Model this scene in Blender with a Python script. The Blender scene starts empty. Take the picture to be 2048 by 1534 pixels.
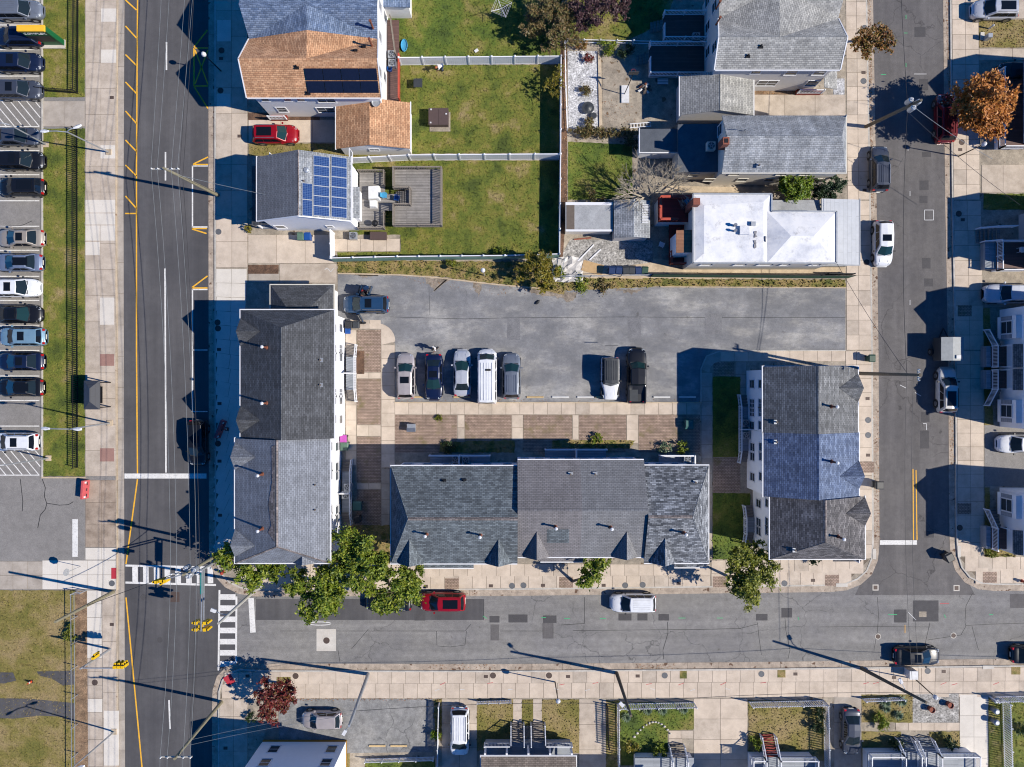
import bpy, bmesh, math, random
import numpy as np
from mathutils import Vector, Matrix
random.seed(7)
RNG = np.random.default_rng(7)
sc = bpy.context.scene
# ------------------------------------------------------------------ camera, sky, sun, exposure
CAM_H = 76.0            # drone height above the street
GSD = 0.052             # metres on the ground for one photograph pixel
CX, CY = 1024, 767
cam_d = bpy.data.cameras.new('camera')
cam = bpy.data.objects.new('camera', cam_d)
sc.collection.objects.link(cam)
cam.location = (0, 0, CAM_H)
cam.rotation_euler = (0, 0, 0)
cam_d.sensor_width = 36
cam_d.lens = 36 * CAM_H / (2048 * GSD)
cam_d.clip_end = 2000
sc.camera = cam
SUN_EL, SUN_OFF = math.radians(40), math.radians(12.5)
world = bpy.data.worlds.new('World')
sc.world = world
world.use_nodes = True
wn = world.node_tree
sky = wn.nodes.new('ShaderNodeTexSky')
sky.sky_type = 'NISHITA'
sky.sun_disc = False
sky.sun_elevation = SUN_EL
sky.sun_rotation = math.radians(90) + SUN_OFF
sky.air_density = 0.5
sky.dust_density = 0.0
sky.ozone_density = 10.0
bg = wn.nodes['Background']
bg.inputs[1].default_value = 0.148
hs = wn.nodes.new('ShaderNodeHueSaturation')
hs.inputs['Saturation'].default_value = 1.22
wn.links.new(sky.outputs[0], hs.inputs['Color'])
wn.links.new(hs.outputs[0], bg.inputs[0])
sun_d = bpy.data.lights.new('sun', 'SUN')
sun_d.energy = 5.0
sun_d.angle = math.radians(0.5)
sun_d.color = (1.0, 0.935, 0.83)
sun = bpy.data.objects.new('sun', sun_d)
sc.collection.objects.link(sun)
to_sun = Vector((math.cos(SUN_EL) * math.cos(SUN_OFF), -math.cos(SUN_EL) * math.sin(SUN_OFF), math.sin(SUN_EL)))
sun.rotation_euler = to_sun.to_track_quat('Z', 'Y').to_euler()
vs = sc.view_settings
vs.view_transform = 'Standard'
vs.look = 'None'
vs.exposure = 0.40
vs.gamma = 1.0
vs.use_curve_mapping = False
sc.cycles.max_bounces = 5
sc.cycles.diffuse_bounces = 2
sc.cycles.filter_width = 1.1
sc.cycles.glossy_bounces = 2
sc.cycles.transmission_bounces = 3
sc.cycles.transparent_max_bounces = 6
COL = sc.collection

# ------------------------------------------------------------------ colours and materials
def lin(v):
    v /= 255.0
    return v / 12.92 if v <= 0.04045 else ((v + 0.055) / 1.055) ** 2.4
def C(r, g, b, f=0.70):
    return (min(lin(r) * f, .82), min(lin(g) * f, .82), min(lin(b) * f, .82), 1)
MATS = {}
class NT:
    def __init__(s, name, rough=0.8, metal=0.0):
        s.m = bpy.data.materials.new(name)
        s.m.use_nodes = True
        s.t = s.m.node_tree
        s.b = s.t.nodes['Principled BSDF']
        s.b.inputs['Roughness'].default_value = rough
        s.b.inputs['Metallic'].default_value = metal
        MATS[name] = s.m
    def n(s, typ, **kw):
        nd = s.t.nodes.new(typ)
        for k, v in kw.items():
            if k.startswith('i_'):
                key = k[2:]
                nd.inputs[int(key) if key.isdigit() else key.replace('_', ' ')].default_value = v
            else:
                setattr(nd, k, v)
        return nd
    def l(s, a, b):
        s.t.links.new(a, b)
    def pos(s):
        return s.n('ShaderNodeNewGeometry').outputs['Position']
    def noise(s, vec, scale, detail=4, rough=.6):
        nd = s.n('ShaderNodeTexNoise', i_Scale=scale, i_Detail=detail, i_Roughness=rough)
        s.l(vec, nd.inputs['Vector'])
        return nd.outputs['Fac']
    def ramp(s, fac, stops):
        nd = s.n('ShaderNodeValToRGB')
        e = nd.color_ramp.elements
        while len(e) < len(stops):
            e.new(0.5)
        for el, (p, c) in zip(e, stops):
            el.position = p
            el.color = c if len(c) == 4 else (*c, 1)
        s.l(fac, nd.inputs[0])
        return nd.outputs[0]
    def mix(s, fac, a, b, mode='MIX'):
        nd = s.n('ShaderNodeMix', data_type='RGBA', blend_type=mode)
        for sock, v in ((nd.inputs[0], fac), (nd.inputs[6], a), (nd.inputs[7], b)):
            if hasattr(v, 'links'):
                s.l(v, sock)
            else:
                sock.default_value = v
        return nd.outputs[2]
    def math(s, op, a, b=0.5):
        nd = s.n('ShaderNodeMath', operation=op)
        for sock, v in ((nd.inputs[0], a), (nd.inputs[1], b)):
            if hasattr(v, 'links'):
                s.l(v, sock)
            else:
                sock.default_value = v
        return nd.outputs[0]
    def base(s, col):
        if hasattr(col, 'links'):
            s.l(col, s.b.inputs['Base Color'])
        else:
            s.b.inputs['Base Color'].default_value = col
    def bump(s, h, strength=.4, dist=.02):
        nd = s.n('ShaderNodeBump', i_Strength=strength, i_Distance=dist)
        s.l(h, nd.inputs['Height'])
        s.l(nd.outputs[0], s.b.inputs['Normal'])
def sc_(c, f):
    return (min(c[0] * f, .85), min(c[1] * f, .85), min(c[2] * f, .85), 1)
def plain(name, col, rough=.6, metal=0.0, var=0.12, scale=3.0, coat=0):
    t = NT(name, rough, metal)
    p = t.pos()
    t.base(t.ramp(t.noise(p, scale), [(.3, sc_(col, 1 - var)), (.7, sc_(col, 1 + var))]))
    if coat:
        t.b.inputs['Coat Weight'].default_value = coat
        t.b.inputs['Coat Roughness'].default_value = .04
    return t.m
def ground(name, col, col2=None, s1=.12, s2=1.5, s3=14, v=(.16, .10, .16), rough=.9, bump=.3, cracks=0, spots=None, lanes=None):
    """mottled ground: large stains, medium blotches, fine grain, thin cracks"""
    t = NT(name, rough)
    p = t.pos()
    col2 = col2 or sc_(col, 1.25)
    big = t.ramp(t.noise(p, s1, 5, .65), [(.35, col), (.68, col2)])
    med = t.ramp(t.noise(p, s2, 5, .7), [(.3, (1 - v[1] * 2,) * 3), (.7, (1 + v[1],) * 3)])
    fine = t.noise(p, s3, 3, .8)
    fr = t.ramp(fine, [(.25, (1 - v[2] * 2,) * 3), (.75, (1 + v[2],) * 3)])
    c = t.mix(1, big, med, 'MULTIPLY')
    c = t.mix(1, c, fr, 'MULTIPLY')
    if spots:
        f = t.ramp(t.noise(p, spots[1], 3, .5), [(spots[2], (0, 0, 0)), (min(spots[2] + .06, 1), (1, 1, 1))])
        c = t.mix(f, c, spots[0])
    if cracks:
        w = t.n('ShaderNodeTexNoise', i_Scale=.5, i_Detail=4)
        t.l(p, w.inputs['Vector'])
        wv = t.n('ShaderNodeVectorMath', operation='SCALE', i_Scale=2.2)
        t.l(w.outputs['Color'], wv.inputs[0])
        ad = t.n('ShaderNodeVectorMath', operation='ADD')
        t.l(p, ad.inputs[0])
        t.l(wv.outputs[0], ad.inputs[1])
        vo = t.n('ShaderNodeTexVoronoi', feature='DISTANCE_TO_EDGE', i_Scale=cracks)
        t.l(ad.outputs[0], vo.inputs['Vector'])
        f = t.ramp(vo.outputs['Distance'], [(0.0, (1, 1, 1)), (.011 * cracks / .25, (0, 0, 0))])
        mask = t.ramp(t.noise(p, .09, 2), [(.47, (0, 0, 0)), (.56, (.75, .75, .75))])
        c = t.mix(t.mix(1, f, mask, 'MULTIPLY'), c, sc_(col, .28))
    if lanes:     # tyre tracks: long faint bands along the road
        mp = t.n('ShaderNodeMapping')
        mp.inputs['Scale'].default_value = lanes
        t.l(p, mp.inputs[0])
        tr = t.ramp(t.noise(mp.outputs[0], 1.0, 4, .65), [(.32, (.86,) * 3), (.5, (1.0,) * 3), (.68, (1.22,) * 3)])
        c = t.mix(1, c, tr, 'MULTIPLY')
    t.base(c)
    t.bump(fine, bump, .01)
    return t.m
def grass_mat(name, cols, sc1=.35):
    t = NT(name, .9)
    p = t.pos()
    a = t.ramp(t.noise(p, sc1, 5, .65), [(.36, cols[0]), (.46, cols[1]), (.56, cols[2]), (.68, cols[3])])
    geo = t.n('ShaderNodeNewGeometry')
    r = t.ramp(geo.outputs['Random Per Island'], [(0, (.5,) * 3), (1, (1.42,) * 3)])
    f = t.ramp(t.noise(p, 7, 4, .8), [(.3, (.5,) * 3), (.7, (1.32,) * 3)])
    c = t.mix(1, t.mix(1, a, r, 'MULTIPLY'), f, 'MULTIPLY')
    t.base(c)
    t.bump(t.noise(p, 12, 3, .8), .6, .05)
    return t.m
def leaf_mat(name, cols, trans=.25):
    t = NT(name, .55)
    geo = t.n('ShaderNodeNewGeometry')
    n = len(cols)
    a = t.ramp(geo.outputs['Random Per Island'], [(i / max(n - 1, 1), c) for i, c in enumerate(cols)])
    p = t.pos()
    f = t.ramp(t.noise(p, .9, 3), [(.3, (.7,) * 3), (.7, (1.25,) * 3)])
    c = t.mix(1, a, f, 'MULTIPLY')
    t.base(c)
    tr = t.n('ShaderNodeBsdfTranslucent')
    t.l(c, tr.inputs[0])
    mx = t.n('ShaderNodeMixShader')
    mx.inputs[0].default_value = trans
    t.l(t.b.outputs[0], mx.inputs[1])
    t.l(tr.outputs[0], mx.inputs[2])
    t.l(mx.outputs[0], t.t.nodes['Material Output'].inputs[0])
    return t.m
def shingle(name, col, col2=None, v=.22, w=.36, h=.17, streak=.12):
    """asphalt shingles: courses along the eave from the metre UVs, tab to tab colour change, weather streaks"""
    t = NT(name, .92)
    uv = t.n('ShaderNodeUVMap').outputs[0]
    col2 = col2 or sc_(col, 1 + 2.2 * v)
    br = t.n('ShaderNodeTexBrick', offset=.5, i_Scale=1.0, i_Mortar_Size=.018, i_Mortar_Smooth=.3, i_Bias=0.0, i_Brick_Width=w, i_Row_Height=h)
    t.l(uv, br.inputs['Vector'])
    br.inputs['Color1'].default_value = sc_(col, 1 - v)
    br.inputs['Color2'].default_value = col2
    br.inputs['Mortar'].default_value = sc_(col, .42)
    p = t.pos()
    st = t.ramp(t.noise(p, .5, 5, .65), [(.3, (1 - streak * 1.6,) * 3), (.7, (1 + streak,) * 3)])
    fi = t.ramp(t.noise(p, 9, 3, .8), [(.25, (1 - v * .8,) * 3), (.75, (1 + v * .8,) * 3)])
    mp = t.n('ShaderNodeMapping')
    mp.inputs['Scale'].default_value = (1.6, .16, 1)
    t.l(uv, mp.inputs[0])
    run = t.ramp(t.noise(mp.outputs[0], 1.0, 4, .7), [(.3, (1 - streak * 1.8,) * 3), (.68, (1 + streak * 1.1,) * 3)])
    b2 = t.n('ShaderNodeTexBrick', offset=.33, i_Scale=1.0, i_Mortar_Size=0.0, i_Brick_Width=w * 2.6, i_Row_Height=h)
    t.l(uv, b2.inputs['Vector'])
    b2.inputs['Color1'].default_value = (1 - v * .9,) * 3 + (1,)
    b2.inputs['Color2'].default_value = (1 + v * .9,) * 3 + (1,)
    c = t.mix(1, t.mix(1, br.outputs[0], st, 'MULTIPLY'), fi, 'MULTIPLY')
    t.base(t.mix(1, t.mix(1, c, run, 'MULTIPLY'), b2.outputs[0], 'MULTIPLY'))
    t.bump(br.outputs[1], -.5, .03)
    return t.m
def boards(name, col, pitch=.14, v=.12, rough=.7, line=.45, axis=1, rnd=.15):
    """siding or decking: rows of boards from the metre UVs with a dark shadow line between"""
    t = NT(name, rough)
    uv = t.n('ShaderNodeUVMap').outputs[0]
    br = t.n('ShaderNodeTexBrick', offset=.37, i_Scale=1.0, i_Mortar_Size=.012 if pitch < .2 else .016, i_Mortar_Smooth=.1, i_Brick_Width=60.0 if rnd == 0 else 3.6, i_Row_Height=pitch)
    if axis == 0:
        sw = t.n('ShaderNodeVectorRotate', rotation_type='Z_AXIS')
        sw.inputs['Angle'].default_value = math.pi / 2
        t.l(uv, sw.inputs['Vector'])
        uv = sw.outputs[0]
    t.l(uv, br.inputs['Vector'])
    br.inputs['Color1'].default_value = sc_(col, 1 - rnd)
    br.inputs['Color2'].default_value = sc_(col, 1 + rnd)
    br.inputs['Mortar'].default_value = sc_(col, line)
    p = t.pos()
    st = t.ramp(t.noise(p, 1.7, 5, .7), [(.3, (1 - v,) * 3), (.7, (1 + v,) * 3)])
    t.base(t.mix(1, br.outputs[0], st, 'MULTIPLY'))
    t.bump(br.outputs[1], -.4, .02)
    return t.m
def pavers(name, c1, c2, mortar, w=.22, h=.11, ms=.012):
    t = NT(name, .9)
    uv = t.n('ShaderNodeUVMap').outputs[0]
    br = t.n('ShaderNodeTexBrick', offset=.5, i_Scale=1.0, i_Mortar_Size=ms, i_Brick_Width=w, i_Row_Height=h)
    t.l(uv, br.inputs['Vector'])
    br.inputs['Color1'].default_value = c1
    br.inputs['Color2'].default_value = c2
    br.inputs['Mortar'].default_value = mortar
    p = t.pos()
    st = t.ramp(t.noise(p, 1.3, 6, .75), [(.3, (.62,) * 3), (.7, (1.28,) * 3)])
    weeds = t.ramp(t.noise(p, .55, 5, .75), [(.54, (0, 0, 0)), (.68, (.75, .75, .75))])
    c = t.mix(1, br.outputs[0], st, 'MULTIPLY')
    t.base(t.mix(weeds, c, C(120, 110, 65)))
    t.bump(br.outputs[1], -.5, .02)
    return t.m
def slabmat(name, col, v=.14, stain=.18):
    """poured concrete flag: each object has its own tone, with stains and fine grain"""
    t = NT(name, .9)
    oi = t.n('ShaderNodeObjectInfo').outputs['Random']
    p = t.pos()
    own = t.ramp(oi, [(0, sc_(col, 1 - v)), (.5, col), (1, sc_(col, 1 + v * .8))])
    st = t.ramp(t.noise(p, .8, 6, .72), [(.3, (1 - stain * 1.5, 1 - stain * 1.6, 1 - stain * 1.7)), (.62, (1.06,) * 3)])
    fine = t.noise(p, 16, 3, .8)
    fi = t.ramp(fine, [(.25, (.84,) * 3), (.75, (1.1,) * 3)])
    dots = t.ramp(t.noise(p, 5, 2, .5), [(.70, (0, 0, 0)), (.76, (.45, .45, .45))])
    c = t.mix(1, t.mix(1, own, st, 'MULTIPLY'), fi, 'MULTIPLY')
    t.base(t.mix(dots, c, sc_(col, .45)))
    t.bump(fine, .25, .01)
    return t.m
def paint(name, col, metal=.35, rough=.36):
    t = NT(name, rough, metal)
    p = t.pos()
    t.base(t.ramp(t.noise(p, 2.0, 4), [(.3, sc_(col, .92)), (.7, sc_(col, 1.06))]))
    t.b.inputs['Coat Weight'].default_value = .4
    t.b.inputs['Coat Roughness'].default_value = .12
    return t.m
def lot_mat(name):
    """worn car park: pale sealcoat streaks along the driving lanes, grain, hairline cracks and oil drips"""
    t = NT(name, .9)
    p = t.pos()
    mp = t.n('ShaderNodeMapping')
    mp.inputs['Scale'].default_value = (.2, .5, 1)
    t.l(p, mp.inputs[0])
    a = t.ramp(t.noise(mp.outputs[0], 1.0, 6, .7), [(.34, C(130, 131, 135)), (.50, C(144, 144, 146)), (.61, C(170, 168, 165)), (.76, C(190, 187, 183))])
    b = t.ramp(t.noise(p, .3, 7, .8), [(.3, (.76,) * 3), (.48, (.95,) * 3), (.62, (1.24,) * 3), (.72, (1.32,) * 3)])
    f = t.noise(p, 15, 3, .85)
    fr = t.ramp(f, [(.25, (.68,) * 3), (.75, (1.2,) * 3)])
    c = t.mix(1, t.mix(1, a, b, 'MULTIPLY'), fr, 'MULTIPLY')
    oil = t.ramp(t.noise(p, .9, 4, .6), [(.66, (0, 0, 0)), (.74, (.55, .55, .55))])
    t.base(t.mix(oil, c, C(84, 82, 82)))
    t.bump(f, .3, .01)
    return t.m
def road_paint(name, col):
    """worn marking paint: the asphalt shows where it has rubbed off"""
    t = NT(name, .8)
    p = t.pos()
    f = t.ramp(t.noise(p, 6, 5, .8), [(.52, (0, 0, 0)), (.72, (.75, .75, .75))])
    big = t.ramp(t.noise(p, 1.1, 3), [(.3, (.86,) * 3), (.7, (1.05,) * 3)])
    t.base(t.mix(f, t.mix(1, col, big, 'MULTIPLY'), C(112, 110, 108)))
    return t.m

ground('asphalt_main', C(86, 85, 88), C(106, 104, 105), v=(.1, .06, .14), lanes=(.8, .03, 1))
ground('asphalt_street', C(144, 142, 142), C(160, 157, 152), v=(.12, .12, .22), cracks=.24, lanes=(.05, .7, 1), spots=(C(112, 108, 104), 1.0, .70))
ground('asphalt_side', C(108, 105, 106), C(124, 120, 118), v=(.12, .1, .18), cracks=.12, spots=(C(190, 185, 180), 8, .74), lanes=(.7, .04, 1))
ground('asphalt_lot', C(148, 150, 156), C(202, 201, 200), s1=.22, v=(.2, .16, .24), cracks=.12, spots=(C(96, 94, 94), 1.1, .70))
ground('asphalt_pale', C(150, 146, 142), C(162, 158, 154), v=(.1, .08, .2))
ground('asphalt_patch', C(88, 86, 88), C(96, 94, 95), v=(.1, .1, .2))
ground('asphalt_drive', C(150, 150, 150), C(176, 174, 170), s1=.3, v=(.1, .2, .2), cracks=.2)
ground('soil', C(96, 78, 58), C(128, 104, 76), s1=.5, v=(.2, .25, .3))
ground('mulch', C(112, 84, 66), C(144, 110, 86), s1=.9, v=(.2, .3, .35), s3=10)
ground('leaf_litter', C(160, 128, 98), C(192, 160, 126), s1=.9, v=(.2, .3, .4), s3=9)
ground('gutter', C(192, 174, 156), C(210, 194, 176), s1=.4, v=(.1, .2, .16), spots=(C(110, 84, 66), 1.6, .62))
ground('joint', C(128, 114, 98), C(142, 128, 110))
ground('dirt', C(160, 146, 130), C(186, 172, 156), s1=.8, v=(.2, .3, .3))
ground('kerb', C(206, 200, 190), C(224, 218, 208), s1=.7, v=(.1, .12, .12))
ground('concrete_old', C(172, 160, 144), C(200, 187, 168), s1=.5, v=(.15, .2, .2), spots=(C(120, 100, 78), 1.3, .64))
ground('concrete_tan', C(212, 190, 160), C(228, 208, 180), s1=.4, v=(.1, .12, .12), spots=(C(150, 118, 86), 1.8, .68))
ground('concrete_new', C(220, 212, 200), C(232, 226, 216), s1=.5, v=(.06, .06, .08))
ground('gravel_white', C(218, 218, 222), C(250, 250, 252), s1=2.5, v=(.1, .22, .4), s3=6, bump=.8, rough=.95)
ground('gravel_grey', C(180, 176, 170), C(216, 212, 206), s1=2.5, v=(.1, .22, .42), s3=6, bump=.8)
slabmat('slab_tan', C(226, 209, 190), v=.06, stain=.13)
slabmat('slab_tan2', C(214, 199, 182), v=.06, stain=.2)
slabmat('slab_grey', C(196, 185, 172), v=.06)
slabmat('slab_white', C(236, 228, 216), v=.03, stain=.05)
slabmat('slab_aggregate', C(186, 168, 150), v=.06, stain=.3)
slabmat('slab_brick', C(176, 136, 124), v=.05, stain=.12)
pavers('pavers', C(190, 165, 148), C(170, 146, 130), C(112, 95, 80), .3, .15, .02)
grass_mat('lawn', [C(80, 94, 30), C(110, 121, 40), C(134, 131, 54), C(170, 150, 104)])
grass_mat('lawn_dry', [C(122, 118, 52), C(142, 130, 68), C(160, 142, 92), C(168, 146, 104)])
grass_mat('lawn_green', [C(74, 94, 30), C(98, 118, 36), C(120, 127, 46), C(150, 138, 78)])
grass_mat('weeds', [C(96, 102, 44), C(140, 130, 66), C(170, 146, 98), C(110, 112, 44)], .8)
leaf_mat('leaf_green', [C(78, 104, 24), C(112, 140, 34), C(146, 164, 44), C(180, 186, 60), C(94, 120, 28)], .35)
leaf_mat('leaf_olive', [C(104, 116, 34), C(138, 148, 46), C(166, 168, 58), C(122, 128, 42)], .35)
leaf_mat('leaf_bright', [C(64, 98, 16), C(104, 136, 22), C(150, 168, 34), C(84, 116, 22)])
leaf_mat('leaf_dark', [C(30, 52, 24), C(46, 72, 34), C(64, 92, 46)])
leaf_mat('leaf_orange', [C(186, 112, 40), C(224, 146, 62), C(240, 164, 80), C(206, 124, 48), C(196, 142, 46)])
leaf_mat('leaf_autumn', [C(140, 118, 44), C(176, 120, 70), C(112, 112, 38), C(160, 96, 56)])
leaf_mat('leaf_red', [C(120, 40, 40), C(150, 62, 54), C(104, 32, 36), C(130, 100, 44)])
leaf_mat('leaf_purple', [C(70, 46, 52), C(98, 66, 70), C(84, 56, 60), C(112, 84, 78)])
leaf_mat('leaf_brown', [C(138, 114, 74), C(112, 106, 58), C(160, 132, 84), C(104, 114, 52), C(146, 108, 78)])
leaf_mat('leaf_yellow', [C(126, 120, 30), C(160, 146, 34), C(100, 108, 32), C(178, 150, 44)])
leaf_mat('leaf_agave', [C(96, 122, 96), C(124, 146, 116), C(140, 150, 110)], .1)
leaf_mat('leaf_fallen', [C(150, 100, 66), C(178, 128, 86), C(120, 84, 58), C(190, 146, 92)], .0)
plain('bark', C(120, 104, 88), .9, var=.3, scale=8)
plain('bark_pale', C(184, 172, 152), .9, var=.25, scale=8)
plain('white_paint', C(238, 238, 240, .78), .5, var=.04)
plain('white_vinyl', C(242, 243, 246, .80), .38, var=.03, scale=.8)
plain('cream_trim', C(232, 226, 212), .5, var=.05)
plain('black_metal', (.012, .012, .014, 1), .45, .3)
plain('dark_plastic', (.02, .021, .023, 1), .5)
plain('bin_dark', C(62, 66, 70), .5)
plain('bin_green', C(52, 84, 66), .5)
plain('bin_navy', C(36, 60, 104), .45)
plain('roof_soot', C(150, 148, 150), .8, var=.3, scale=6)
plain('bin_blue', C(24, 82, 160), .45)
plain('steel', C(176, 180, 186), .38, .75)
plain('galvanised', C(196, 200, 204), .42, .5)
plain('rust', C(132, 76, 54), .9, var=.35, scale=9)
plain('lead_patch', C(112, 100, 90), .8)
plain('wood_pole', C(146, 138, 112), .9, var=.2, scale=5)
plain('wood_pole_dark', C(110, 100, 84), .9, var=.25, scale=5)
plain('pole_concrete', C(190, 186, 176), .8, var=.12)
plain('wire', C(150, 156, 158), .5, .3)
plain('wire_dark', (.02, .02, .022, 1), .6)
plain('base_ochre', C(176, 128, 40), .8)
plain('trailer_grey', C(150, 156, 160), .5)
plain('yellow_signal', C(240, 194, 16, .75), .45, var=.05)
plain('lamp_white', C(236, 236, 236), .35)
plain('sign_green', C(14, 104, 58), .5)
plain('sign_street', C(20, 128, 124), .5)
plain('sign_yellow', C(250, 190, 50, .85), .5, var=.06)
plain('red_pad', C(196, 50, 66), .8, var=.15, scale=10)
plain('red_plastic', C(206, 92, 96), .5, var=.15, scale=4)
plain('hydrant_red', C(170, 60, 40), .5)
plain('orange_cone', C(226, 84, 40), .5)
plain('blue_plastic', C(80, 170, 214), .4)
plain('pink_plastic', C(206, 90, 190), .4)
plain('green_plastic', C(96, 126, 108), .5)
plain('teal_metal', C(60, 110, 104), .5)
plain('brown_lid', C(92, 74, 70), .6, var=.06)
plain('brick_red', C(150, 88, 70), .9, var=.25, scale=9)
plain('cloth_white', C(240, 240, 238), .9, var=.06)
plain('cloth_black', (.016, .016, .018, 1), .9)
plain('cloth_red', C(150, 36, 40), .9)
plain('cloth_blue', C(52, 84, 130), .9)
plain('cloth_orange', C(190, 110, 66), .9)
plain('skin', C(178, 130, 104), .6)
plain('hair_dark', (.02, .014, .01, 1), .8)
plain('tarp', C(214, 210, 206), .6, var=.2, scale=1.6)
plain('plywood', C(202, 168, 122), .8, var=.1)
plain('manhole_iron', C(98, 82, 74), .7, .2, var=.25, scale=12)
plain('manhole_grey', C(112, 114, 118), .7, .2, var=.2, scale=12)
plain('tar', (.016, .016, .017, 1), .7)
plain('spray_green', C(70, 200, 130), .8)
plain('spray_white', C(225, 225, 225), .8)
plain('spray_red', C(214, 92, 96), .8)
plain('wheel_stop_tan', C(222, 192, 142), .8, var=.15)
plain('wheel_stop_white', C(236, 234, 230), .8, var=.1)
plain('tyre', (.013, .013, .014, 1), .8)
plain('rim', C(178, 180, 184), .3, .8)
plain('headlamp', C(214, 220, 224), .12, .2, coat=1)
plain('taillamp', C(176, 16, 24, .9), .15, coat=1)
road_paint('line_white', C(238, 236, 232, .78))
road_paint('line_yellow', C(246, 184, 44, .85))
boards('siding_white', C(250, 250, 251, .84), .12, v=.03, line=.86, rnd=0)
boards('siding_cream', C(240, 238, 234, .84), .12, v=.03, line=.8, rnd=0)
boards('siding_grey', C(216, 212, 208, .8), .12, v=.04, line=.8, rnd=0)
boards('siding_tan', C(232, 224, 210, .8), .12, v=.04, line=.8, rnd=0)
boards('deck_grey', C(156, 151, 146), .14, v=.2, axis=1)
boards('deck_dark', C(112, 84, 78), .14, v=.15, axis=1)
boards('deck_red', C(150, 52, 40), .14, v=.15, axis=1)
boards('deck_brown', C(176, 124, 92), .14, v=.12, axis=0)
boards('porch_blue', C(166, 172, 180), .12, v=.08, axis=1)
boards('stair_wood', C(140, 132, 126), .28, v=.12, axis=1)
plain('rail_red', C(196, 80, 58), .7, var=.15)
plain('rail_grey', C(146, 136, 124), .85, var=.2, scale=6)
lot_mat('asphalt_car_park')
ground('lot_repair', C(134, 134, 138), C(152, 152, 154), v=(.1, .12, .24))
shingle('shingle_charcoal', C(84, 86, 90), v=.18)
shingle('shingle_silver', C(138, 142, 150), v=.10, streak=.10)
shingle('shingle_slate', C(98, 106, 112), C(132, 141, 146), v=.16)
shingle('shingle_stone', C(136, 132, 133), v=.07, streak=.08)
shingle('shingle_stone2', C(138, 138, 140), v=.07, streak=.08)
shingle('shingle_mottled', C(92, 97, 105), C(168, 172, 178), v=.3, w=.42)
shingle('shingle_dark', C(120, 121, 122), v=.2)
shingle('shingle_blue', C(94, 110, 142), C(134, 150, 180), v=.12)
shingle('shingle_brown', C(98, 95, 97), C(138, 134, 134), v=.24)
shingle('shingle_sky', C(104, 126, 160), C(142, 160, 188), v=.14)
shingle('shingle_orange', C(206, 152, 112), C(232, 182, 140), v=.11)
shingle('shingle_pale', C(168, 168, 166), C(198, 197, 192), v=.10)
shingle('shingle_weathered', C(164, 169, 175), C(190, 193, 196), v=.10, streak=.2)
shingle('shingle_taupe', C(140, 128, 118), v=.14)
shingle('ridge_grey', C(132, 122, 118), v=.25, w=.3, h=.3)
t = NT('roof_white', .55)
pp = t.pos()
c_ = t.ramp(t.noise(pp, .5, 6, .7), [(.3, C(200, 204, 214, .70)), (.48, C(240, 241, 244, .70)), (.62, C(252, 251, 250, .72))])
t.base(t.mix(t.ramp(t.noise(pp, 1.2, 5, .8), [(.56, (0, 0, 0)), (.74, (.6, .6, .6))]), c_, C(150, 147, 146)))
t.bump(t.noise(pp, 2.5, 4, .6), .25, .03)
boards('roof_metal', C(196, 200, 206), .45, v=.08, rough=.5, line=.7, axis=1, rnd=.03)
boards('roof_black', C(66, 68, 74), .42, v=.08, rough=.5, line=.5, axis=1, rnd=.05)
ground('roof_felt', C(176, 178, 180), C(198, 200, 202), s1=.5, v=(.1, .1, .14))
ground('roof_felt_shaded', C(92, 98, 108), C(110, 116, 124), s1=.5, v=(.1, .1, .14))  # darker, bluer copy of the felt: shade on these roofs put into the colour
def glass(name, col, rough=.04):
    t = NT(name, rough)
    t.base(col)
    t.b.inputs['Specular IOR Level'].default_value = .35
    return t.m
glass('glass', (.012, .02, .026, 1))
glass('glass_teal', (.012, .036, .04, 1))
glass('glass_dark', (.006, .008, .012, 1))
glass('window_pane', (.03, .04, .05, 1))
t = NT('solar_cells', .18)
uv = t.n('ShaderNodeUVMap').outputs[0]
br = t.n('ShaderNodeTexBrick', offset=0.0, i_Scale=1.0, i_Mortar_Size=.012, i_Brick_Width=.16, i_Row_Height=.16)
t.l(uv, br.inputs['Vector'])
br.inputs['Color1'].default_value = C(34, 60, 112)
br.inputs['Color2'].default_value = C(46, 76, 132)
br.inputs['Mortar'].default_value = C(98, 124, 166)
t.base(br.outputs[0])
t.b.inputs['Coat Weight'].default_value = .4
plain('solar_black', (.008, .010, .022, 1), .2, coat=.5)
PAINTS = {}
def P_(key, r, g, b, metal=.35, f=.75):
    PAINTS[key] = paint('paint_' + key, C(r, g, b, f), metal * .45)
P_('black', 26, 27, 31); P_('navy', 24, 36, 66); P_('blue', 14, 30, 68); P_('steelblue', 40, 74, 110)
P_('grey', 120, 128, 142, .5); P_('darkgrey', 74, 80, 94, .5); P_('silver', 200, 204, 214, .5); P_('bluegrey', 124, 138, 164, .5)
P_('white', 240, 242, 246, .05); P_('tan', 176, 166, 154, .45); P_('champagne', 188, 180, 180, .5); P_('red', 160, 10, 28, .3)
P_('maroon', 110, 18, 34, .3); P_('lightblue', 128, 164, 186, .4); P_('pearl', 214, 212, 208, .2)
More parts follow.
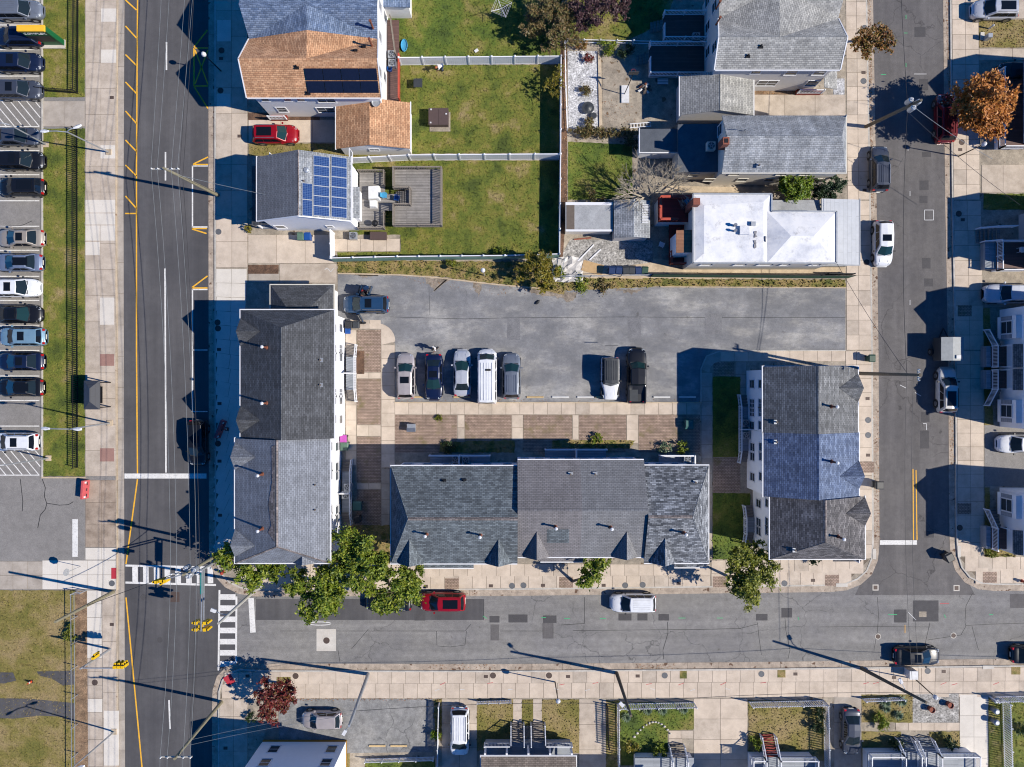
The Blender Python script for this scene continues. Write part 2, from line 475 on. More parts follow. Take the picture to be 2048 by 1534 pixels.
# ------------------------------------------------------------------ geometry helpers
def G(px, py, h=0.0):
    """world point of something h metres up that the photograph shows at pixel px, py"""
    k = (CAM_H - h) / CAM_H * GSD
    return Vector(((px - CX) * k, (CY - py) * k, h))
def rect(px0, py0, px1, py1, h=0.0):
    a, b = G(px0, py1, h), G(px1, py0, h)
    return a.x, b.x, a.y, b.y
class MB:
    def __init__(s):
        s.v, s.f = [], []
    def add(s, vs_, fs):
        o = len(s.v)
        s.v += [tuple(p) for p in vs_]
        s.f += [tuple(i + o for i in f) for f in fs]
        return s
    def box(s, x0, x1, y0, y1, z0, z1):
        if x0 > x1: x0, x1 = x1, x0
        if y0 > y1: y0, y1 = y1, y0
        return s.add([(x0, y0, z0), (x1, y0, z0), (x1, y1, z0), (x0, y1, z0), (x0, y0, z1), (x1, y0, z1), (x1, y1, z1), (x0, y1, z1)],
                     [(3, 2, 1, 0), (4, 5, 6, 7), (0, 1, 5, 4), (1, 2, 6, 5), (2, 3, 7, 6), (3, 0, 4, 7)])
    def bar(s, a, b, w, h=None, up=(0, 0, 1)):
        """a square bar from a to b, w wide and h high"""
        a, b = Vector(a), Vector(b)
        h = h or w
        d = (b - a).normalized()
        u = Vector(up)
        if abs(d.dot(u)) > .98:
            u = Vector((1, 0, 0))
        sd = d.cross(u).normalized() * (w / 2)
        u2 = sd.cross(d).normalized() * (h / 2)
        vs_ = [p + i * sd + j * u2 for p in (a, b) for i, j in ((-1, -1), (1, -1), (1, 1), (-1, 1))]
        return s.add(vs_, [(3, 2, 1, 0), (4, 5, 6, 7), (0, 1, 5, 4), (1, 2, 6, 5), (2, 3, 7, 6), (3, 0, 4, 7)])
    def tube(s, a, b, r0, r1=None, n=8, cap=True):
        a, b = Vector(a), Vector(b)
        r1 = r0 if r1 is None else r1
        d = (b - a).normalized()
        u = Vector((0, 0, 1)) if abs(d.z) < .95 else Vector((1, 0, 0))
        x = d.cross(u).normalized()
        y = x.cross(d).normalized()
        vs_ = []
        for p, r in ((a, r0), (b, r1)):
            for i in range(n):
                t_ = 2 * math.pi * i / n
                vs_.append(p + x * (r * math.cos(t_)) + y * (r * math.sin(t_)))
        fs = [(i, (i + 1) % n, n + (i + 1) % n, n + i) for i in range(n)]
        if cap:
            fs += [tuple(range(n - 1, -1, -1)), tuple(range(n, 2 * n))]
        return s.add(vs_, fs)
    def path(s, pts, r, n=6, r1=None):
        pts = [Vector(p) for p in pts]
        m = len(pts) - 1
        r1 = r if r1 is None else r1
        for i in range(m):
            ra = r + (r1 - r) * i / m
            rb = r + (r1 - r) * (i + 1) / m
            s.tube(pts[i], pts[i + 1], ra, rb, n, True)
        return s
    def prism(s, poly, z0, z1):
        n = len(poly)
        ar = sum(poly[i][0] * poly[(i + 1) % n][1] - poly[(i + 1) % n][0] * poly[i][1] for i in range(n))
        if ar < 0:
            poly = poly[::-1]
        vs_ = [(p[0], p[1], z0) for p in poly] + [(p[0], p[1], z1) for p in poly]
        return s.add(vs_, [tuple(range(n - 1, -1, -1)), tuple(range(n, 2 * n))] + [(i, (i + 1) % n, n + (i + 1) % n, n + i) for i in range(n)])
    def lathe(s, c, prof, n=12):
        c = Vector(c)
        vs_ = []
        for r, z in prof:
            for i in range(n):
                t_ = 2 * math.pi * i / n
                vs_.append(c + Vector((r * math.cos(t_), r * math.sin(t_), z)))
        fs = []
        for k in range(len(prof) - 1):
            for i in range(n):
                j = (i + 1) % n
                fs.append((k * n + i, k * n + j, (k + 1) * n + j, (k + 1) * n + i))
        fs.append(tuple(range(n - 1, -1, -1)))
        m = (len(prof) - 1) * n
        fs.append(tuple(range(m, m + n)))
        return s.add(vs_, fs)
    def shell(s, faces, t_=.14):
        """a slab of thickness t_ hanging below the given top faces (lists of 3D points)"""
        idx, vs_, tops = {}, [], []
        for f in faces:
            row = []
            for p in f:
                key = tuple(round(c, 3) for c in p)
                if key not in idx:
                    idx[key] = len(vs_)
                    vs_.append(Vector(p))
                row.append(idx[key])
            n = Vector((0, 0, 0))
            for i in range(len(row)):
                n += vs_[row[i]].cross(vs_[row[(i + 1) % len(row)]])
            tops.append(row if n.z >= 0 else row[::-1])
        m = len(vs_)
        edges = {}
        for r in tops:
            for i in range(len(r)):
                edges[(r[i], r[(i + 1) % len(r)])] = 1
        fs = [tuple(r) for r in tops] + [tuple(i + m for i in reversed(r)) for r in tops]
        for (a, b) in edges:
            if (b, a) not in edges:
                fs.append((b, a, a + m, b + m))
        return s.add(vs_ + [v - Vector((0, 0, t_)) for v in vs_], fs)
    def mesh(s, name, mat, smooth=False, uv=True):
        me = bpy.data.meshes.new(name)
        me.from_pydata(s.v, [], s.f)
        me.materials.append(MATS[mat] if isinstance(mat, str) else mat)
        if uv:
            metre_uv(me)
        if smooth:
            me.shade_smooth()
        return me
    def build(s, name, mat, parent=None, smooth=False, loc=None, uv=True):
        return link(name, s.mesh(name, mat, smooth, uv), parent, loc)
def metre_uv(me):
    n = len(me.polygons)
    if n == 0:
        return
    lay = me.uv_layers.new(name='UVMap')
    co = np.empty(len(me.vertices) * 3)
    me.vertices.foreach_get('co', co)
    co = co.reshape(-1, 3)
    li = np.empty(len(me.loops), dtype=np.int64)
    me.loops.foreach_get('vertex_index', li)
    nr = np.empty(n * 3)
    me.polygons.foreach_get('normal', nr)
    nr = nr.reshape(-1, 3)
    lt = np.empty(n, dtype=np.int64)
    me.polygons.foreach_get('loop_total', lt)
    N = np.repeat(nr, lt, axis=0)
    U = np.stack([-N[:, 1], N[:, 0], np.zeros(len(N))], 1)
    ln = np.linalg.norm(U, axis=1)
    flat = ln < .02
    U[flat] = (1, 0, 0)
    ln[flat] = 1
    U /= ln[:, None]
    V = np.cross(N, U)
    p = co[li]
    out = np.stack([(p * U).sum(1), (p * V).sum(1)], 1)
    lay.data.foreach_set('uv', out.ravel())
def link(name, me, parent=None, loc=None):
    o = bpy.data.objects.new(name, me)
    COL.objects.link(o)
    if parent is not None:
        o.parent = parent
        if parent.get('_w'):
            o.matrix_parent_inverse = Matrix.Translation(-parent.location)
    if loc is not None:
        o.location = loc
    return o
def thing(name, label, cat, loc=(0, 0, 0), rz=0.0, group=None, worldco=False):
    o = bpy.data.objects.new(name, None)
    COL.objects.link(o)
    o.empty_display_size = .3
    o.location = loc
    o.rotation_euler = (0, 0, rz)
    tag(o, label, cat, group)
    if worldco:
        o['_w'] = 1
    return o
def tag(o, label=None, cat=None, group=None, kind=None):
    for k, v in (('label', label), ('category', cat), ('group', group), ('kind', kind)):
        if v:
            o[k] = v
    return o
def struct(name, mb, mat, parent=None):
    o = mb.build(name, mat, parent)
    if parent is None:
        o['kind'] = 'structure'
    return o
def poly_px(pts, h=0.0):
    return [(G(x, y, h).x, G(x, y, h).y) for x, y in pts]
def arc(cx, cy, r, a0, a1, n=8):
    return [(cx + r * math.cos(math.radians(a0 + (a1 - a0) * i / n)), cy - r * math.sin(math.radians(a0 + (a1 - a0) * i / n))) for i in range(n + 1)]
def strip(pts, w0, w1):
    """polygon between two offsets (pixels, to the right of travel) of a pixel polyline"""
    L, R = [], []
    for i, p in enumerate(pts):
        a = Vector(pts[max(i - 1, 0)]); b = Vector(pts[min(i + 1, len(pts) - 1)])
        d = (b - a).normalized()
        nrm = Vector((-d.y, d.x))
        L.append(tuple(Vector(p) + nrm * w0)); R.append(tuple(Vector(p) + nrm * w1))
    return L, R
def strip_mb(pts, w0, w1, z0, z1, mb=None):
    mb = mb or MB()
    L, R = strip(pts, w0, w1)
    for i in range(len(pts) - 1):
        mb.prism(poly_px([L[i], L[i + 1], R[i + 1], R[i]]), z0, z1)
    return mb
def inside(poly, x, y):
    c = np.zeros(len(x), bool)
    n = len(poly)
    for i in range(n):
        x0, y0 = poly[i]; x1, y1 = poly[(i + 1) % n]
        if y0 == y1:
            continue
        m = ((y0 > y) != (y1 > y)) & (x < (x1 - x0) * (y - y0) / (y1 - y0) + x0)
        c ^= m
    return c
def scatter(poly, dens):
    xs = [p[0] for p in poly]; ys = [p[1] for p in poly]
    A = (max(xs) - min(xs)) * (max(ys) - min(ys))
    n = int(A * dens)
    x = RNG.uniform(min(xs), max(xs), n); y = RNG.uniform(min(ys), max(ys), n)
    m = inside(poly, x, y)
    return x[m], y[m]
def raw_mesh(name, V, n_side, mat):
    """fast mesh of separate n-gons from an (m*n_side, 3) array"""
    me = bpy.data.meshes.new(name)
    nv = len(V)
    nf = nv // n_side
    me.vertices.add(nv)
    me.vertices.foreach_set('co', np.asarray(V, dtype=np.float32).ravel())
    me.loops.add(nv)
    me.loops.foreach_set('vertex_index', np.arange(nv, dtype=np.int32))
    me.polygons.add(nf)
    me.polygons.foreach_set('loop_start', np.arange(0, nv, n_side, dtype=np.int32))
    me.polygons.foreach_set('loop_total', np.full(nf, n_side, dtype=np.int32))
    me.materials.append(MATS[mat])
    me.update(calc_edges=True)
    return me
def tufts(name, poly, z, mat, dens=26, h=(.05, .13), w=.1, label=None):
    x, y = scatter(poly, dens)
    n = len(x)
    a = RNG.uniform(0, 6.283, n); hh = RNG.uniform(h[0], h[1], n); ww = RNG.uniform(w * .5, w, n)
    lx, ly = RNG.normal(0, .06, n), RNG.normal(0, .06, n)
    V = np.empty((n, 3, 3))
    V[:, 0] = np.stack([x - np.cos(a) * ww, y - np.sin(a) * ww, np.full(n, z)], 1)
    V[:, 1] = np.stack([x + np.cos(a) * ww, y + np.sin(a) * ww, np.full(n, z)], 1)
    V[:, 2] = np.stack([x + lx, y + ly, z + hh], 1)
    o = link(name, raw_mesh(name, V.reshape(-1, 3), 3, mat))
    o['kind'] = 'stuff'
    if label:
        o['label'] = label
        o['category'] = 'grass'
    return o
def leaves(centers, radii, n, size, squash=.75, up=.5):
    """n leaf quads in round clumps; returns (4n, 3)"""
    centers = np.asarray(centers); radii = np.asarray(radii)
    w = radii ** 2
    k = RNG.choice(len(centers), n, p=w / w.sum())
    d = RNG.normal(0, 1, (n, 3))
    d /= np.linalg.norm(d, axis=1)[:, None]
    rr = np.abs(RNG.normal(0, .62, n)).clip(0, 1.7)
    p = centers[k] + d * (rr * radii[k])[:, None] * np.array([1, 1, squash])
    nr = RNG.normal(0, 1, (n, 3)); nr[:, 2] = np.abs(nr[:, 2]) + up
    nr /= np.linalg.norm(nr, axis=1)[:, None]
    a = np.cross(nr, RNG.normal(0, 1, (n, 3)))
    a /= np.linalg.norm(a, axis=1)[:, None] + 1e-9
    b = np.cross(nr, a)
    s = RNG.uniform(.6, 1.25, n)[:, None] * size
    V = np.empty((n, 4, 3))
    V[:, 0] = p - a * s; V[:, 1] = p - b * s * .5; V[:, 2] = p + a * s; V[:, 3] = p + b * s * .5
    return V.reshape(-1, 3)

# ------------------------------------------------------------------ flags (paving slabs) as pieces of their own
UNIT = {}
def unit_slab(mat):
    if mat not in UNIT:
        UNIT[mat] = MB().box(-.5, .5, -.5, .5, -1, 0).mesh('slab', mat, uv=False)
    return UNIT[mat]
def slab(parent, cx, cy, w, d, ztop, mat='slab_tan', rz=0.0, gap=.032, th=.05, name='slab'):
    o = link(name, unit_slab(mat), parent)
    o.location = (cx, cy, ztop + random.uniform(-.003, .003))
    o.scale = (max(w - gap, .05), max(d - gap, .05), th)
    o.rotation_euler = (0, 0, rz)
    return o
def paving(name, quad, nx, ny, mat='slab_tan', ztop=.125, skip=(), mats=None, base='joint', gap=.032):
    """flags between four pixel corners (tl, tr, br, bl), nx across and ny down, over a dark joint bed"""
    tl, tr, br_, bl = [Vector((G(*p).x, G(*p).y)) for p in quad]
    bed = struct(name, MB().prism([tuple(tl), tuple(tr), tuple(br_), tuple(bl)], ztop - .06, ztop - .022), base)
    xs = nx if isinstance(nx, (list, tuple)) else [i / nx for i in range(nx + 1)]
    ys = ny if isinstance(ny, (list, tuple)) else [i / ny for i in range(ny + 1)]
    for i in range(len(xs) - 1):
        for j in range(len(ys) - 1):
            if (i, j) in skip:
                continue
            u, v = (xs[i] + xs[i + 1]) / 2, (ys[j] + ys[j + 1]) / 2
            c = (tl * (1 - u) + tr * u) * (1 - v) + (bl * (1 - u) + br_ * u) * v
            ex = (tr - tl) * (1 - v) + (br_ - bl) * v
            ey = (tl - bl) * (1 - u) + (tr - br_) * u
            m = mat
            if mats:
                m = mats.get((i, j), mat)
            elif mat == 'slab_tan' and random.random() < .12:
                m = 'slab_tan2'
            slab(bed, c.x, c.y, ex.length * (xs[i + 1] - xs[i]), ey.length * (ys[j + 1] - ys[j]), ztop, m, math.atan2(ex.y, ex.x), gap)
    return bed
def patch(parent, px0, py0, px1, py1, mat, z, name, th=.012, rz=0.0):
    x0, x1, y0, y1 = rect(px0, py0, px1, py1)
    o = MB().box(-(x1 - x0) / 2, (x1 - x0) / 2, -(y1 - y0) / 2, (y1 - y0) / 2, -th, 0).build(name, mat, parent)
    o.location = ((x0 + x1) / 2, (y0 + y1) / 2, z)
    o.rotation_euler = (0, 0, rz)
    return o
def line(parent, pts, wpx, mat, z, name='marking'):
    mb = MB()
    for a, b in zip(pts, pts[1:]):
        A, B = G(*a), G(*b)
        d = (B - A).normalized()
        n = Vector((-d.y, d.x, 0)) * (wpx * GSD / 2)
        mb.prism([(A + n)[:2], (B + n)[:2], (B - n)[:2], (A - n)[:2]], z - .006, z)
    return mb.build(name, mat, parent)
# ------------------------------------------------------------------ ground, roads, kerbs, pavements
struct('ground', MB().box(-300, 300, -300, 300, -.6, -.05), 'soil')
FAR = 1100
road_w = struct('road', MB().prism(poly_px([(236, -FAR), (470, -FAR), (470, 2600), (240, 2600)]), -.04, 0), 'asphalt_main')
road_s = struct('street', MB().prism(poly_px([(425, 1205 - 30), (3200, 1145), (3200, 1345), (1000, 1350), (425, 1352)]), -.04, -.005), 'asphalt_street')
road_e = struct('side_street', MB().prism(poly_px([(1726, -FAR), (1893, -FAR), (1915, 1120), (1950, 1190), (1710, 1190), (1745, 1120)]), -.03, -.001), 'asphalt_side')
main_k = [(430, -FAR), (430, 500), (431, 1100), (434, 1128), (443, 1148), (458, 1164), (480, 1175), (510, 1180), (1000, 1179), (1660, 1171),
          (1690, 1168), (1715, 1158), (1733, 1142), (1743, 1118), (1746, 1085), (1744, 700), (1740, 400), (1733, 0), (1722, -FAR)]
east_k = [(1889, -FAR), (1899, 0), (1903, 400), (1909, 700), (1911, 1000), (1912, 1080), (1914, 1110), (1922, 1135), (1938, 1155), (1960, 1166), (1990, 1169), (3200, 1162)]
south_k = [(3200, 1326), (2048, 1330), (1500, 1337), (1000, 1341), (520, 1340), (480, 1337), (460, 1344), (445, 1359), (438, 1382), (437, 1420), (438, 2600)]
west_k = [(239, 2600), (237, 1500), (235, 900), (234, 400), (236, 0), (236, -FAR)]
BLK = .10
struct('city_block', MB().prism(poly_px(main_k), -.3, BLK), 'concrete_old')
struct('east_block', MB().prism(poly_px(east_k + [(3200, -FAR)]), -.3, BLK), 'concrete_old')
struct('south_block', MB().prism(poly_px(south_k + [(3200, 2600)]), -.3, BLK), 'concrete_old')
struct('west_block', MB().prism(poly_px(west_k + [(-FAR, -FAR), (-FAR, 2600)]), -.3, BLK), 'asphalt_pale')
def resample(pts, step):
    out = []
    for a, b in zip(pts, pts[1:]):
        a, b = Vector(a), Vector(b)
        n = max(1, int((b - a).length / step + .5))
        out += [tuple(a + (b - a) * i / n) for i in range(n)]
    return out + [pts[-1]]
def seen(p, m=90):
    return -m < p[0] < 2048 + m and -m < p[1] < 1534 + m
for nm, k, wd, mt in (('gutter', main_k, 13, 'gutter'), ('gutter', east_k, 13, 'gutter'), ('gutter', south_k, 13, 'gutter'), ('gutter', west_k, 13, 'slab_grey')):
    bed = struct(nm, strip_mb(k, 0, wd, -.03, .001), 'joint')
    r = resample(k, 62)
    L, R = strip(r, .6, wd)
    for i in range(len(r) - 1):
        if not seen(r[i]) and not seen(r[i + 1]):
            continue
        q = [L[i], L[i + 1], R[i + 1], R[i]]
        cxx, cyy = sum(p[0] for p in q) / 4, sum(p[1] for p in q) / 4
        q = [(cxx + (p[0] - cxx) * .99, cyy + (p[1] - cyy) * .99) for p in q]
        MB().prism(poly_px(q), -.01, .014).build('gutter_slab', mt, bed)
    struct('kerb', strip_mb(k, -2.6, .4, -.02, .128), 'kerb' if k is not west_k else 'concrete_tan')

# pavements
paving('pavement', [(172, -286), (234, -286), (234, 952), (172, 952)], 2, 24, 'slab_tan2', mats=None)
paving('pavement', [(172, 960), (236, 960), (236, 1094), (172, 1094)], 2, 3, 'slab_aggregate')
sw = paving('pavement', [(86, 1095 + 25), (236, 1120), (236, 1178), (86, 1178)], 5, 2, 'slab_white')
paving('pavement', [(-90, 1122), (86, 1122), (86, 1178), (-90, 1178)], 6, 2, 'slab_grey')
paving('pavement', [(172, 1095), (236, 1095), (236, 1119), (172, 1119)], 2, 1, 'slab_white')
paving('pavement', [(205, 1180), (237, 1180), (239, 1640), (209, 1640)], 1, 9, 'slab_tan2')
wm = {(0, j): ('slab_white' if j in (0, 1, 2, 3, 4, 8) else 'slab_tan2') for j in range(18)}
paving('pavement', [(175, 1180), (204, 1180), (208, 1640), (178, 1640)], 1, 17, mats=wm)
for a in ((203, 18, 234, 45), (203, 100, 234, 127), (202, 291, 232, 318), (172, 400, 232, 426), (172, 427, 232, 450), (172, 451, 201, 482), (202, 451, 232, 482),
          (172, 484, 201, 511), (201, 595, 230, 650), (209, 1420, 239, 1530)):
    x0, x1, y0, y1 = rect(*a)
    slab(sw, (x0 + x1) / 2, (y0 + y1) / 2, x1 - x0, y1 - y0, .134, 'slab_white')
for a in ((201, 708, 230, 732), (201, 896, 230, 923)):
    x0, x1, y0, y1 = rect(*a)
    slab(sw, (x0 + x1) / 2, (y0 + y1) / 2, x1 - x0, y1 - y0, .134, 'slab_brick')
paving('path', [(88, 203), (171, 203), (171, 254), (88, 254)], 2, 1, 'slab_grey')
paving('pavement', [(433, -80), (495, -80), (496, 535), (433, 535)], 2, 12)
wh = paving('pavement', [(433, 538), (495, 538), (472, 1120), (433, 1096)], 2, 20, 'slab_white')
x0, x1, y0, y1 = rect(435, 41, 463, 84)
slab(wh, (x0 + x1) / 2, (y0 + y1) / 2, x1 - x0, y1 - y0, .134, 'slab_white')
x0, x1, y0, y1 = rect(434, 188, 462, 215)
slab(wh, (x0 + x1) / 2, (y0 + y1) / 2, x1 - x0, y1 - y0, .134, 'slab_white')
paving('pavement', [(470, 1128), (1420, 1128), (1420, 1174), (508, 1177)], 33, [0, .5, 1])
paving('pavement', [(1422, 1120), (1738, 1118), (1690, 1166), (1422, 1172)], 11, [0, .5, 1])
paving('pavement', [(1690, -80), (1731, -80), (1739, 400), (1694, 400)], 2, 17)
paving('pavement', [(1692, 402), (1738, 402), (1742, 700), (1692, 700)], [0, .5, 1], 10)
paving('pavement', [(1690, 702), (1742, 702), (1744, 1116), (1700, 1116)], [0, .42, 1], 15)
paving('pavement', [(452, 1344), (2120, 1333), (2120, 1393), (442, 1396)], 60, [0, .46, 1])
paving('pavement', [(1902, -80), (1955, -80), (1958, 400), (1906, 400)], 2, 16)
paving('pavement', [(1906, 402), (1960, 402), (1966, 700), (1911, 700)], 2, 10)
paving('pavement', [(1912, 702), (1966, 702), (1966, 1112), (1915, 1112)], 2, 15)
paving('pavement', [(1918, 1114), (2150, 1114), (2150, 1164), (1960, 1164)], 8, 2)
paving('pavement', [(440, 1397), (496, 1397), (496, 1640), (440, 1640)], 2, 7, 'slab_tan2')
# courtyard walks and paved beds
paving('path', [(790, 806), (1400, 806), (1400, 829), (790, 829)], 22, 1)
paving('path', [(763, 690), (790, 690), (790, 935), (763, 935)], 1, 9)
paving('path', [(695, 640), (762, 640), (762, 658), (695, 658)], 3, 1)
paving('path', [(692, 660), (713, 660), (713, 930), (692, 930)], 1, 9)
paving('path', [(763, 937), (780, 937), (780, 1090), (763, 1090)], 1, 5, 'slab_grey')
paving('path', [(1402, 745), (1424, 745), (1424, 1090), (1402, 1090)], 1, 12, 'slab_grey')
paving('path', [(1440, 702), (1690, 702), (1690, 723), (1440, 723)], 9, 1)
paving('path', [(1470, 724), (1492, 724), (1492, 800), (1470, 800)], 1, 3, 'slab_grey')
for a, nx, ny in (((915, 830, 929, 880), 1, 2), ((1024, 830, 1046, 880), 1, 2), ((1145, 830, 1157, 878), 1, 2), ((1253, 830, 1276, 886), 1, 2), ((714, 745, 762, 757), 2, 1), ((714, 850, 762, 872), 2, 1), ((714, 966, 762, 978), 2, 1)):
    paving('path', [(a[0], a[1]), (a[2], a[1]), (a[2], a[3]), (a[0], a[3])], nx, ny, 'slab_tan')
MB().prism(poly_px(arc(1440, 738, 38, 180, 90, 6) + arc(1440, 745, 22, 90, 180, 6)), .10, .124).build('kerbed_corner', 'slab_grey', wh)
MB().prism(poly_px(arc(755, 683, 36, 0, 100, 8) + [(715, 646), (715, 656), (763, 658), (763, 690)]), .10, .122).build('kerbed_corner', 'slab_tan', wh)
for a in ((790, 830, 914, 905), (930, 830, 1023, 905), (1047, 830, 1144, 905), (1158, 830, 1252, 905), (1277, 830, 1400, 905), (714, 660, 762, 744), (714, 758, 762, 849), (714, 873, 762, 965), (714, 979, 762, 1050), (1426, 724, 1468, 752), (1426, 915, 1480, 985)):
    x0, x1, y0, y1 = rect(*a)
    struct('brick_paving', MB().box(x0, x1, y0, y1, .05, .115), 'pavers')
# driveways
def drive(a, nx, ny, mat='slab_tan', **k):
    return paving('driveway', [(a[0], a[1]), (a[2], a[1]), (a[2], a[3]), (a[0], a[3])], nx, ny, mat, **k)
drive((498, 240, 690, 286), 3, 1); drive((497, 470, 668, 527), 3, 1); drive((669, 478, 800, 503), 5, 1)
drive((1508, 190, 1690, 232), 3, 1, 'slab_tan2'); drive((1957, 0, 2090, 38), 2, 1, 'slab_tan2'); drive((1957, 98, 2090, 122), 2, 1, 'slab_tan2')
drive((1962, 330, 2090, 386), 3, 1, 'slab_tan2'); drive((1968, 570, 2090, 615), 2, 1, 'slab_grey')
drive((884, 1397, 954, 1640), 2, 5, 'slab_tan2'); drive((1026, 1397, 1044, 1445), 1, 2); drive((1066, 1397, 1084, 1445), 1, 2); drive((1158, 1397, 1212, 1600), 1, 4, 'slab_tan2')
drive((1387, 1396, 1494, 1600), 2, 5, 'slab_tan'); drive((1667, 1392, 1722, 1600), 1, 4, 'slab_grey'); drive((1918, 1388, 1975, 1600), 2, 5, 'slab_white')
drive((1790, 1444, 1918, 1460), 5, 1); drive((1496, 1420, 1544, 1444), 1, 1, 'slab_grey'); drive((1520, 1444, 1544, 1466), 1, 1, 'slab_grey'); drive((1337, 1460, 1386, 1476), 2, 1); drive((1337, 1476, 1364, 1486), 1, 1)
drive((498, 535 + 8, 560, 565), 1, 1, 'slab_grey'); drive((560, 528, 674, 566), 1, 1, 'slab_tan2')
def ground_poly(name, pts, mat, z=.118, th=.05):
    return struct(name, MB().prism(poly_px(pts), z - th, z), mat)
lot = ground_poly('car_park', [(676, 548), (800, 551), (870, 556), (990, 570), (1100, 580), (1300, 575), (1690, 577), (1690, 700), (1440, 701), (1412, 712), (1401, 738), (1401, 804), (791, 804), (791, 690), (785, 668), (770, 650), (755, 645), (676, 640)], 'asphalt_car_park', .113)
wl = ground_poly('car_park', [(-300, -200), (85, -200), (85, 953), (170, 956), (170, 1119), (-300, 1119)], 'asphalt_pale', .108)
struct('kerb', MB().prism(poly_px([(85, -200), (88, -200), (88, 953), (85, 953)]), .05, .21), 'kerb')
struct('kerb', MB().prism(poly_px([(85, 953), (172, 953), (172, 956), (85, 956)]), .05, .2), 'concrete_tan')
struct('kerb', strip_mb([(789, 805), (1402, 805)], -1.2, 1.2, .05, .20), 'concrete_tan')
struct('kerb', strip_mb([(676, 547), (800, 550), (870, 555), (990, 569), (1080, 577)], -1, 1.5, .05, .2), 'concrete_tan')
struct('kerb', strip_mb([(1320, 574), (1691, 576)], -1, 1, .05, .2), 'concrete_tan')
struct('kerb', strip_mb([(1690, 701), (1440, 702), (1412, 712), (1401, 738), (1401, 803)], -1.2, 1, .05, .2), 'kerb')
pl = ground_poly('parking_pad', [(558, 1397), (882, 1397), (866, 1503), (700, 1505), (558, 1500)], 'asphalt_drive', .116)
ground_poly('yard_path', [(1500, 1397), (1500, 1397), (1494, 1600), (1496, 1600)], 'concrete_old', .11)
ground_poly('driveway', [(1968, 850), (2200, 850), (2200, 972), (1968, 972)], 'asphalt_pale', .112)
ground_poly('soil_bed', [(497, 530), (558, 530), (558, 548), (497, 548)], 'mulch', .13)
ground_poly('soil_bed', [(497, 226), (640, 226), (640, 241), (497, 241)], 'mulch', .13)
ground_poly('soil_bed', [(1508, 180), (1645, 180), (1645, 190), (1508, 190)], 'leaf_litter', .13)
ground_poly('soil_bed', [(713, 702), (729, 702), (729, 748), (713, 748)], 'mulch', .124)
ground_poly('soil_bed', [(152, 1182), (175, 1182), (178, 1640), (152, 1640)], 'leaf_litter', .125)
ground_poly('soil_bed', [(1120, 88), (1134, 88), (1134, 400), (1122, 560), (1112, 500)], 'mulch', .125)
ground_poly('gravel_bed', [(1135, 103), (1196, 103), (1200, 258), (1137, 258)], 'gravel_white', .127)
ground_poly('gravel_bed', [(1824, 1388), (1916, 1386), (1916, 1444), (1824, 1444)], 'gravel_grey', .127)
ground_poly('gravel_bed', [(1140, 480), (1305, 480), (1305, 525), (1128, 548), (1124, 510)], 'gravel_grey', .122)
ground_poly('gravel_bed', [(1666, 158), (1688, 158), (1688, 190), (1666, 190)], 'gravel_white', .127)
struct('kerb', MB().prism(poly_px([(1195, 105), (1201, 105), (1204, 258), (1198, 258)]), .05, .24), 'concrete_tan')
ground_poly('patio', [(1204, 105), (1360, 100), (1360, 258), (1206, 258)], 'concrete_old', .121)
ground_poly('patio', [(1250, 45), (1330, 45), (1330, 85), (1250, 85)], 'concrete_old', .121)
ground_poly('yard_path', [(1128, 500), (1385, 525), (1690, 533), (1690, 556), (1128, 560)], 'concrete_tan', .119)
ground_poly('yard_path', [(1330, 372), (1545, 376), (1545, 386), (1330, 384)], 'concrete_tan', .12)
# lawns, each with its blades
def ragged(pts, step=6, amp=2.2):
    out = []
    for p in resample(pts + pts[:1], step)[:-1]:
        out.append((p[0] + random.uniform(-amp, amp), p[1] + random.uniform(-amp, amp)))
    return out
def lawn(pts, mat='lawn', dens=26, label=None, h=(.04, .11), z=.13, tuft=True):
    pts = ragged(pts, 5, 1.3) if mat == 'weeds' else ragged(pts, 7, .7)
    struct('lawn_soil', MB().prism(poly_px(pts), z - .05, z), mat)
    if tuft:
        tufts('grass', poly_px(pts), z, mat, dens, h, label=label)
lawn([(88, -200), (171, -200), (171, 195), (88, 195)], 'lawn', label='green verge north of the concrete crossing path')
lawn([(88, 258), (171, 258), (171, 952), (88, 952)], 'lawn', label='long green verge along the black iron fence')
lawn([(-60, 1180), (152, 1180), (152, 1600), (-60, 1600)], 'lawn_dry', label='patchy lawn at the southwest street corner')
lawn([(776, -200), (1128, -200), (1120, 112), (778, 116)], 'lawn_green', label='long grass of the yard with the clothes dryer')
lawn([(778, 131), (1120, 131), (1120, 306), (824, 308), (778, 290)], 'lawn', label='mown lawn around the brown lidded box')
lawn([(690, 322), (1118, 322), (1118, 512), (676, 515), (676, 505), (802, 504), (802, 470), (700, 470)], 'lawn', label='mown lawn beside the weathered grey deck')
lawn([(676, 520), (1125, 525), (1128, 590), (1085, 580), (990, 567), (870, 553), (800, 549), (676, 546)], 'weeds', 30, 'weedy strip along the car park fence', (.06, .2))
lawn([(1128, 556), (1690, 560), (1690, 575), (1320, 573), (1128, 582)], 'weeds', 30, 'dry grass strip under the green windscreen fence', (.06, .2))
lawn([(498, 288), (690, 288), (820, 300), (820, 308), (702, 316), (498, 312)], 'lawn_dry', label='dry strip between the two driveways')
lawn([(1136, 284), (1264, 290), (1264, 398), (1136, 400)], 'lawn_green', label='green lawn under the bare tree')
lawn([(1135, -200), (1420, -200), (1330, 45), (1250, 84), (1135, 84)], 'lawn', label='lawn beside the purple leaved tree')
lawn([(1957, 40), (2100, 40), (2100, 96), (1957, 96)], 'lawn_dry', label='leaf strewn lawn with white cylinders')
lawn([(1966, 388), (2100, 388), (2100, 420), (1966, 420)], 'lawn_green', label='small green lawn beside the wide driveway')
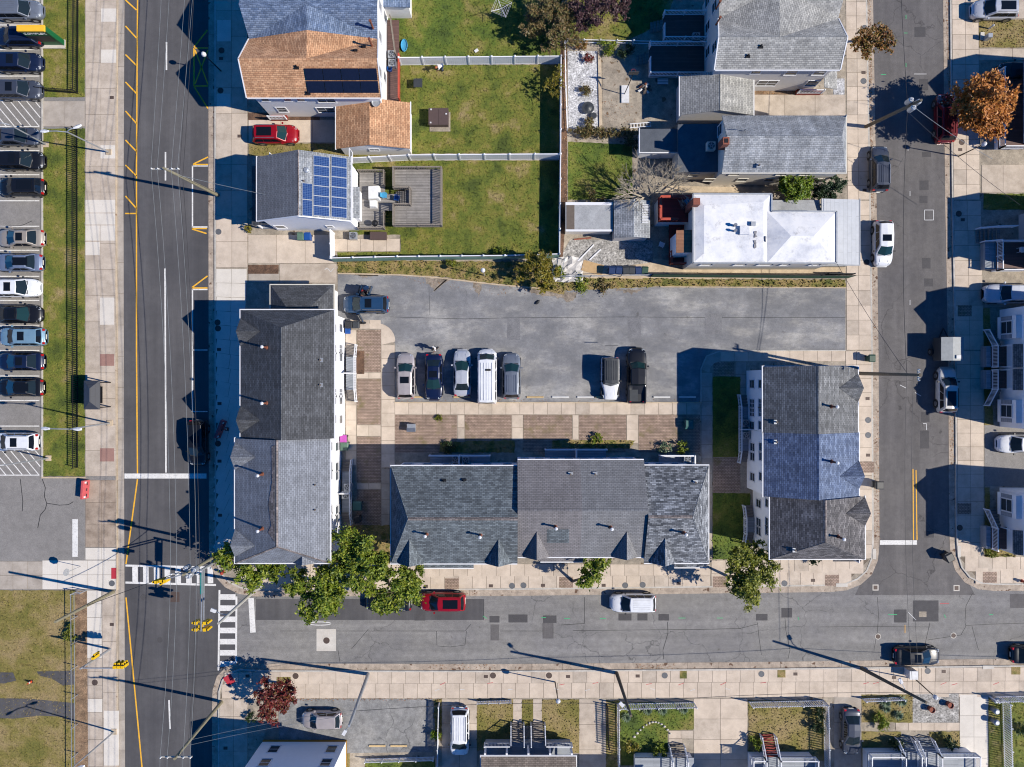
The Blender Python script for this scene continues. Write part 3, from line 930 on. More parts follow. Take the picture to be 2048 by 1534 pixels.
lawn([(954, 1398), (1026, 1398), (1026, 1500), (954, 1500)], 'lawn_dry', label='brown lawn behind the low white picket fence')
lawn([(1044, 1398), (1066, 1398), (1066, 1450), (1044, 1450)], 'lawn_dry', label='narrow dry strip between two stair walks')
lawn([(1084, 1398), (1158, 1398), (1158, 1505), (1084, 1505)], 'lawn_dry', label='dry lawn right of the twin stairs')
lawn([(1240, 1404), (1387, 1404), (1387, 1458), (1335, 1460), (1335, 1530), (1240, 1530)], 'lawn_green', label='green front lawn with a curved row of stones')
lawn([(1496, 1400), (1650, 1400), (1650, 1520), (1496, 1520)], 'lawn_dry', label='front lawn beside the red stair')
lawn([(1722, 1388), (1824, 1388), (1824, 1444), (1722, 1444)], 'lawn_dry', label='agave bed with thin dry grass')
lawn([(1722, 1462), (1800, 1462), (1800, 1540), (1722, 1540)], 'lawn_dry', 10)
lawn([(1858, 1462), (1918, 1462), (1918, 1540), (1858, 1540)], 'lawn_dry', 10)
lawn([(1976, 1396), (2150, 1390), (2150, 1560), (1976, 1560)], 'lawn', label='lawn beyond the long white picket fence')
lawn([(1425, 753), (1480, 753), (1480, 914), (1425, 914)], 'lawn_green', label='shaded grass between the white townhouse and walk')
lawn([(1425, 986), (1500, 986), (1500, 1118), (1425, 1118)], 'lawn_green', label='shaded lawn under the courtyard tree')
lawn([(880, 884), (1030, 880), (1030, 905), (880, 905)], 'weeds', 20, None, (.06, .25))
lawn([(1104, 880), (1270, 880), (1260, 896), (1104, 896)], 'weeds', 20, None, (.06, .25))
lawn([(695, 1050), (780, 1050), (780, 1126), (660, 1126)], 'weeds', 12, None, (.06, .2))
lawn([(1965, 616), (1978, 616), (1985, 850), (1968, 850)], 'lawn_dry', 14)
lawn([(1968, 974), (1978, 974), (1978, 1112), (1968, 1112)], 'lawn_dry', 14)
lawn([(1968, 1090), (2030, 1105), (2030, 1113), (1968, 1113)], 'weeds', 30, None, (.06, .25))
lawn([(562, 1506), (700, 1506), (700, 1600), (562, 1600)], 'lawn_dry', 8)
lawn([(730, 1522), (870, 1518), (870, 1600), (730, 1600)], 'lawn_green', label='green strip behind the louvred white fence')
lawn([(866, 1398), (884, 1398), (884, 1480), (872, 1480)], 'weeds', 30, None, (.06, .25))
lawn([(1212, 1400), (1240, 1400), (1240, 1560), (1212, 1560)], 'weeds', 14)
# broken asphalt in the corner lot
for pts in ([(-40, 1395), (60, 1396), (100, 1400), (150, 1405), (150, 1442), (120, 1432), (80, 1430), (30, 1436), (-40, 1434)], [(75, 1342), (150, 1340), (150, 1368), (128, 1370), (105, 1356), (80, 1350)], [(-40, 1343), (28, 1344), (34, 1360), (10, 1366), (-40, 1364)]):
    ground_poly('broken_asphalt', pts, 'asphalt_main', .145)
# fallen leaves swept into the gutters and beds (uncountable)
def litter(poly, n, z, size=.06, mat='leaf_fallen'):
    x, y = scatter(poly_px(poly), 1)
    xs = [p[0] for p in poly_px(poly)]; A = (max(xs) - min(xs)) * 3
    x, y = scatter(poly_px(poly), n)
    m = len(x)
    if m == 0:
        return np.zeros((0, 3))
    a = RNG.uniform(0, 6.28, m); s = RNG.uniform(.5, 1.2, m) * size
    V = np.empty((m, 4, 3))
    for k in range(4):
        V[:, k] = np.stack([x + np.cos(a + k * 1.571) * s * (1 if k % 2 else .6), y + np.sin(a + k * 1.571) * s * (1 if k % 2 else .6), z + RNG.uniform(0, .04, m)], 1)
    return V.reshape(-1, 3)
Ls = []
for pts, n, z in (([(1734, 0), (1741, 0), (1748, 400), (1742, 400)], 60, .02), ([(1742, 400), (1747, 400), (1752, 700), (1747, 700)], 22, .02), ([(1746, 830), (1758, 830), (1760, 1080), (1748, 1080)], 24, .02),
                  ([(1891, 0), (1899, 0), (1903, 200), (1896, 200)], 60, .02), ([(1898, 820), (1910, 820), (1911, 930), (1900, 930)], 40, .02), ([(820, 1182), (960, 1182), (960, 1190), (820, 1190)], 25, .02),
                  ([(1510, 180), (1645, 181), (1645, 189), (1510, 189)], 40, .15), ([(1957, 40), (2060, 40), (2060, 96), (1957, 96)], 12, .15), ([(1272, 1328), (1350, 1327), (1350, 1340), (1272, 1340)], 40, .02),
                  ([(560, 1395), (880, 1395), (880, 1400), (560, 1400)], 40, .13), ([(860, 1327), (990, 1327), (990, 1339), (860, 1339)], 14, .02), ([(800, 552), (1000, 562), (1100, 585), (1000, 590), (880, 575), (800, 560)], 6, .12),
                  ([(790, 798), (1400, 798), (1400, 804), (790, 804)], 8, .12), ([(1120, 90), (1134, 90), (1134, 400), (1122, 400)], 26, .135), ([(1204, 200), (1270, 190), (1270, 250), (1210, 250)], 8, .125)):
    Ls.append(litter(pts, n, z))
lo = link('fallen_leaves', raw_mesh('fallen_leaves', np.concatenate(Ls), 4, 'leaf_fallen'))
tag(lo, 'brown fallen leaves swept into the gutters', 'leaves', kind='stuff')

# ------------------------------------------------------------------ road markings
Z1 = .006
line(road_w, [(277, -300), (273, 330), (273, 700), (275, 948)], 2.6, 'line_yellow', Z1)
line(road_w, [(275, 958), (252, 1128)], 2.6, 'line_yellow', Z1)
line(road_w, [(252, 1195), (262, 1300), (284, 1534), (300, 1900)], 2.6, 'line_yellow', Z1)
for ya, yb in ((-54, -34), (0, 20), (52, 76), (109, 131), (164, 187), (222, 247), (280, 303), (330, 352), (392, 417)):
    line(road_w, [(251, ya), (273, yb)], 2.6, 'line_yellow', Z1)
line(road_w, [(250, 427), (272, 427)], 2.6, 'line_yellow', Z1)
for pts in ([(388, 96), (416, 96)], [(388, 96), (388, 172)], [(388, 172), (416, 172)], [(416, 100), (390, 168)], [(390, 100), (416, 169)], [(388, 94), (415, 60)], [(388, 173), (416, 217)],
            [(386, 329), (416, 329)], [(387, 328), (416, 314)], [(384, 457), (414, 457)], [(384, 458), (413, 467)], [(384, 576), (415, 576)], [(384, 575), (415, 552)]):
    line(road_w, pts, 2.6, 'line_yellow', Z1)
for pts, w in (([(333, 84), (333, 140)], 3), ([(331, 304), (331, 361)], 3), ([(330, 537), (332, 945)], 3), ([(338, 1400), (340, 1458)], 3), ([(385, 331), (385, 455)], 2.6), ([(385, 578), (385, 824)], 2.6),
               ([(385, 454), (415, 454)], 2.6), ([(385, 579), (415, 579)], 2.6), ([(385, 700), (415, 700)], 2), ([(385, 823), (415, 823)], 2), ([(385, 332), (416, 332)], 2)):
    line(road_w, pts, w, 'line_white', Z1 + .001)
line(road_w, [(249, 952), (413, 952)], 10, 'line_white', Z1 + .002)
line(road_w, [(251, 1131), (424, 1135)], 4, 'line_white', Z1 + .001)
line(road_w, [(251, 1165), (432, 1170)], 4, 'line_white', Z1 + .001)
for i in range(8):
    xx = 270 + i * 21.5
    line(road_w, [(xx, 1132.5), (xx + .5, 1166.5)], 11, 'line_white', Z1 - .002)
line(road_w, [(439, 1180), (437, 1341)], 3.6, 'line_white', Z1 + .001)
line(road_w, [(473, 1193), (472, 1328)], 3.6, 'line_white', Z1 + .001)
for i in range(7):
    yy = 1194 + i * 22.3
    line(road_w, [(440, yy), (471, yy)], 11, 'line_white', Z1 - .002)
line(road_s, [(502, 1196), (506, 1265)], 11, 'line_white', Z1)
for pts in ([(1826, 938), (1827, 1080)], [(1832, 940), (1834, 1080)]):
    line(road_e, pts, 1.9, 'line_yellow', Z1)
line(road_e, [(1760, 1085), (1834, 1085)], 9, 'line_white', Z1 + .001)
for y in (3, 51, 100, 153, 202, 254, 302, 350, 402, 453, 501, 553, 601, 652, 701, 752, 801, 852, 899, 950):
    line(wl, [(-40, y), (80, y)], 2, 'line_white', .113)
for i in range(7):
    xx = -28 + i * 16.5
    line(wl, [(xx, 203), (min(xx + 42, 82), 203 + min(42, 82 - xx) * 1.2)], 1.8, 'line_white', .114)
    line(wl, [(xx, 900), (min(xx + 42, 82), 900 + min(42, 82 - xx) * 1.2)], 1.8, 'line_white', .114)
patch(wl, 146, 1038, 157, 1113, 'line_white', .115, 'marking')
# asphalt repairs, each a panel of its own
for p in ((1829, 54, 1851, 74), (1844, 304, 1862, 314), (1839, 361, 1857, 380), (1839, 392, 1855, 406), (1844, 516, 1861, 537), (1848, 557, 1866, 573), (1842, 824, 1859, 844), (1840, 861, 1858, 897), (1849, 1062, 1868, 1075), (1838, 158, 1856, 180), (1788, 1219, 1813, 1245)):
    patch(road_e if p[1] < 1180 else road_s, *p, 'asphalt_patch', .003, 'asphalt_repair')
for p in ((979, 1232, 999, 1245), (1017, 1229, 1055, 1245), (1086, 1231, 1113, 1246), (1237, 1227, 1263, 1241), (1275, 1227, 1295, 1241), (1317, 1228, 1338, 1241), (1512, 1228, 1535, 1241), (1563, 1216, 1584, 1235), (1826, 1201, 1877, 1243), (829, 1228, 850, 1241)):
    patch(road_s, *p, 'asphalt_patch', .003, 'asphalt_repair')
patch(road_s, 512, 1198, 968, 1240, 'asphalt_main', .0005, 'asphalt_repair', .004)
patch(road_s, 633, 1258, 672, 1302, 'concrete_new', .004, 'concrete_repair')
patch(road_s, 1838, 1223, 1853, 1234, 'concrete_old', .006, 'concrete_repair')
for p in ((1085, 1246, 1107, 1277, 'asphalt_side'), (981, 1249, 998, 1281, 'asphalt_side'), (1122, 1250, 1146, 1316, 'asphalt_street'), (2020, 1188, 2100, 1216, 'asphalt_side')):
    patch(road_s, *p[:4], p[4], .001, 'asphalt_repair', .004)
for p in ((1014, 636, 1040, 680), (1255, 635, 1281, 677), (1409, 627, 1443, 668)):
    patch(lot, *p, 'lot_repair', .117, 'asphalt_repair')
for q in ([(846, 553), (905, 557), (880, 572), (868, 584), (858, 570)], [(944, 562), (966, 565), (958, 592), (950, 580)], [(1040, 574), (1110, 582), (1160, 584), (1140, 606), (1128, 596), (1075, 592)], [(700, 548), (760, 550), (730, 556)], [(1228, 579), (1290, 577), (1262, 588)]):
    MB().prism(poly_px(ragged(q, 3, 3)), .11, .1165).build('dirt_patch', 'dirt', lot)
# sealed cracks
for par, z, pts, w in ((wl, .114, [(42, 958), (47, 1002), (46, 1022)], 1.2), (wl, .114, [(86, 958), (92, 975), (90, 992), (95, 1007), (92, 1018), (82, 1030), (77, 1055)], 1.3), (wl, .114, [(95, 1006), (120, 1010), (138, 1009), (148, 1003)], 1.2), (wl, .114, [(0, 453), (44, 452), (66, 442)], 1.0),
                       (road_s, .002, [(968, 1198), (967, 1239)], .9), (road_s, .002, [(1169, 1194), (1169, 1247), (1122, 1250)], .8), (road_s, .002, [(1000, 1262), (1086, 1262)], .7), (road_s, .002, [(1146, 1261), (1264, 1260), (1400, 1259), (1480, 1257), (1515, 1248)], .8),
                       (road_s, .002, [(1515, 1245), (1518, 1275), (1523, 1310)], .7), (road_s, .002, [(1570, 1236), (1572, 1262), (1580, 1300), (1576, 1318)], .7), (road_s, .002, [(1640, 1254), (1748, 1253), (1860, 1254)], .7), (road_s, .002, [(1335, 1244), (1336, 1266), (1326, 1300), (1327, 1318)], 1.0),
                       (road_s, .002, [(1945, 1186), (1932, 1212), (1930, 1245), (1932, 1252), (1922, 1270), (1855, 1280)], .8), (road_s, .002, [(1932, 1251), (1990, 1248), (2060, 1246)], .7), (road_s, .002, [(1944, 1252), (1950, 1275), (1957, 1300)], .7), (road_s, .002, [(1860, 1245), (1852, 1280), (1850, 1300)], .8),
                       (road_s, .002, [(560, 1262), (740, 1262), (930, 1262), (942, 1248)], .7), (road_s, .002, [(676, 1300), (680, 1325)], .7), (road_s, .002, [(737, 1258), (720, 1278), (703, 1298)], .7), (road_s, .002, [(873, 1262), (874, 1292), (900, 1294), (930, 1290), (933, 1262)], .7),
                       (road_s, .002, [(1755, 1194), (1757, 1230), (1755, 1262), (1748, 1300)], .7), (lot, .115, [(780, 634), (930, 638), (1010, 636), (1250, 634), (1400, 635), (1690, 635)], .8), (lot, .115, [(858, 575), (860, 630)], .6)):
    line(par, pts, w, 'tar', z, 'sealed_crack')
# surveyors' spray marks
for par, pts, m in ((road_e, [(1812, 30), (1812, 38)], 'spray_green'), (road_e, [(1808, 66), (1815, 66)], 'spray_green'), (road_e, [(1812, 126), (1812, 134)], 'spray_green'), (road_e, [(1762, 149), (1772, 149)], 'spray_green'), (road_e, [(1828, 148), (1853, 148)], 'spray_white'), (road_e, [(1849, 420), (1867, 420), (1867, 440), (1849, 440), (1849, 420)], 'spray_white'),
                    (road_e, [(1816, 295), (1816, 302)], 'spray_white'), (road_e, [(1820, 382), (1820, 392)], 'spray_white'), (road_e, [(1846, 847), (1853, 847), (1853, 860)], 'spray_white'), (road_e, [(1820, 600), (1820, 610)], 'spray_white'), (road_e, [(1800, 770), (1812, 776)], 'spray_white'), (road_e, [(1830, 785), (1842, 792)], 'spray_white'),
                    (road_s, [(966, 1232), (974, 1237)], 'spray_green'), (road_s, [(1083, 1235), (1092, 1235)], 'spray_green'), (road_s, [(1128, 1237), (1140, 1237)], 'spray_green'), (road_s, [(1200, 1237), (1212, 1237)], 'spray_green'), (road_s, [(1357, 1236), (1371, 1236)], 'spray_green'), (road_s, [(1434, 1236), (1446, 1236)], 'spray_green'), (road_s, [(1596, 1234), (1598, 1240)], 'spray_green'),
                    (road_s, [(1776, 1229), (1794, 1229)], 'spray_green'), (road_s, [(1888, 1229), (1892, 1236)], 'spray_green'), (road_s, [(1978, 1229), (1986, 1229)], 'spray_green'), (road_s, [(1810, 1250), (1810, 1266)], 'line_yellow'), (road_s, [(1816, 1224), (1832, 1240)], 'spray_white'), (road_s, [(1880, 1207), (1898, 1207)], 'spray_red')):
    line(par, pts, 1.1, m, .007, 'spray_mark')
for x in (880, 975, 1118, 1185, 1292, 1356, 1440, 1520, 1725, 1745, 1880, 1902, 1985):
    line(sw, [(x, 1364 + (x % 7)), (x + 11, 1364 + (x % 5))], 1.0, 'spray_red', .133, 'spray_mark')
for x in (870, 920, 1016, 1108, 1170, 1300, 1380, 1450):
    line(sw, [(x, 1380 - (x % 6)), (x + 9, 1378)], .9, 'spray_white', .133, 'spray_mark')
line(sw, [(650, 540), (655, 536), (662, 544), (668, 537)], .9, 'spray_white', .133, 'spray_mark')
# oval loop paint by the stop line
mb = MB()
ov = [(640 + 22 * math.cos(i * .35), 1247 + 3.2 * math.sin(i * .35)) for i in range(19)]
line(road_s, ov, 1.6, 'line_white', .008)
# ------------------------------------------------------------------ building helpers
def building(name, label, px, py, cat='house', group=None):
    p = G(px, py)
    return thing(name, label, cat, (p.x, p.y, BLK), 0, group, True)
def gable_faces(x0, x1, y0, y1, e, r, axis, hip0=0.0, hip1=0.0, off=0.0, e1=None):
    """top faces of a pitched roof; axis is the ridge direction, hips in metres at the low and high end"""
    if axis == 'y':
        xm = (x0 + x1) / 2 + off
        A, B, Cc, D = (x0, y0, e), (x1, y0, e), (x1, y1, e), (x0, y1, e)
        R0, R1 = (xm, y0 + hip0, r), (xm, y1 - hip1, r)
        f = [[A, R0, R1, D], [B, Cc, R1, R0]]
        if hip0: f.append([A, B, R0])
        if hip1: f.append([Cc, D, R1])
    else:
        ym = (y0 + y1) / 2 + off
        A, B, Cc, D = (x0, y0, e), (x1, y0, e), (x1, y1, e), (x0, y1, e)
        R0, R1 = (x0 + hip0, ym, r), (x1 - hip1, ym, r)
        f = [[A, B, R1, R0], [D, R0, R1, Cc]]
        if hip0: f.append([D, A, R0])
        if hip1: f.append([B, Cc, R1])
    return f
def wall_block(root, x0, x1, y0, y1, e, mat, r=None, axis='y', ends=(1, 1), z0=BLK, off=0.0, name='wall'):
    mb = MB().box(x0, x1, y0, y1, z0, e)
    if r:
        if axis == 'y':
            xm = (x0 + x1) / 2 + off
            for k, yy in ((0, y0), (1, y1)):
                if ends[k]:
                    d = .08 if k == 0 else -.08
                    mb.add([(x0, yy, e), (x1, yy, e), (xm, yy, r), (x0, yy + d, e), (x1, yy + d, e), (xm, yy + d, r)], [(0, 1, 2), (5, 4, 3), (0, 2, 5, 3), (1, 4, 5, 2)])
        else:
            ym = (y0 + y1) / 2 + off
            for k, xx in ((0, x0), (1, x1)):
                if ends[k]:
                    d = .08 if k == 0 else -.08
                    mb.add([(xx, y0, e), (xx, y1, e), (xx, ym, r), (xx + d, y0, e), (xx + d, y1, e), (xx + d, ym, r)], [(0, 1, 2), (5, 4, 3), (0, 2, 5, 3), (1, 4, 5, 2)])
    return mb.build(name, mat, root)
def eave_trim(root, x0, x1, y0, y1, e, sides='NSEW', mat='white_paint', w=.10):
    for s in sides:
        mb = MB()
        if s == 'N': mb.box(x0, x1, y1 + .002, y1 + w, e - .16, e - .01)
        if s == 'S': mb.box(x0, x1, y0 - w, y0 - .002, e - .16, e - .01)
        if s == 'E': mb.box(x1 + .002, x1 + w, y0 - w, y1 + w, e - .165, e - .012)
        if s == 'W': mb.box(x0 - w, x0 - .002, y0 - w, y1 + w, e - .165, e - .012)
        mb.build('gutter_trim', mat, root)
def ridge(root, a, b, mat='ridge_grey', w=.28):
    a, b = Vector(a), Vector(b)
    d = (b - a).normalized()
    n = Vector((-d.y, d.x, 0)) * w / 2
    dz = Vector((0, 0, -.07))
    up = Vector((0, 0, .025))
    MB().add([a + n + dz, b + n + dz, b + up, a + up, a - n + dz, b - n + dz], [(0, 1, 2, 3), (3, 2, 5, 4), (0, 3, 4), (1, 5, 2)]).build('ridge_cap', mat, root)
def cross_gable(root, side, c, half, base, e, slope, rise, mat, face='siding_white', out=.0):
    """small gable over the eave on one side. base = eave coordinate on that side, slope = rise per metre of the main roof"""
    run = rise / slope
    pk = e + rise
    if side in 'EW':
        sg = 1 if side == 'E' else -1
        xo, xi = base + sg * out, base - sg * run
        E1, E2, Pk, I = (xo, c - half, e), (xo, c + half, e), (xo, c, pk), (xi, c, pk)
        q = .04
        faces = [[(E1[0], E1[1], e + q), (xo, c, pk + q), (xi, c, pk + q)], [(E2[0], E2[1], e + q), (xi, c, pk + q), (xo, c, pk + q)]]
        tri = [(xo - sg * .03, c - half + .1, e - .1), (xo - sg * .03, c + half - .1, e - .1), (xo - sg * .03, c, pk - .15)]
        tri2 = [(x - sg * .5, y, z) for x, y, z in tri]
    else:
        sg = 1 if side == 'N' else -1
        yo, yi = base + sg * out, base - sg * run
        q = .04
        faces = [[(c - half, yo, e + q), (c, yo, pk + q), (c, yi, pk + q)], [(c + half, yo, e + q), (c, yi, pk + q), (c, yo, pk + q)]]
        tri = [(c - half + .1, yo - sg * .03, e - .1), (c + half - .1, yo - sg * .03, e - .1), (c, yo - sg * .03, pk - .15)]
        tri2 = [(x, y - sg * .5, z) for x, y, z in tri]
    o = MB().shell(faces, .12).build('gable_roof', mat, root)
    MB().add(tri + tri2, [(0, 1, 2), (5, 4, 3), (0, 2, 5, 3), (1, 4, 5, 2), (0, 3, 4, 1)]).build('gable_wall', face, root)
def flue(root, x, y, z, h=1.75):
    b = MB().lathe((x, y, z - .25), [(.24, 0), (.2, .25), (.11, .42), (.085, h * .85)], 10).build('flue', 'rust', root)
    MB().lathe((x, y, z - .25 + h * .85), [(.1, 0), (.15, .05), (.15, .16), (.05, .22)], 10).build('flue_cap', 'lamp_white', b)
def vent(root, x, y, z, mat='lead_patch'):
    b = MB().lathe((x, y, z - .15), [(.1, 0), (.075, .2), (.075, .42)], 8).build('vent_pipe', mat, root)
    MB().box(x - .22, x + .22, y - .2, y + .2, z - .12, z - .005 + .03).build('flashing', 'galvanised' if mat != 'black_metal' else mat, b)
def window(root, wall, u, z, w, h, plane, frame='white_paint', grid=(1, 2), pane='window_pane'):
    """wall 'N','S','E','W' gives the facing; plane the wall coordinate; u the centre along it; z the sill height"""
    sg = 1 if wall in 'NE' else -1
    d0, d1 = plane - sg * .02, plane + sg * .05
    def bx(mb, u0, u1, z0, z1, a, b):
        if wall in 'NS': mb.box(u0, u1, a, b, z0, z1)
        else: mb.box(a, b, u0, u1, z0, z1)
    f = MB(); t_ = .09
    bx(f, u - w / 2 - t_, u + w / 2 + t_, z - t_, z, d0, d1 + sg * .03)
    bx(f, u - w / 2 - t_, u + w / 2 + t_, z + h, z + h + t_, d0, d1)
    bx(f, u - w / 2 - t_, u - w / 2, z, z + h, d0, d1)
    bx(f, u + w / 2, u + w / 2 + t_, z, z + h, d0, d1)
    fo = f.build('window', frame, root)
    for i in range(grid[0]):
        for j in range(grid[1]):
            p = MB()
            cw, ch = w / grid[0], h / grid[1]
            bx(p, u - w / 2 + i * cw + .025, u - w / 2 + (i + 1) * cw - .025, z + j * ch + .025, z + (j + 1) * ch - .025, plane + sg * .004, plane + sg * .022)
            p.build('pane', pane, fo)
    s = MB()
    for i in range(1, grid[0]): bx(s, u - w / 2 + i * w / grid[0] - .025, u - w / 2 + i * w / grid[0] + .025, z, z + h, d0, plane + sg * .03)
    for j in range(1, grid[1]): bx(s, u - w / 2, u + w / 2, z + j * h / grid[1] - .025, z + j * h / grid[1] + .025, d0, plane + sg * .034)
    if s.v: s.build('sash_bar', frame, fo)
def door(root, wall, u, plane, w=.95, h=2.05, z=BLK, mat='white_paint'):
    sg = 1 if wall in 'NE' else -1
    m = MB()
    a, b = plane - sg * .02, plane + sg * .045
    (m.box(u - w / 2, u + w / 2, a, b, z, z + h) if wall in 'NS' else m.box(a, b, u - w / 2, u + w / 2, z, z + h))
    d = m.build('door', mat, root)
    k = MB()
    (k.box(u + w * .36, u + w * .42, b, b + sg * .06, z + .95, z + 1.05) if wall in 'NS' else k.box(b, b + sg * .06, u + w * .36, u + w * .42, z + .95, z + 1.05))
    k.build('handle', 'steel', d)
def railing(root, pts, h=.95, mat='white_vinyl', pitch=.14, post=.11, top=.09, bal=.035):
    """a railing along a 3D polyline: posts, rails and balusters"""
    pts = [Vector(p) for p in pts]
    up = Vector((0, 0, 1))
    po = MB(); ra = MB(); ba = MB()
    for p in pts:
        po.box(p.x - post / 2, p.x + post / 2, p.y - post / 2, p.y + post / 2, p.z - .02, p.z + h + .08)
    for a, b in zip(pts, pts[1:]):
        ra.bar(a + up * h, b + up * h, top, .06)
        ra.bar(a + up * .1, b + up * .1, .06, .06)
        n = max(2, int((b - a).length / pitch))
        for i in range(1, n):
            q = a + (b - a) * i / n
            ba.box(q.x - bal / 2, q.x + bal / 2, q.y - bal / 2, q.y + bal / 2, q.z + .1, q.z + h)
    r = ra.build('railing', mat, root)
    po.build('post', mat, r)
    b = ba.build('baluster', mat, r)
    b['kind'] = 'stuff'
    return r
def stairs(root, x0, x1, y0, y1, z0, z1, n, mat, axis='y', up=1, name='stair'):
    """n treads from z0 up to z1 running along the axis (up = +1 rises towards the high coordinate)"""
    for i in range(n):
        k = i if up > 0 else n - 1 - i
        z = z0 + (z1 - z0) * (k + 1) / n
        if axis == 'y':
            a, b = y0 + (y1 - y0) * i / n, y0 + (y1 - y0) * (i + 1) / n
            MB().box(x0, x1, a + .012, b - .012, z - .06, z).build('tread', mat, root)
        else:
            a, b = x0 + (x1 - x0) * i / n, x0 + (x1 - x0) * (i + 1) / n
            MB().box(a + .012, b - .012, y0, y1, z - .06, z).build('tread', mat, root)
def ac_unit(px, py, label, h0=.12, mat='galvanised', s=.8, rz=0.0, group='outdoor air conditioner units'):
    p = G(px, py, h0 + .7)
    t = thing('air_conditioner', label, 'air conditioner', (p.x, p.y, h0), rz, group)
    MB().box(-s / 2, s / 2, -s / 2, s / 2, 0, .7).build('casing', mat, t)
    MB().lathe((0, 0, .70), [(s * .42, 0), (s * .42, .02)], 16).build('fan_grille', 'dark_plastic', t)
    m = MB()
    for i in range(5):
        a = i * math.pi * .4
        m.bar((.05 * math.cos(a), .05 * math.sin(a), .73), (s * .36 * math.cos(a + .3), s * .36 * math.sin(a + .3), .73), .09, .012)
    m.build('fan_blade', 'steel', t)
    m = MB()
    for r in (.15, .27, .38):
        k = [(s * r * math.cos(i * .524), s * r * math.sin(i * .524), .745) for i in range(13)]
        m.path(k, .008, 4)
    m.build('fan_guard', 'galvanised', t)
    return t
def slope_z(x, x_eave, x_ridge, e, r):
    return e + (r - e) * (x - x_eave) / (x_ridge - x_eave)

# ------------------------------------------------------------------ west row: two pairs of townhouses
E, RZ = 6.0, 8.35
b = building('townhouse_row', 'long white townhouse row with charcoal and pale grey hipped roofs along the main road', 570, 870, 'townhouse')
xa0, xa1, ya0, ya1 = rect(481, 877, 668, 620, E); ya0, ya1 = min(ya0, ya1), max(ya0, ya1)
xb0, xb1, yb0, yb1 = rect(470, 877, 660, 1126, E); yb0, yb1 = min(yb0, yb1), max(yb0, yb1)
ov = .3
wall_block(b, xa0 + ov, xa1 - ov, ya0 - .05, ya1 - ov, E - .14, 'siding_white')
wall_block(b, xb0 + ov, xb1 - ov, yb0 + ov, yb1 - .05, E - .14, 'siding_white')
xma, xmb = G(562, 760, RZ).x, G(553, 1000, RZ).x
offa, offb = xma - (xa0 + xa1) / 2, xmb - (xb0 + xb1) / 2
hipa = ya1 - G(562, 655, RZ).y
hipb = G(553, 1093, RZ).y - yb0
ra = MB().shell(gable_faces(xa0, xa1, ya0, ya1, E, RZ, 'y', 0, hipa, offa)).build('roof', 'shingle_charcoal', b)
rb = MB().shell(gable_faces(xb0, xb1, yb0, yb1, E, RZ, 'y', hipb, 0, offb)).build('roof', 'shingle_silver', b)
ridge(ra, (xma, ya0, RZ), (xma, ya1 - hipa, RZ), 'shingle_charcoal')
ridge(rb, (xmb, yb0 + hipb, RZ), (xmb, yb1, RZ))
ridge(rb, (xmb, yb0 + hipb, RZ), (xb0, yb0, E)); ridge(rb, (xmb, yb0 + hipb, RZ), (xb1, yb0, E))
MB().add([(xmb - .95, yb0 + hipb + 1.2, RZ - .44), (xmb - .2, yb0 + hipb + .4, RZ - .06), (xmb - .2, yb1 - .4, RZ - .06), (xmb - .55, yb1 - .6, RZ - .23), (xmb - .5, (yb0 + yb1) / 2 + 2, RZ - .2), (xmb - .9, (yb0 + yb1) / 2, RZ - .42), (xmb - .6, (yb0 + yb1) / 2 - 2, RZ - .26)], [(0, 1, 2, 3, 4, 5, 6)]).build('roof_repair', 'ridge_grey', rb)
sla, slb = (RZ - E) / (xma - xa0), (RZ - E) / (xmb - xb0)
for py in (663, 840):
    cross_gable(b, 'W', G(480, py, E + .9).y, 1.32, xa0, E, sla, 1.15, 'shingle_charcoal')
for py in (914, 1090):
    cross_gable(b, 'W', G(470, py, E + .9).y, 1.32, xb0, E, slb, 1.15, 'shingle_silver')
cross_gable(b, 'S', G(610, 1125, E).x, 1.15, yb0, E, (RZ - E) / hipb, .95, 'shingle_silver')
eave_trim(b, xa0, xa1, ya0, ya1, E, 'NE'); eave_trim(b, xb0, xb1, yb0, yb1, E, 'SEW'); eave_trim(b, xa0, xa1, ya0, ya1, E, 'W')
for px, py in ((533, 695), (533, 806)):
    p = G(px, py, 7.6); flue(ra, p.x, p.y, slope_z(p.x, xa0, xma, E, RZ))
for px, py in ((525, 948), (525, 1057)):
    p = G(px, py, 7.6); flue(rb, p.x, p.y, slope_z(p.x, xb0, xmb, E, RZ))
for px, py, r_, e1 in ((640, 720, ra, xa1), (640, 770, ra, xa1), (630, 970, rb, xb1), (630, 1020, rb, xb1)):
    p = G(px, py, 6.8); vent(r_, p.x, p.y, slope_z(p.x, e1, xma if r_ is ra else xmb, E, RZ))
for py in (657, 698, 715, 785, 800, 838):
    for z in (1.4, 4.0):
        window(b, 'E', G(0, py, z).y, z, .8, 1.25, xa1 - ov, grid=(2, 3) if py in (698, 785) else (1, 2))
for py in (892, 932, 950, 1018, 1034):
    for z in (1.4, 4.0):
        window(b, 'E', G(0, py, z).y, z, .8, 1.25, xb1 - ov)
for py in (640, 700, 760, 820):
    for z in (1.2, 4.0): window(b, 'W', G(0, py).y, z, .9, 1.4, xa0 + ov)
for py in (900, 960, 1020, 1080):
    for z in (1.2, 4.0): window(b, 'W', G(0, py).y, z, .9, 1.4, xb0 + ov)
# entry porch roof at the north end
x0, x1, y0, y1 = rect(541, 570, 667, 640, 3.2)
MB().shell(gable_faces(x0, x1, y0 - 1.2, y1, 3.2, 4.5, 'x', 2.0, 2.0)).build('porch_roof', 'shingle_charcoal', b)
wall_block(b, x0 + .3, x1 - .3, y0, y1 - .3, 3.06, 'siding_white', name='porch_wall')
eave_trim(b, x0, x1, y0 - 1.2, y1, 3.2, 'NEW', 'cream_trim')
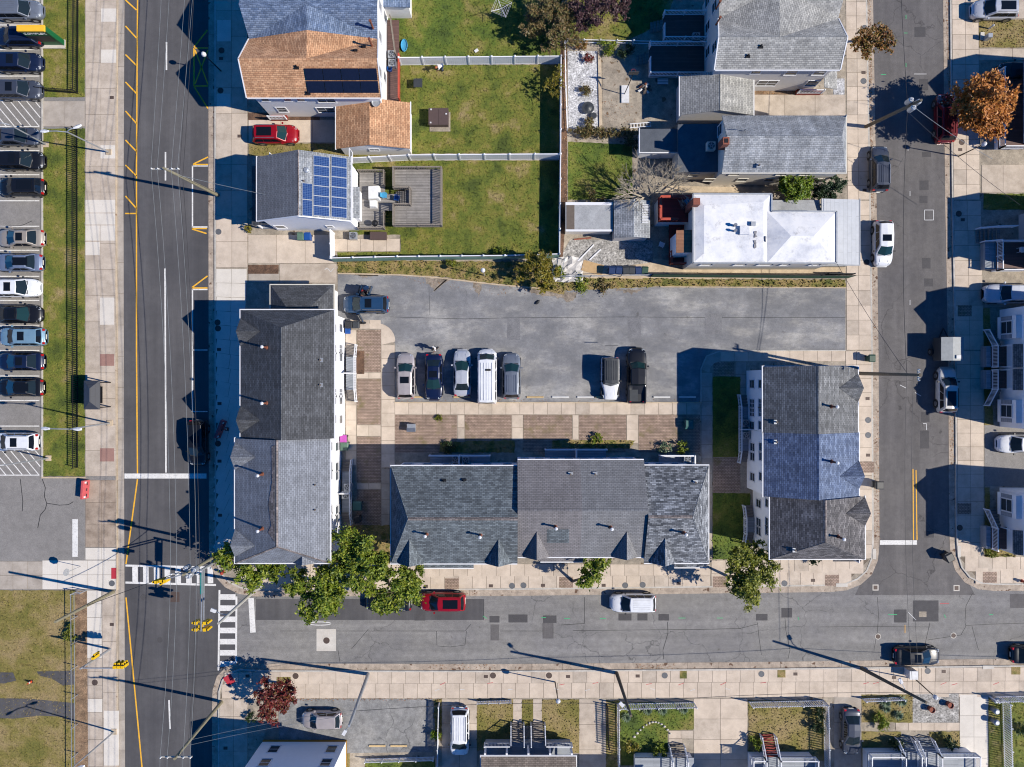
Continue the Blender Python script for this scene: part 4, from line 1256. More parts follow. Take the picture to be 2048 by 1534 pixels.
# back stoops with rails
for (pxa, pya, pxb, pyb) in ((692, 690, 712, 803), (684, 920, 703, 1048)):
    x0, x1, y0, y1 = rect(pxa, pya, pxb, pyb, .7)
    MB().box(x0, x1, y0 + 1.2, y1 - 1.2, .55, .7).build('stoop', 'porch_blue', b)
    MB().box(x0 + .05, x1 - .1, y0 + 1.25, y1 - 1.25, .1, .55).build('stoop_base', 'siding_grey', b)
    stairs(b, x0, x1, y0, y0 + 1.2, .1, .6, 4, 'stair_wood', 'y', 1)
    stairs(b, x0, x1, y1 - 1.2, y1, .1, .6, 4, 'stair_wood', 'y', -1)
    railing(b, [(x1, y0, .15), (x1, y0 + 1.2, .7), (x1, (y0 + y1) / 2, .7), (x1, y1 - 1.2, .7), (x1, y1, .15)], pitch=.16)
    MB().box(x0, x1, (y0 + y1) / 2 - .05, (y0 + y1) / 2 + .05, .7, 2.0).build('divider', 'white_paint', b)

# ------------------------------------------------------------------ middle row
b = building('townhouse_row', 'wide townhouse row of slate, stone and mottled grey roofs facing the south street', 1100, 1030, 'townhouse')
segs = [('shingle_slate', 782, 1035, 932, 1127, 1038, (816, None), (821, 997)), ('shingle_stone', 1035, 1160, 920, 1114, 1021, (None, None), (1073,)), ('shingle_stone2', 1160, 1288, 920, 1114, 1021, (None, None), (1251,)), ('shingle_mottled', 1288, 1417, 931, 1126, 1034, (None, 1385), (1327,))]
for mt, pa, pb, ta, tb, rd, hips, gs in segs:
    x0, x1, y0, y1 = rect(pa, ta, pb, tb, E); y0, y1 = min(y0, y1), max(y0, y1)
    ym = G(0, rd, RZ).y
    h0 = G(hips[0], rd, RZ).x - x0 if hips[0] else 0
    h1 = x1 - G(hips[1], rd, RZ).x if hips[1] else 0
    e_, rz_ = E, RZ
    r_ = MB().shell(gable_faces(x0, x1, y0, y1, e_, rz_, 'x', h0, h1, ym - (y0 + y1) / 2)).build('roof', mt, b)
    ridge(r_, (x0 + h0, ym, rz_), (x1 - h1, ym, rz_), mt if 'stone' in mt else 'ridge_grey')
    if h0: ridge(r_, (x0 + h0, ym, rz_), (x0, y0, e_), mt); ridge(r_, (x0 + h0, ym, rz_), (x0, y1, e_), mt)
    if h1: ridge(r_, (x1 - h1, ym, rz_), (x1, y0, e_), mt); ridge(r_, (x1 - h1, ym, rz_), (x1, y1, e_), mt)
    wall_block(b, x0 + (ov if hips[0] else .02), x1 - (ov if hips[1] else .02), y0 + ov, y1 - ov, e_ - .14, 'siding_white', rz_ - .14 if not (hips[0] and hips[1]) else None, 'x', (not hips[0] and 'shingle_stone' == mt, not hips[1] and mt == 'shingle_stone2'), off=ym - (y0 + y1) / 2)
    sl = (rz_ - e_) / (ym - y0)
    for g in gs:
        cross_gable(b, 'S', G(g, 0, E + .5).x, 1.25, y0, e_, sl, 1.3, mt)
    eave_trim(b, x0 + .02, x1 - .02, y0, y1, e_, 'NS' + ('W' if hips[0] else '') + ('E' if hips[1] else ''))
    for px, py in ((853, 1068), (961, 1070), (1111, 1053), (1221, 1054), (1367, 1065)):
        if pa < px < pb:
            p = G(px, py, 7.6); flue(r_, p.x, p.y, slope_z(p.y, y0, ym, e_, rz_), 1.5)
    for px, py in ((888, 962), (928, 961), (1141, 948), (1190, 948), (1390, 964)):
        if pa < px < pb:
            p = G(px, py, 6.6); vent(r_, p.x, p.y, slope_z(p.y, y1, ym, e_, rz_), 'black_metal' if px < 1000 else 'lead_patch')
    n = 3 if pb - pa > 200 else 2
    for i in range(n * 2):
        u = x0 + (x1 - x0) * (i + .5) / (n * 2)
        for z in (1.3, 4.0):
            window(b, 'N', u, z, .85, 1.3, y1 - ov); window(b, 'S', u, z, .85, 1.3, y0 + ov)
    if mt == 'shingle_stone':
        yw = y0 + 2.2
        q = [G(1094, 1058, 7.3), G(1138, 1058, 7.3), G(1138, 1086, 6.8), G(1094, 1086, 6.8)]
        MB().add([(v.x, v.y, slope_z(v.y, y0, ym, e_, rz_) + .012) for v in q], [(3, 2, 1, 0)]).build('roof_repair', 'shingle_slate', r_)
    # street door canopies
    for pc, wd in ((896, 102), (1144, 126), (1388, 76)):
        if pa < pc < pb:
            cx0, cx1 = G(pc - wd / 2, 0, 3.2).x, G(pc + wd / 2, 0, 3.2).x
            cx1 = min(cx1, x1 + .7)
            yy = y0 + ov
            MB().shell([[(cx0, yy - 1.5, 2.9), (cx1, yy - 1.5, 2.9), (cx1, yy, 3.5), (cx0, yy, 3.5)]], .1).build('canopy', mt, b)
            eave_trim(b, cx0, cx1, yy - 1.5, yy, 2.9, 'S')
            door(b, 'S', (cx0 + cx1) / 2, y0 + ov)
    if mt == 'shingle_mottled':
        MB().shell([[(x1 - ov, y0 + .3, 3.4), (x1 + .75, y0 - .6, 2.9), (x1 + .75, y0 + 3.0, 2.9), (x1 - ov, y0 + 3.0, 3.4)]], .1).build('canopy', mt, b)
# rear porches of the middle row
for pxa, pxb, pya, pyb in ((860, 980, 910, 932), (1090, 1212, 898, 920), (1318, 1386, 910, 931)):
    x0, x1, y0, y1 = rect(pxa, pya, pxb, pyb, .7)
    MB().box(x0, x1, y0 - .6, y1, .5, .68).build('stoop', 'porch_blue', b)
    MB().box(x0 + .1, x1 - .1, y0 - .6, y1 - .1, .1, .5).build('stoop_base', 'siding_grey', b)
    if pxa < 1300:
        railing(b, [(x0, y1, .68), ((x0 + x1) / 2, y1, .68), (x1, y1, .68)], pitch=.16, top=.12)
        MB().box((x0 + x1) / 2 - .05, (x0 + x1) / 2 + .05, y0 - .6, y1, .68, 2.2).build('divider', 'white_paint', b)
    else:
        railing(b, [(x0, y1, .68), (x1, y1, .68), (x1, y0 - .5, .68)], pitch=.16, top=.14)

# ------------------------------------------------------------------ east row
b = building('townhouse_row', 'white townhouse row of dark, blue and brown grey roofs beside the side street', 1620, 930, 'townhouse')
for mt, pa, pb, ta, tb, rd, hip, gs, nm in (('shingle_dark', 1526, 1716, 733, 865, 1637, 0, (776,), 0), ('shingle_blue', 1527, 1718, 865, 993, 1638, 0, (952,), 1), ('shingle_brown', 1540, 1730, 993, 1118, 1651, 1, (1026,), 2)):
    x0, x1, y0, y1 = rect(pa, ta, pb, tb, E); y0, y1 = min(y0, y1), max(y0, y1)
    xm = G(rd, 0, RZ).x
    h0 = G(0, 1085, RZ).y - y0 if hip else 0
    r_ = MB().shell(gable_faces(x0, x1, y0, y1, E, RZ, 'y', h0, 0, xm - (x0 + x1) / 2)).build('roof', mt, b)
    ridge(r_, (xm, y0 + h0, RZ), (xm, y1, RZ), 'ridge_grey' if hip else mt)
    if hip: ridge(r_, (xm, y0 + h0, RZ), (x0, y0, E), mt); ridge(r_, (xm, y0 + h0, RZ), (x1, y0, E), mt)
    wall_block(b, x0 + ov, x1 - ov, y0 + (ov if hip else .02), y1 - (ov if nm == 0 else .02), E - .14, 'siding_white', RZ - .14, 'y', (nm == 1, nm in (0, 2)), off=xm - (x0 + x1) / 2)
    sl = (RZ - E) / (x1 - xm)
    for g in gs:
        cross_gable(b, 'E', G(0, g, E + .9).y, 1.35, x1, E, sl, 1.15, mt)
    eave_trim(b, x0, x1, y0 + .02, y1 - .02, E, 'EW' + ('S' if hip else '') + ('N' if nm == 0 else ''))
    for py in ((813, 923, 1073)[nm],):
        p = G((1663, 1663, 1676)[nm], py, 7.7); flue(r_, p.x, p.y, slope_z(p.x, x1, xm, E, RZ))
    p = G((1553, 1553, 1586)[nm], (844, 884, 1098)[nm], 6.6); vent(r_, p.x, p.y, slope_z(p.x, x0, xm, E, RZ))
    for py in ((768, 806, 824, 850), (893, 912, 952), (1005, 1042, 1060))[nm]:
        for z in (1.3, 4.0): window(b, 'W', G(0, py, z).y, z, .8, 1.3, x0 + ov, grid=(2, 3) if py in (806, 824) else (1, 2))
    for py in ((760, 800, 840), (890, 930, 970), (1015, 1050, 1090))[nm]:
        for z in (1.3, 4.0): window(b, 'E', G(0, py).y, z, .9, 1.4, x1 - ov)
    if hip:
        cx0, cx1 = G(1668, 0, 3.1).x, G(1724, 0, 3.1).x
        MB().shell([[(cx0, y0 + ov - 1.3, 2.9), (cx1, y0 + ov - 1.3, 2.9), (cx1, y0 + ov, 3.5), (cx0, y0 + ov, 3.5)]], .1).build('canopy', mt, b)
        door(b, 'S', (cx0 + cx1) / 2, y0 + ov)
for pxa, pya, pxb, pyb in ((1478, 790, 1500, 925), (1488, 1012, 1508, 1088)):
    x0, x1, y0, y1 = rect(pxa, pya, pxb, pyb, .7)
    MB().box(x0, x1 + .5, y0 + 1.2, y1 - 1.2, .52, .68).build('stoop', 'porch_blue', b)
    MB().box(x0 + .1, x1 + .45, y0 + 1.25, y1 - 1.25, .1, .52).build('stoop_base', 'siding_grey', b)
    stairs(b, x0, x1, y0, y0 + 1.2, .1, .6, 4, 'stair_wood', 'y', 1); stairs(b, x0, x1, y1 - 1.2, y1, .1, .6, 4, 'stair_wood', 'y', -1)
    railing(b, [(x0, y0, .15), (x0, y0 + 1.2, .68), (x0, (y0 + y1) / 2, .68), (x0, y1 - 1.2, .68), (x0, y1, .15)], pitch=.16, top=.12)
    if pyb < 1000: MB().box(x0, x1 + .5, (y0 + y1) / 2 - .05, (y0 + y1) / 2 + .05, .68, 2.2).build('divider', 'white_paint', b)

# ------------------------------------------------------------------ twin houses with a saddle between two gables
def twin(b, x0, x1, ys, yr_s, yp, yr_n, yn, e, r, xs, mats, wallm):
    """south eave ys, south ridge yr_s, party line yp, north ridge yr_n, north eave yn, saddle ridge at xs"""
    def half(y_eave, y_r, mat, sgn):
        A, B = (x0, y_eave, e), (x1, y_eave, e)
        R0, R1 = (x0, y_r, r), (x1, y_r, r)
        V0, V1 = (x0 + .3, yp, e + .25), (x1 - .3, yp, e + .25)
        S = (xs, yp, r - .1); T = (xs, y_r, r)
        k = (y_r + yp) / 2
        f = [[A, B, R1, T, R0], [R0, T, V0], [T, R1, V1], [V0, T, S], [T, V1, S]]
        o = MB().shell(f, .14).build('roof', mat, b)
        ridge(o, R0, R1, mat)
        return o
    ro = half(ys, yr_s, mats[0], -1); rn = half(yn, yr_n, mats[1], 1)
    w = .35
    wall_block(b, x0 + w, x1 - w, ys + w, yn - w, e - .14, wallm)
    for xx, d in ((x0 + w, .08), (x1 - w, -.08)):
        for ya, yr, yb_ in ((ys + w, yr_s, yp), (yp, yr_n, yn - w)):
            MB().add([(xx, ya, e - .14), (xx, yb_, e - .14), (xx, yr, r - .2), (xx + d, ya, e - .14), (xx + d, yb_, e - .14), (xx + d, yr, r - .2)], [(0, 1, 2), (5, 4, 3), (0, 2, 5, 3), (1, 4, 5, 2)]).build('gable_wall', wallm, b)
    eave_trim(b, x0, x1, ys, yn, e, 'S')
    for xx in (x0 - .06, x1 + .06):
        MB().bar((xx, ys, e - .06), (xx, yr_s, r - .06), .1, .16).build('gutter_trim', 'white_paint', b)
        MB().bar((xx, yr_s, r - .06), (xx + (.3 if xx < xs else -.3), yp, e + .2), .1, .16).build('gutter_trim', 'white_paint', b)
    return ro, rn
b = building('twin_house', 'cream twin house with blue grey and orange shingled halves and black solar panels', 625, 110)
e, r = 6.1, 8.2
x0, x1 = G(494, 0, e).x, G(762, 0, e).x
ys, yn = G(0, 195, e).y, G(0, -75, e).y
yr_s, yp, yr_n = G(0, 117, r).y, G(0, 60, r - .1).y, G(0, 8, r).y
ro, rn = twin(b, x0, x1, ys, yr_s, yp, yr_n, yn, e, r, G(613, 0, r).x, ('shingle_orange', 'shingle_sky'), 'siding_cream')
sl = (r - e) / (yr_s - ys)
def on_roof(y): return e + (y - ys) * sl
pa, pb = G(610, 0, 7.4).x, G(755, 0, 7.4).x
ya_, yb_ = G(0, 185, 6.6).y, G(0, 134, 8.0).y
for i in range(4):
    for j in range(2):
        u0, u1 = pa + (pb - pa) * i / 4 + .03, pa + (pb - pa) * (i + 1) / 4 - .03
        v0, v1 = ya_ + (yb_ - ya_) * j / 2 + .03, ya_ + (yb_ - ya_) * (j + 1) / 2 - .03
        MB().shell([[(u0, v0, on_roof(v0) + .14), (u1, v0, on_roof(v0) + .14), (u1, v1, on_roof(v1) + .14), (u0, v1, on_roof(v1) + .14)]], .05).build('solar_panel', 'solar_black', ro)
for px, py in ((742, 46), (740, 82)):
    p = G(px, py, 8.0); MB().lathe((p.x, p.y, 7.0), [(.12, 0), (.09, .4), (.09, 1.3), (.13, 1.34), (.13, 1.5)], 10).build('flue', 'rust', ro)
for px, py in ((594, 135), (725, 91), (710, 102), (710, 24), (609, 175)):
    p = G(px, py, 7.6); z = on_roof(p.y) if p.y < yr_s else r - abs(p.y - yr_s) * sl * .9
    vent(ro, p.x, p.y, max(z, 6.4), 'black_metal')
for px, z, w_ in ((528, 4.4, .7), (573, 4.4, .7), (600, 4.4, .7), (652, 4.0, 1.7), (564, 1.5, .9), (652, 1.4, 1.7)):
    window(b, 'S', G(px, 0, z + .6).x, z, w_, 1.2, ys + .35, grid=(2, 2) if w_ > 1 else (1, 2))
for py, z in ((160, 1.4), (150, 4.0), (80, 4.0), (40, 1.4), (20, 4.0), (175, 4.0)):
    window(b, 'E', G(0, py, z).y, z, .8, 1.3, x1 - .35)
for py in (20, 60, 110, 160):
    for z in (1.3, 4.0): window(b, 'W', G(0, py).y, z, .9, 1.4, x0 + .35)
# corner porch of the orange half
px0, px1 = G(503, 0).x, G(560, 0).x
yb1 = ys + .35
px0 = x0 + .4
MB().box(px0, px0 + 1.7, yb1 - .45, yb1 - .01, .1, .6).build('porch', 'deck_red', b)
railing(b, [(px0, yb1 - .45, .6), (px0 + 1.7, yb1 - .45, .6)], .9)
# rear decks
dx0, dx1 = x1 - .3, G(800, 0, .8).x
y0, y1 = G(0, 202, .8).y, G(0, 40, .8).y
MB().box(dx0, dx1 - .1, y0, y1, .72, .8).build('deck', 'deck_dark', b)
railing(b, [(dx1, y0, .8), (dx1, G(0, 116, .8).y, .8)], .95, 'rail_red', .2, .14, .16)
railing(b, [(dx1 - .4, G(0, 112, .8).y, .8), (dx1 - .9, y1, .8)], .95, 'rail_grey', .2)
# lean-to at the north-east
x2, x3, y2, y3 = rect(772, -80, 820, 14, 2.8)
MB().box(x2 - 1, x3 - .2, y2 + .2, y3, .1, 2.7).build('lean_to', 'siding_cream', b)
MB().shell([[(x2 - 1.2, y2, 2.95), (x3, y2, 2.75), (x3, y3, 2.75), (x2 - 1.2, y3, 2.95)]], .12).build('lean_to_roof', 'shingle_sky', b)

g = building('garage', 'detached garage with orange shingled gable roof and satellite dish', 745, 250, 'garage')
e2, r2 = 2.9, 4.1
x0, x1, y0, y1 = rect(672, 205, 820, 297, e2); y0, y1 = min(y0, y1), max(y0, y1)
xm = G(739, 0, r2).x
wall_block(g, x0 + .3, x1 - .2, y0 + .25, y1 - .25, e2 - .12, 'siding_cream', r2 - .12, 'y', off=xm - (x0 + x1) / 2)
gr = MB().shell(gable_faces(x0, x1, y0, y1, e2, r2, 'y', off=xm - (x0 + x1) / 2), .12).build('roof', 'shingle_orange', g)
ridge(gr, (xm, y0, r2), (xm, y1, r2), 'shingle_orange')
eave_trim(g, x0, x1, y0, y1, e2, 'EW')
window(g, 'S', G(749, 0, 1.6).x, 1.5, .9, .5, y0 + .25, grid=(2, 1))
door(g, 'W', (y0 + y1) / 2, x0 + .3, 2.4, 2.1, mat='white_paint')
p = G(752, 205, 4.3)
d = MB().tube((p.x, p.y, 3.7), (p.x, p.y, 4.2), .03).build('dish_mast', 'steel', g)
MB().lathe((p.x, p.y, 4.2), [(.03, 0), (.3, .05), (.42, .12), (.43, .14), (.3, .09)], 14).build('dish', 'galvanised', d)

b = building('solar_house', 'white gabled house with blue solar panels and dark shingle roof', 610, 390)
e, r = 5.4, 7.6
x0, x1, y0, y1 = rect(514, 314, 702, 441, e); y0, y1 = min(y0, y1), max(y0, y1)
xm = G(596, 0, r).x
wall_block(b, x0 + .35, x1 - .35, y0 + .15, y1 - .15, e - .13, 'siding_white', r - .15, 'y', off=xm - (x0 + x1) / 2)
ro = MB().shell(gable_faces(x0, x1, y0, y1, e, r, 'y', off=xm - (x0 + x1) / 2), .13).build('roof', 'shingle_stone2', b)
MB().shell([[(xm, y0, r + .01), (x1, y0, e + .01), (x1, y1, e + .01), (xm, y1, r + .01)]], .03).build('roof_east_lit', 'shingle_weathered', ro)  # paler shingle over the sunward slope: its stronger sunlight is put into the colour
ridge(ro, (xm, y0, r), (xm, y1, r))
eave_trim(b, x0, x1, y0, y1, e, 'EW')
for xx0, xx1 in ((x0, xm), (xm, x1)):
    MB().bar((xx0, y0 - .06, (e if xx0 == x0 else r) - .08), (xx1, y0 - .06, (r if xx1 == xm else e) - .08), .1, .15).build('gutter_trim', 'white_paint', b)
sl = (r - e) / (x1 - xm)
zr = lambda x: r - (x - xm) * sl
def xr(px):     # world x on the east slope for a pixel column
    x = G(px, 0, 6.5).x
    for _ in range(6): x = G(px, 0, zr(x)).x
    return x
for (ca, cb, n, pya, pyb) in ((605, 626, 2, 367, 433), (627, 660, 6, 313, 433), (663, 695, 6, 315, 436)):
    u0, u1 = xr(ca) + .01, xr(cb) - .01
    for j in range(n):
        zc = zr((u0 + u1) / 2)
        v1, v0 = G(0, pya + (pyb - pya) * j / n, zc).y - .008, G(0, pya + (pyb - pya) * (j + 1) / n, zc).y + .008
        q = MB().shell([[(u0, v0, zr(u0) + .13), (u1, v0, zr(u1) + .13), (u1, v1, zr(u1) + .13), (u0, v1, zr(u0) + .13)]], .05).build('solar_panel', 'galvanised', ro)
        d_ = .028
        MB().shell([[(u0 + d_, v0 + d_, zr(u0 + d_) + .138), (u1 - d_, v0 + d_, zr(u1 - d_) + .138), (u1 - d_, v1 - d_, zr(u1 - d_) + .138), (u0 + d_, v1 - d_, zr(u0 + d_) + .138)]], .004).build('solar_cells', 'solar_cells', q)
p = G(608, 362, 7.4); vent(ro, p.x, p.y, zr(p.x)); 
p = G(612, 340, 7.3); MB().lathe((p.x, p.y, zr(p.x) - .1), [(.28, 0), (.28, .2), (.16, .32)], 12).build('roof_fan', 'galvanised', ro)
window(b, 'S', G(659, 0, 2.2).x, 1.6, .55, .9, y0 + .15); window(b, 'S', G(560, 0, 2).x, 1.3, .9, 1.2, y0 + .15)
for py in (335, 420):
    window(b, 'E', G(0, py).y, 3.4, .9, 1.2, x1 - .35); window(b, 'W', G(0, py).y, 1.3, 1.2, 1.4, x0 + .35)
# front porch (street side) and rear lean-to
X0 = x0 + .35
MB().box(X0 - 1.5, X0, y0 + .3, y1 - .3, .1, .55).build('porch', 'porch_blue', b)
MB().shell([[(X0 - 1.8, y0 + .1, 2.75), (X0, y0 + .1, 3.2), (X0, y1 - .1, 3.2), (X0 - 1.8, y1 - .1, 2.75)]], .1).build('porch_roof', 'shingle_charcoal', b)
railing(b, [(X0 - 1.5, y0 + .3, .55), (X0 - 1.5, (y0 + y1) / 2, .55), (X0 - 1.5, y1 - .3, .55)], .9)
for yy in (y0 + .3, (y0 + y1) / 2, y1 - .3):
    MB().box(X0 - 1.55, X0 - 1.42, yy - .07, yy + .07, .55, 2.7).build('porch_post', 'white_paint', b)
x2, x3, y2, y3 = rect(690, 374, 719, 436, 2.9)
MB().shell([[(x2, min(y2, y3), 3.3), (x3, min(y2, y3), 2.9), (x3, max(y2, y3), 2.9), (x2, max(y2, y3), 3.3)]], .1).build('rear_roof', 'shingle_weathered', b)
MB().box(x2, x3 - .2, min(y2, y3) + .1, max(y2, y3) - .1, .1, 2.85).build('rear_wall', 'siding_white', b)
# ------------------------------------------------------------------ houses of the north-east yards
b = building('twin_house', 'grey sided twin house with pale grey cross gabled roof at the top', 1560, 90)
e, r = 6.1, 7.6
x0, x1 = G(1430, 0, e).x, G(1680, 0, e).x
ys, yr_s, yp = G(0, 139, e).y, G(0, 74, r).y, G(0, 37, e + .25).y
yr_n = 2 * yp - yr_s; yn = 2 * yp - ys
ro, rn = twin(b, x0, x1, ys, yr_s, yp, yr_n, yn, e, r, G(1560, 0, r).x, ('shingle_pale', 'shingle_pale'), 'siding_grey')
sl = (r - e) / (yr_s - ys)
for px, py in ((1527, 85), (1504, 100)):
    p = G(px, py, 7.9); vent(ro, p.x, p.y, e + (p.y - ys) * sl, 'black_metal')
for px, py in ((1446, 40), (1446, 8)):
    p = G(px, py, 7.2); MB().lathe((p.x - .4, p.y, 6.3), [(.1, 0), (.08, .4), (.08, 1.3), (.12, 1.35), (.12, 1.5)], 10).build('flue', 'rust', ro)
for px, z, w_ in ((1514, 4.4, .9), (1584, 4.1, 1.1), (1640, 4.1, 1.1), (1534, 1.5, 1.9), (1624, 1.5, 1.1)):
    window(b, 'S', G(px, 0, z + .6).x, z, w_, 1.2, ys + .35, grid=(2, 2) if w_ > 1.5 else (1, 2))
for py, z in ((20, 4), (60, 1.5), (100, 4), (110, 1.5), (10, 1.4)):
    window(b, 'W', G(0, py, z).y, z, .9, 1.5, x0 + .35)
for py in (10, 50, 100):
    for z in (1.3, 4.0): window(b, 'E', G(0, py).y, z, .9, 1.4, x1 - .35)
# front corner porch
pxr = x1 - .35
MB().box(pxr - 1.6, pxr + .9, ys - .1, ys + .34, .1, .6).build('porch', 'deck_red', b)
railing(b, [(pxr - 1.6, ys - .1, .6), (pxr + .9, ys - .1, .6)], .9)
MB().shell([[(pxr + .02, ys - .6, 3.4), (pxr + 1.5, ys - .6, 2.9), (pxr + 1.5, yn, 2.9), (pxr + .02, yn, 3.4)]], .1).build('porch_roof', 'shingle_pale', b)
# two rear decks with white rails
for pya, pyb, pxa in ((92, 152, 1298), (30, 82, 1326)):
    q0, q1, w0, w1 = rect(pxa, pya, 1408, pyb, .9); w0, w1 = min(w0, w1), max(w0, w1)
    MB().box(q0, q1 + .6, w0, w1, .8, .9).build('deck', 'deck_dark', b)
    MB().box(q0 + .1, q1 + .5, w0 + .1, w1 - .1, .1, .8).build('deck_skirt', 'siding_grey', b)
    railing(b, [(q1, w0, .9), ((q0 + q1) / 2, w0, .9), (q0, w0, .9), (q0, (w0 + w1) / 2, .9)], .95)
    railing(b, [(q0, w1 - .3, .9), (q0, w1, .9), ((q0 + q1) / 2, w1, .9), (q1, w1, .9)], .95)
    stairs(b, q0 - 1.2, q0, (w0 + w1) / 2 - .2, (w0 + w1) / 2 + .9, .1, .8, 4, 'stair_wood', 'x', 1)

g = building('garage', 'pale grey shingled garage behind the old weathered house', 1435, 195, 'garage')
e2, r2 = 2.9, 4.2
x0, x1, y0, y1 = rect(1360, 152, 1507, 230, e2); y0, y1 = min(y0, y1), max(y0, y1)
xm = G(1440, 0, r2).x
wall_block(g, x0 + .25, x1 - .2, y0 + .2, y1 - .2, e2 - .12, 'siding_grey', r2 - .12, 'y', off=xm - (x0 + x1) / 2)
gr = MB().shell(gable_faces(x0, x1, y0, y1, e2, r2, 'y', off=xm - (x0 + x1) / 2), .12).build('roof', 'shingle_pale', g)
ridge(gr, (xm, y0, r2), (xm, y1, r2), 'shingle_pale')
eave_trim(g, x0, x1, y0, y1, e2, 'EW')
door(g, 'E', (y0 + y1) / 2, x1 - .2, 2.4, 2.1)

b = building('old_house', 'old cream house with weathered grey gable roof and brick chimney', 1570, 290)
e, r = 5.4, 7.0
x0, x1, y0, y1 = rect(1444, 231, 1692, 345, e); y0, y1 = min(y0, y1), max(y0, y1)
ym = G(0, 272, r).y
ro = MB().shell(gable_faces(x0, x1, y0, y1, e, r, 'x', 0, 1.1, ym - (y0 + y1) / 2), .14).build('roof', 'shingle_weathered', b)
wall_block(b, x0 + .2, x1 - .3, y0 + .25, y1 - .25, e - .13, 'siding_tan', r - .15, 'x', (1, 0), off=ym - (y0 + y1) / 2)
ridge(ro, (x0, ym, r), (x1 - 1.1, ym, r), 'shingle_weathered')
eave_trim(b, x0, x1, y0, y1, e, 'SE', 'cream_trim')
p = G(1452, 282, 7.2); MB().box(p.x - .3, p.x + .3, p.y - .35, p.y + .35, 5.6, 7.3).build('chimney', 'brick_red', ro)
MB().box(p.x - .17, p.x + .17, p.y - .2, p.y + .2, 7.3, 7.33).build('chimney_pot', 'black_metal', ro)
for px, py in ((1513, 285), (1522, 327)):
    p = G(px, py, 6.5); vent(ro, p.x, p.y, 6.3 if py < 300 else 5.9)
p = G(1492, 258, 7.2); MB().path([(p.x, p.y, 6.4), (p.x, p.y, 7.3), (p.x - .5, p.y, 7.4)], .035).build('mast', 'steel', ro)
for px in (1388, 1454, 1508, 1560, 1610):
    window(b, 'S', G(px + 30, 0, 2.0).x, 1.6, .9, .8, y0 + .25, frame='cream_trim', grid=(1, 1)); 
for px in (1470, 1565, 1612):
    window(b, 'S', G(px, 0, 4.2).x, 3.7, .9, 1.2, y0 + .25, frame='cream_trim')
window(b, 'W', G(0, 260, 4).y, 3.4, 1.0, 1.3, x0 + .2)
x2, x3, y2, y3 = rect(1356, 248, 1446, 344, 3.2); y2, y3 = min(y2, y3), max(y2, y3)
MB().box(x2 + .1, x3 + .2, y2 + .1, y3 - .1, .1, 3.1).build('rear_wall', 'siding_tan', b)
MB().shell([[(x2, y2, 3.1), (x3 + .6, y2, 3.35), (x3 + .6, y3, 3.35), (x2, y3, 3.1)]], .12).build('rear_roof', 'roof_felt_shaded', b)
for pxw in (1388, 1440):
    window(b, 'S', G(pxw, 0, 2).x, 1.5, .9, .7, y2 + .1, frame='cream_trim', grid=(1, 1))
ac = ac_unit(1423, 291, 'white roof mounted air conditioner behind the brick chimney', 3.35, 'cream_trim', .8)
s = building('shed', 'small grey flat roofed shed in the shade behind the old house', 1318, 282, 'shed')
x0, x1, y0, y1 = rect(1280, 258, 1357, 304, 2.5); y0, y1 = min(y0, y1), max(y0, y1)
MB().box(x0 + .1, x1 - .1, y0 + .1, y1 - .1, .1, 2.4).build('wall', 'siding_white', s)
MB().shell([[(x0, y0, 2.5), (x1, y0, 2.6), (x1, y1, 2.6), (x0, y1, 2.5)]], .12).build('roof', 'roof_felt_shaded', s)
eave_trim(s, x0, x1, y0, y1, 2.5, 'SWE')
door(s, 'S', (x0 + x1) / 2, y0 + .1)

# white flat roofed house
b = building('flat_roof_house', 'house with bright white coated flat roof and grey metal porch roof', 1540, 460)
e = 5.0
x0, x1, y0, y1 = rect(1386, 388, 1673, 526, e); y0, y1 = min(y0, y1), max(y0, y1)
xn, yn_ = G(1543, 0, e).x, G(0, 423, e).y
outline = [(x0, y0), (x1, y0), (x1, yn_), (xn, yn_), (xn, y1), (x0, y1)]
MB().prism([(x0 + .12, y0 + .12), (x1 - .12, y0 + .12), (x1 - .12, yn_ - .12), (xn - .12, yn_ - .12), (xn - .12, y1 - .12), (x0 + .12, y1 - .12)], .1, e - .2).build('wall', 'siding_tan', b)
ra_, rb_ = G(1582, 472, e + .5), G(1628, 472, e + .5)
xq = G(1534, 0, e).x
xc = x0 + 1.0
top = [[(xq, y0, e), (x1, y0, e), (rb_.x, rb_.y, e + .55), (ra_.x, ra_.y, e + .55)], [(x1, y0, e), (x1, yn_, e), (rb_.x, rb_.y, e + .55)], [(x1, yn_, e), (xq, yn_, e), (ra_.x, ra_.y, e + .55), (rb_.x, rb_.y, e + .55)], [(xq, yn_, e), (xq, y0, e), (ra_.x, ra_.y, e + .55)],
       [(xc, y0 + .9, e + .28), (xq - .4, y0 + .3, e + .2), (xq - .4, y1 - .8, e + .2), (xc, y1 - 1.2, e + .3)],
       [(x0, y0, e), (xq, y0, e), (xq - .4, y0 + .3, e + .2), (xc, y0 + .9, e + .28)], [(x0, y1, e), (x0, y0, e), (xc, y0 + .9, e + .28), (xc, y1 - 1.2, e + .3)],
       [(xn, y1, e), (x0, y1, e), (xc, y1 - 1.2, e + .3), (xq - .4, y1 - .8, e + .2)], [(xq, y0, e), (xq, yn_, e), (xq - .4, y1 - .8, e + .2), (xq - .4, y0 + .3, e + .2)], [(xq, yn_, e), (xn, yn_, e), (xn, y1, e), (xq - .4, y1 - .8, e + .2)]]
ro = MB().shell(top, .12).build('roof', 'roof_white', b)
rim = MB()
for a, c_ in zip(outline, outline[1:] + outline[:1]):
    rim.bar((*a, e - .02), (*c_, e - .02), .14, .26)
rim.build('roof_edge', 'galvanised', b)
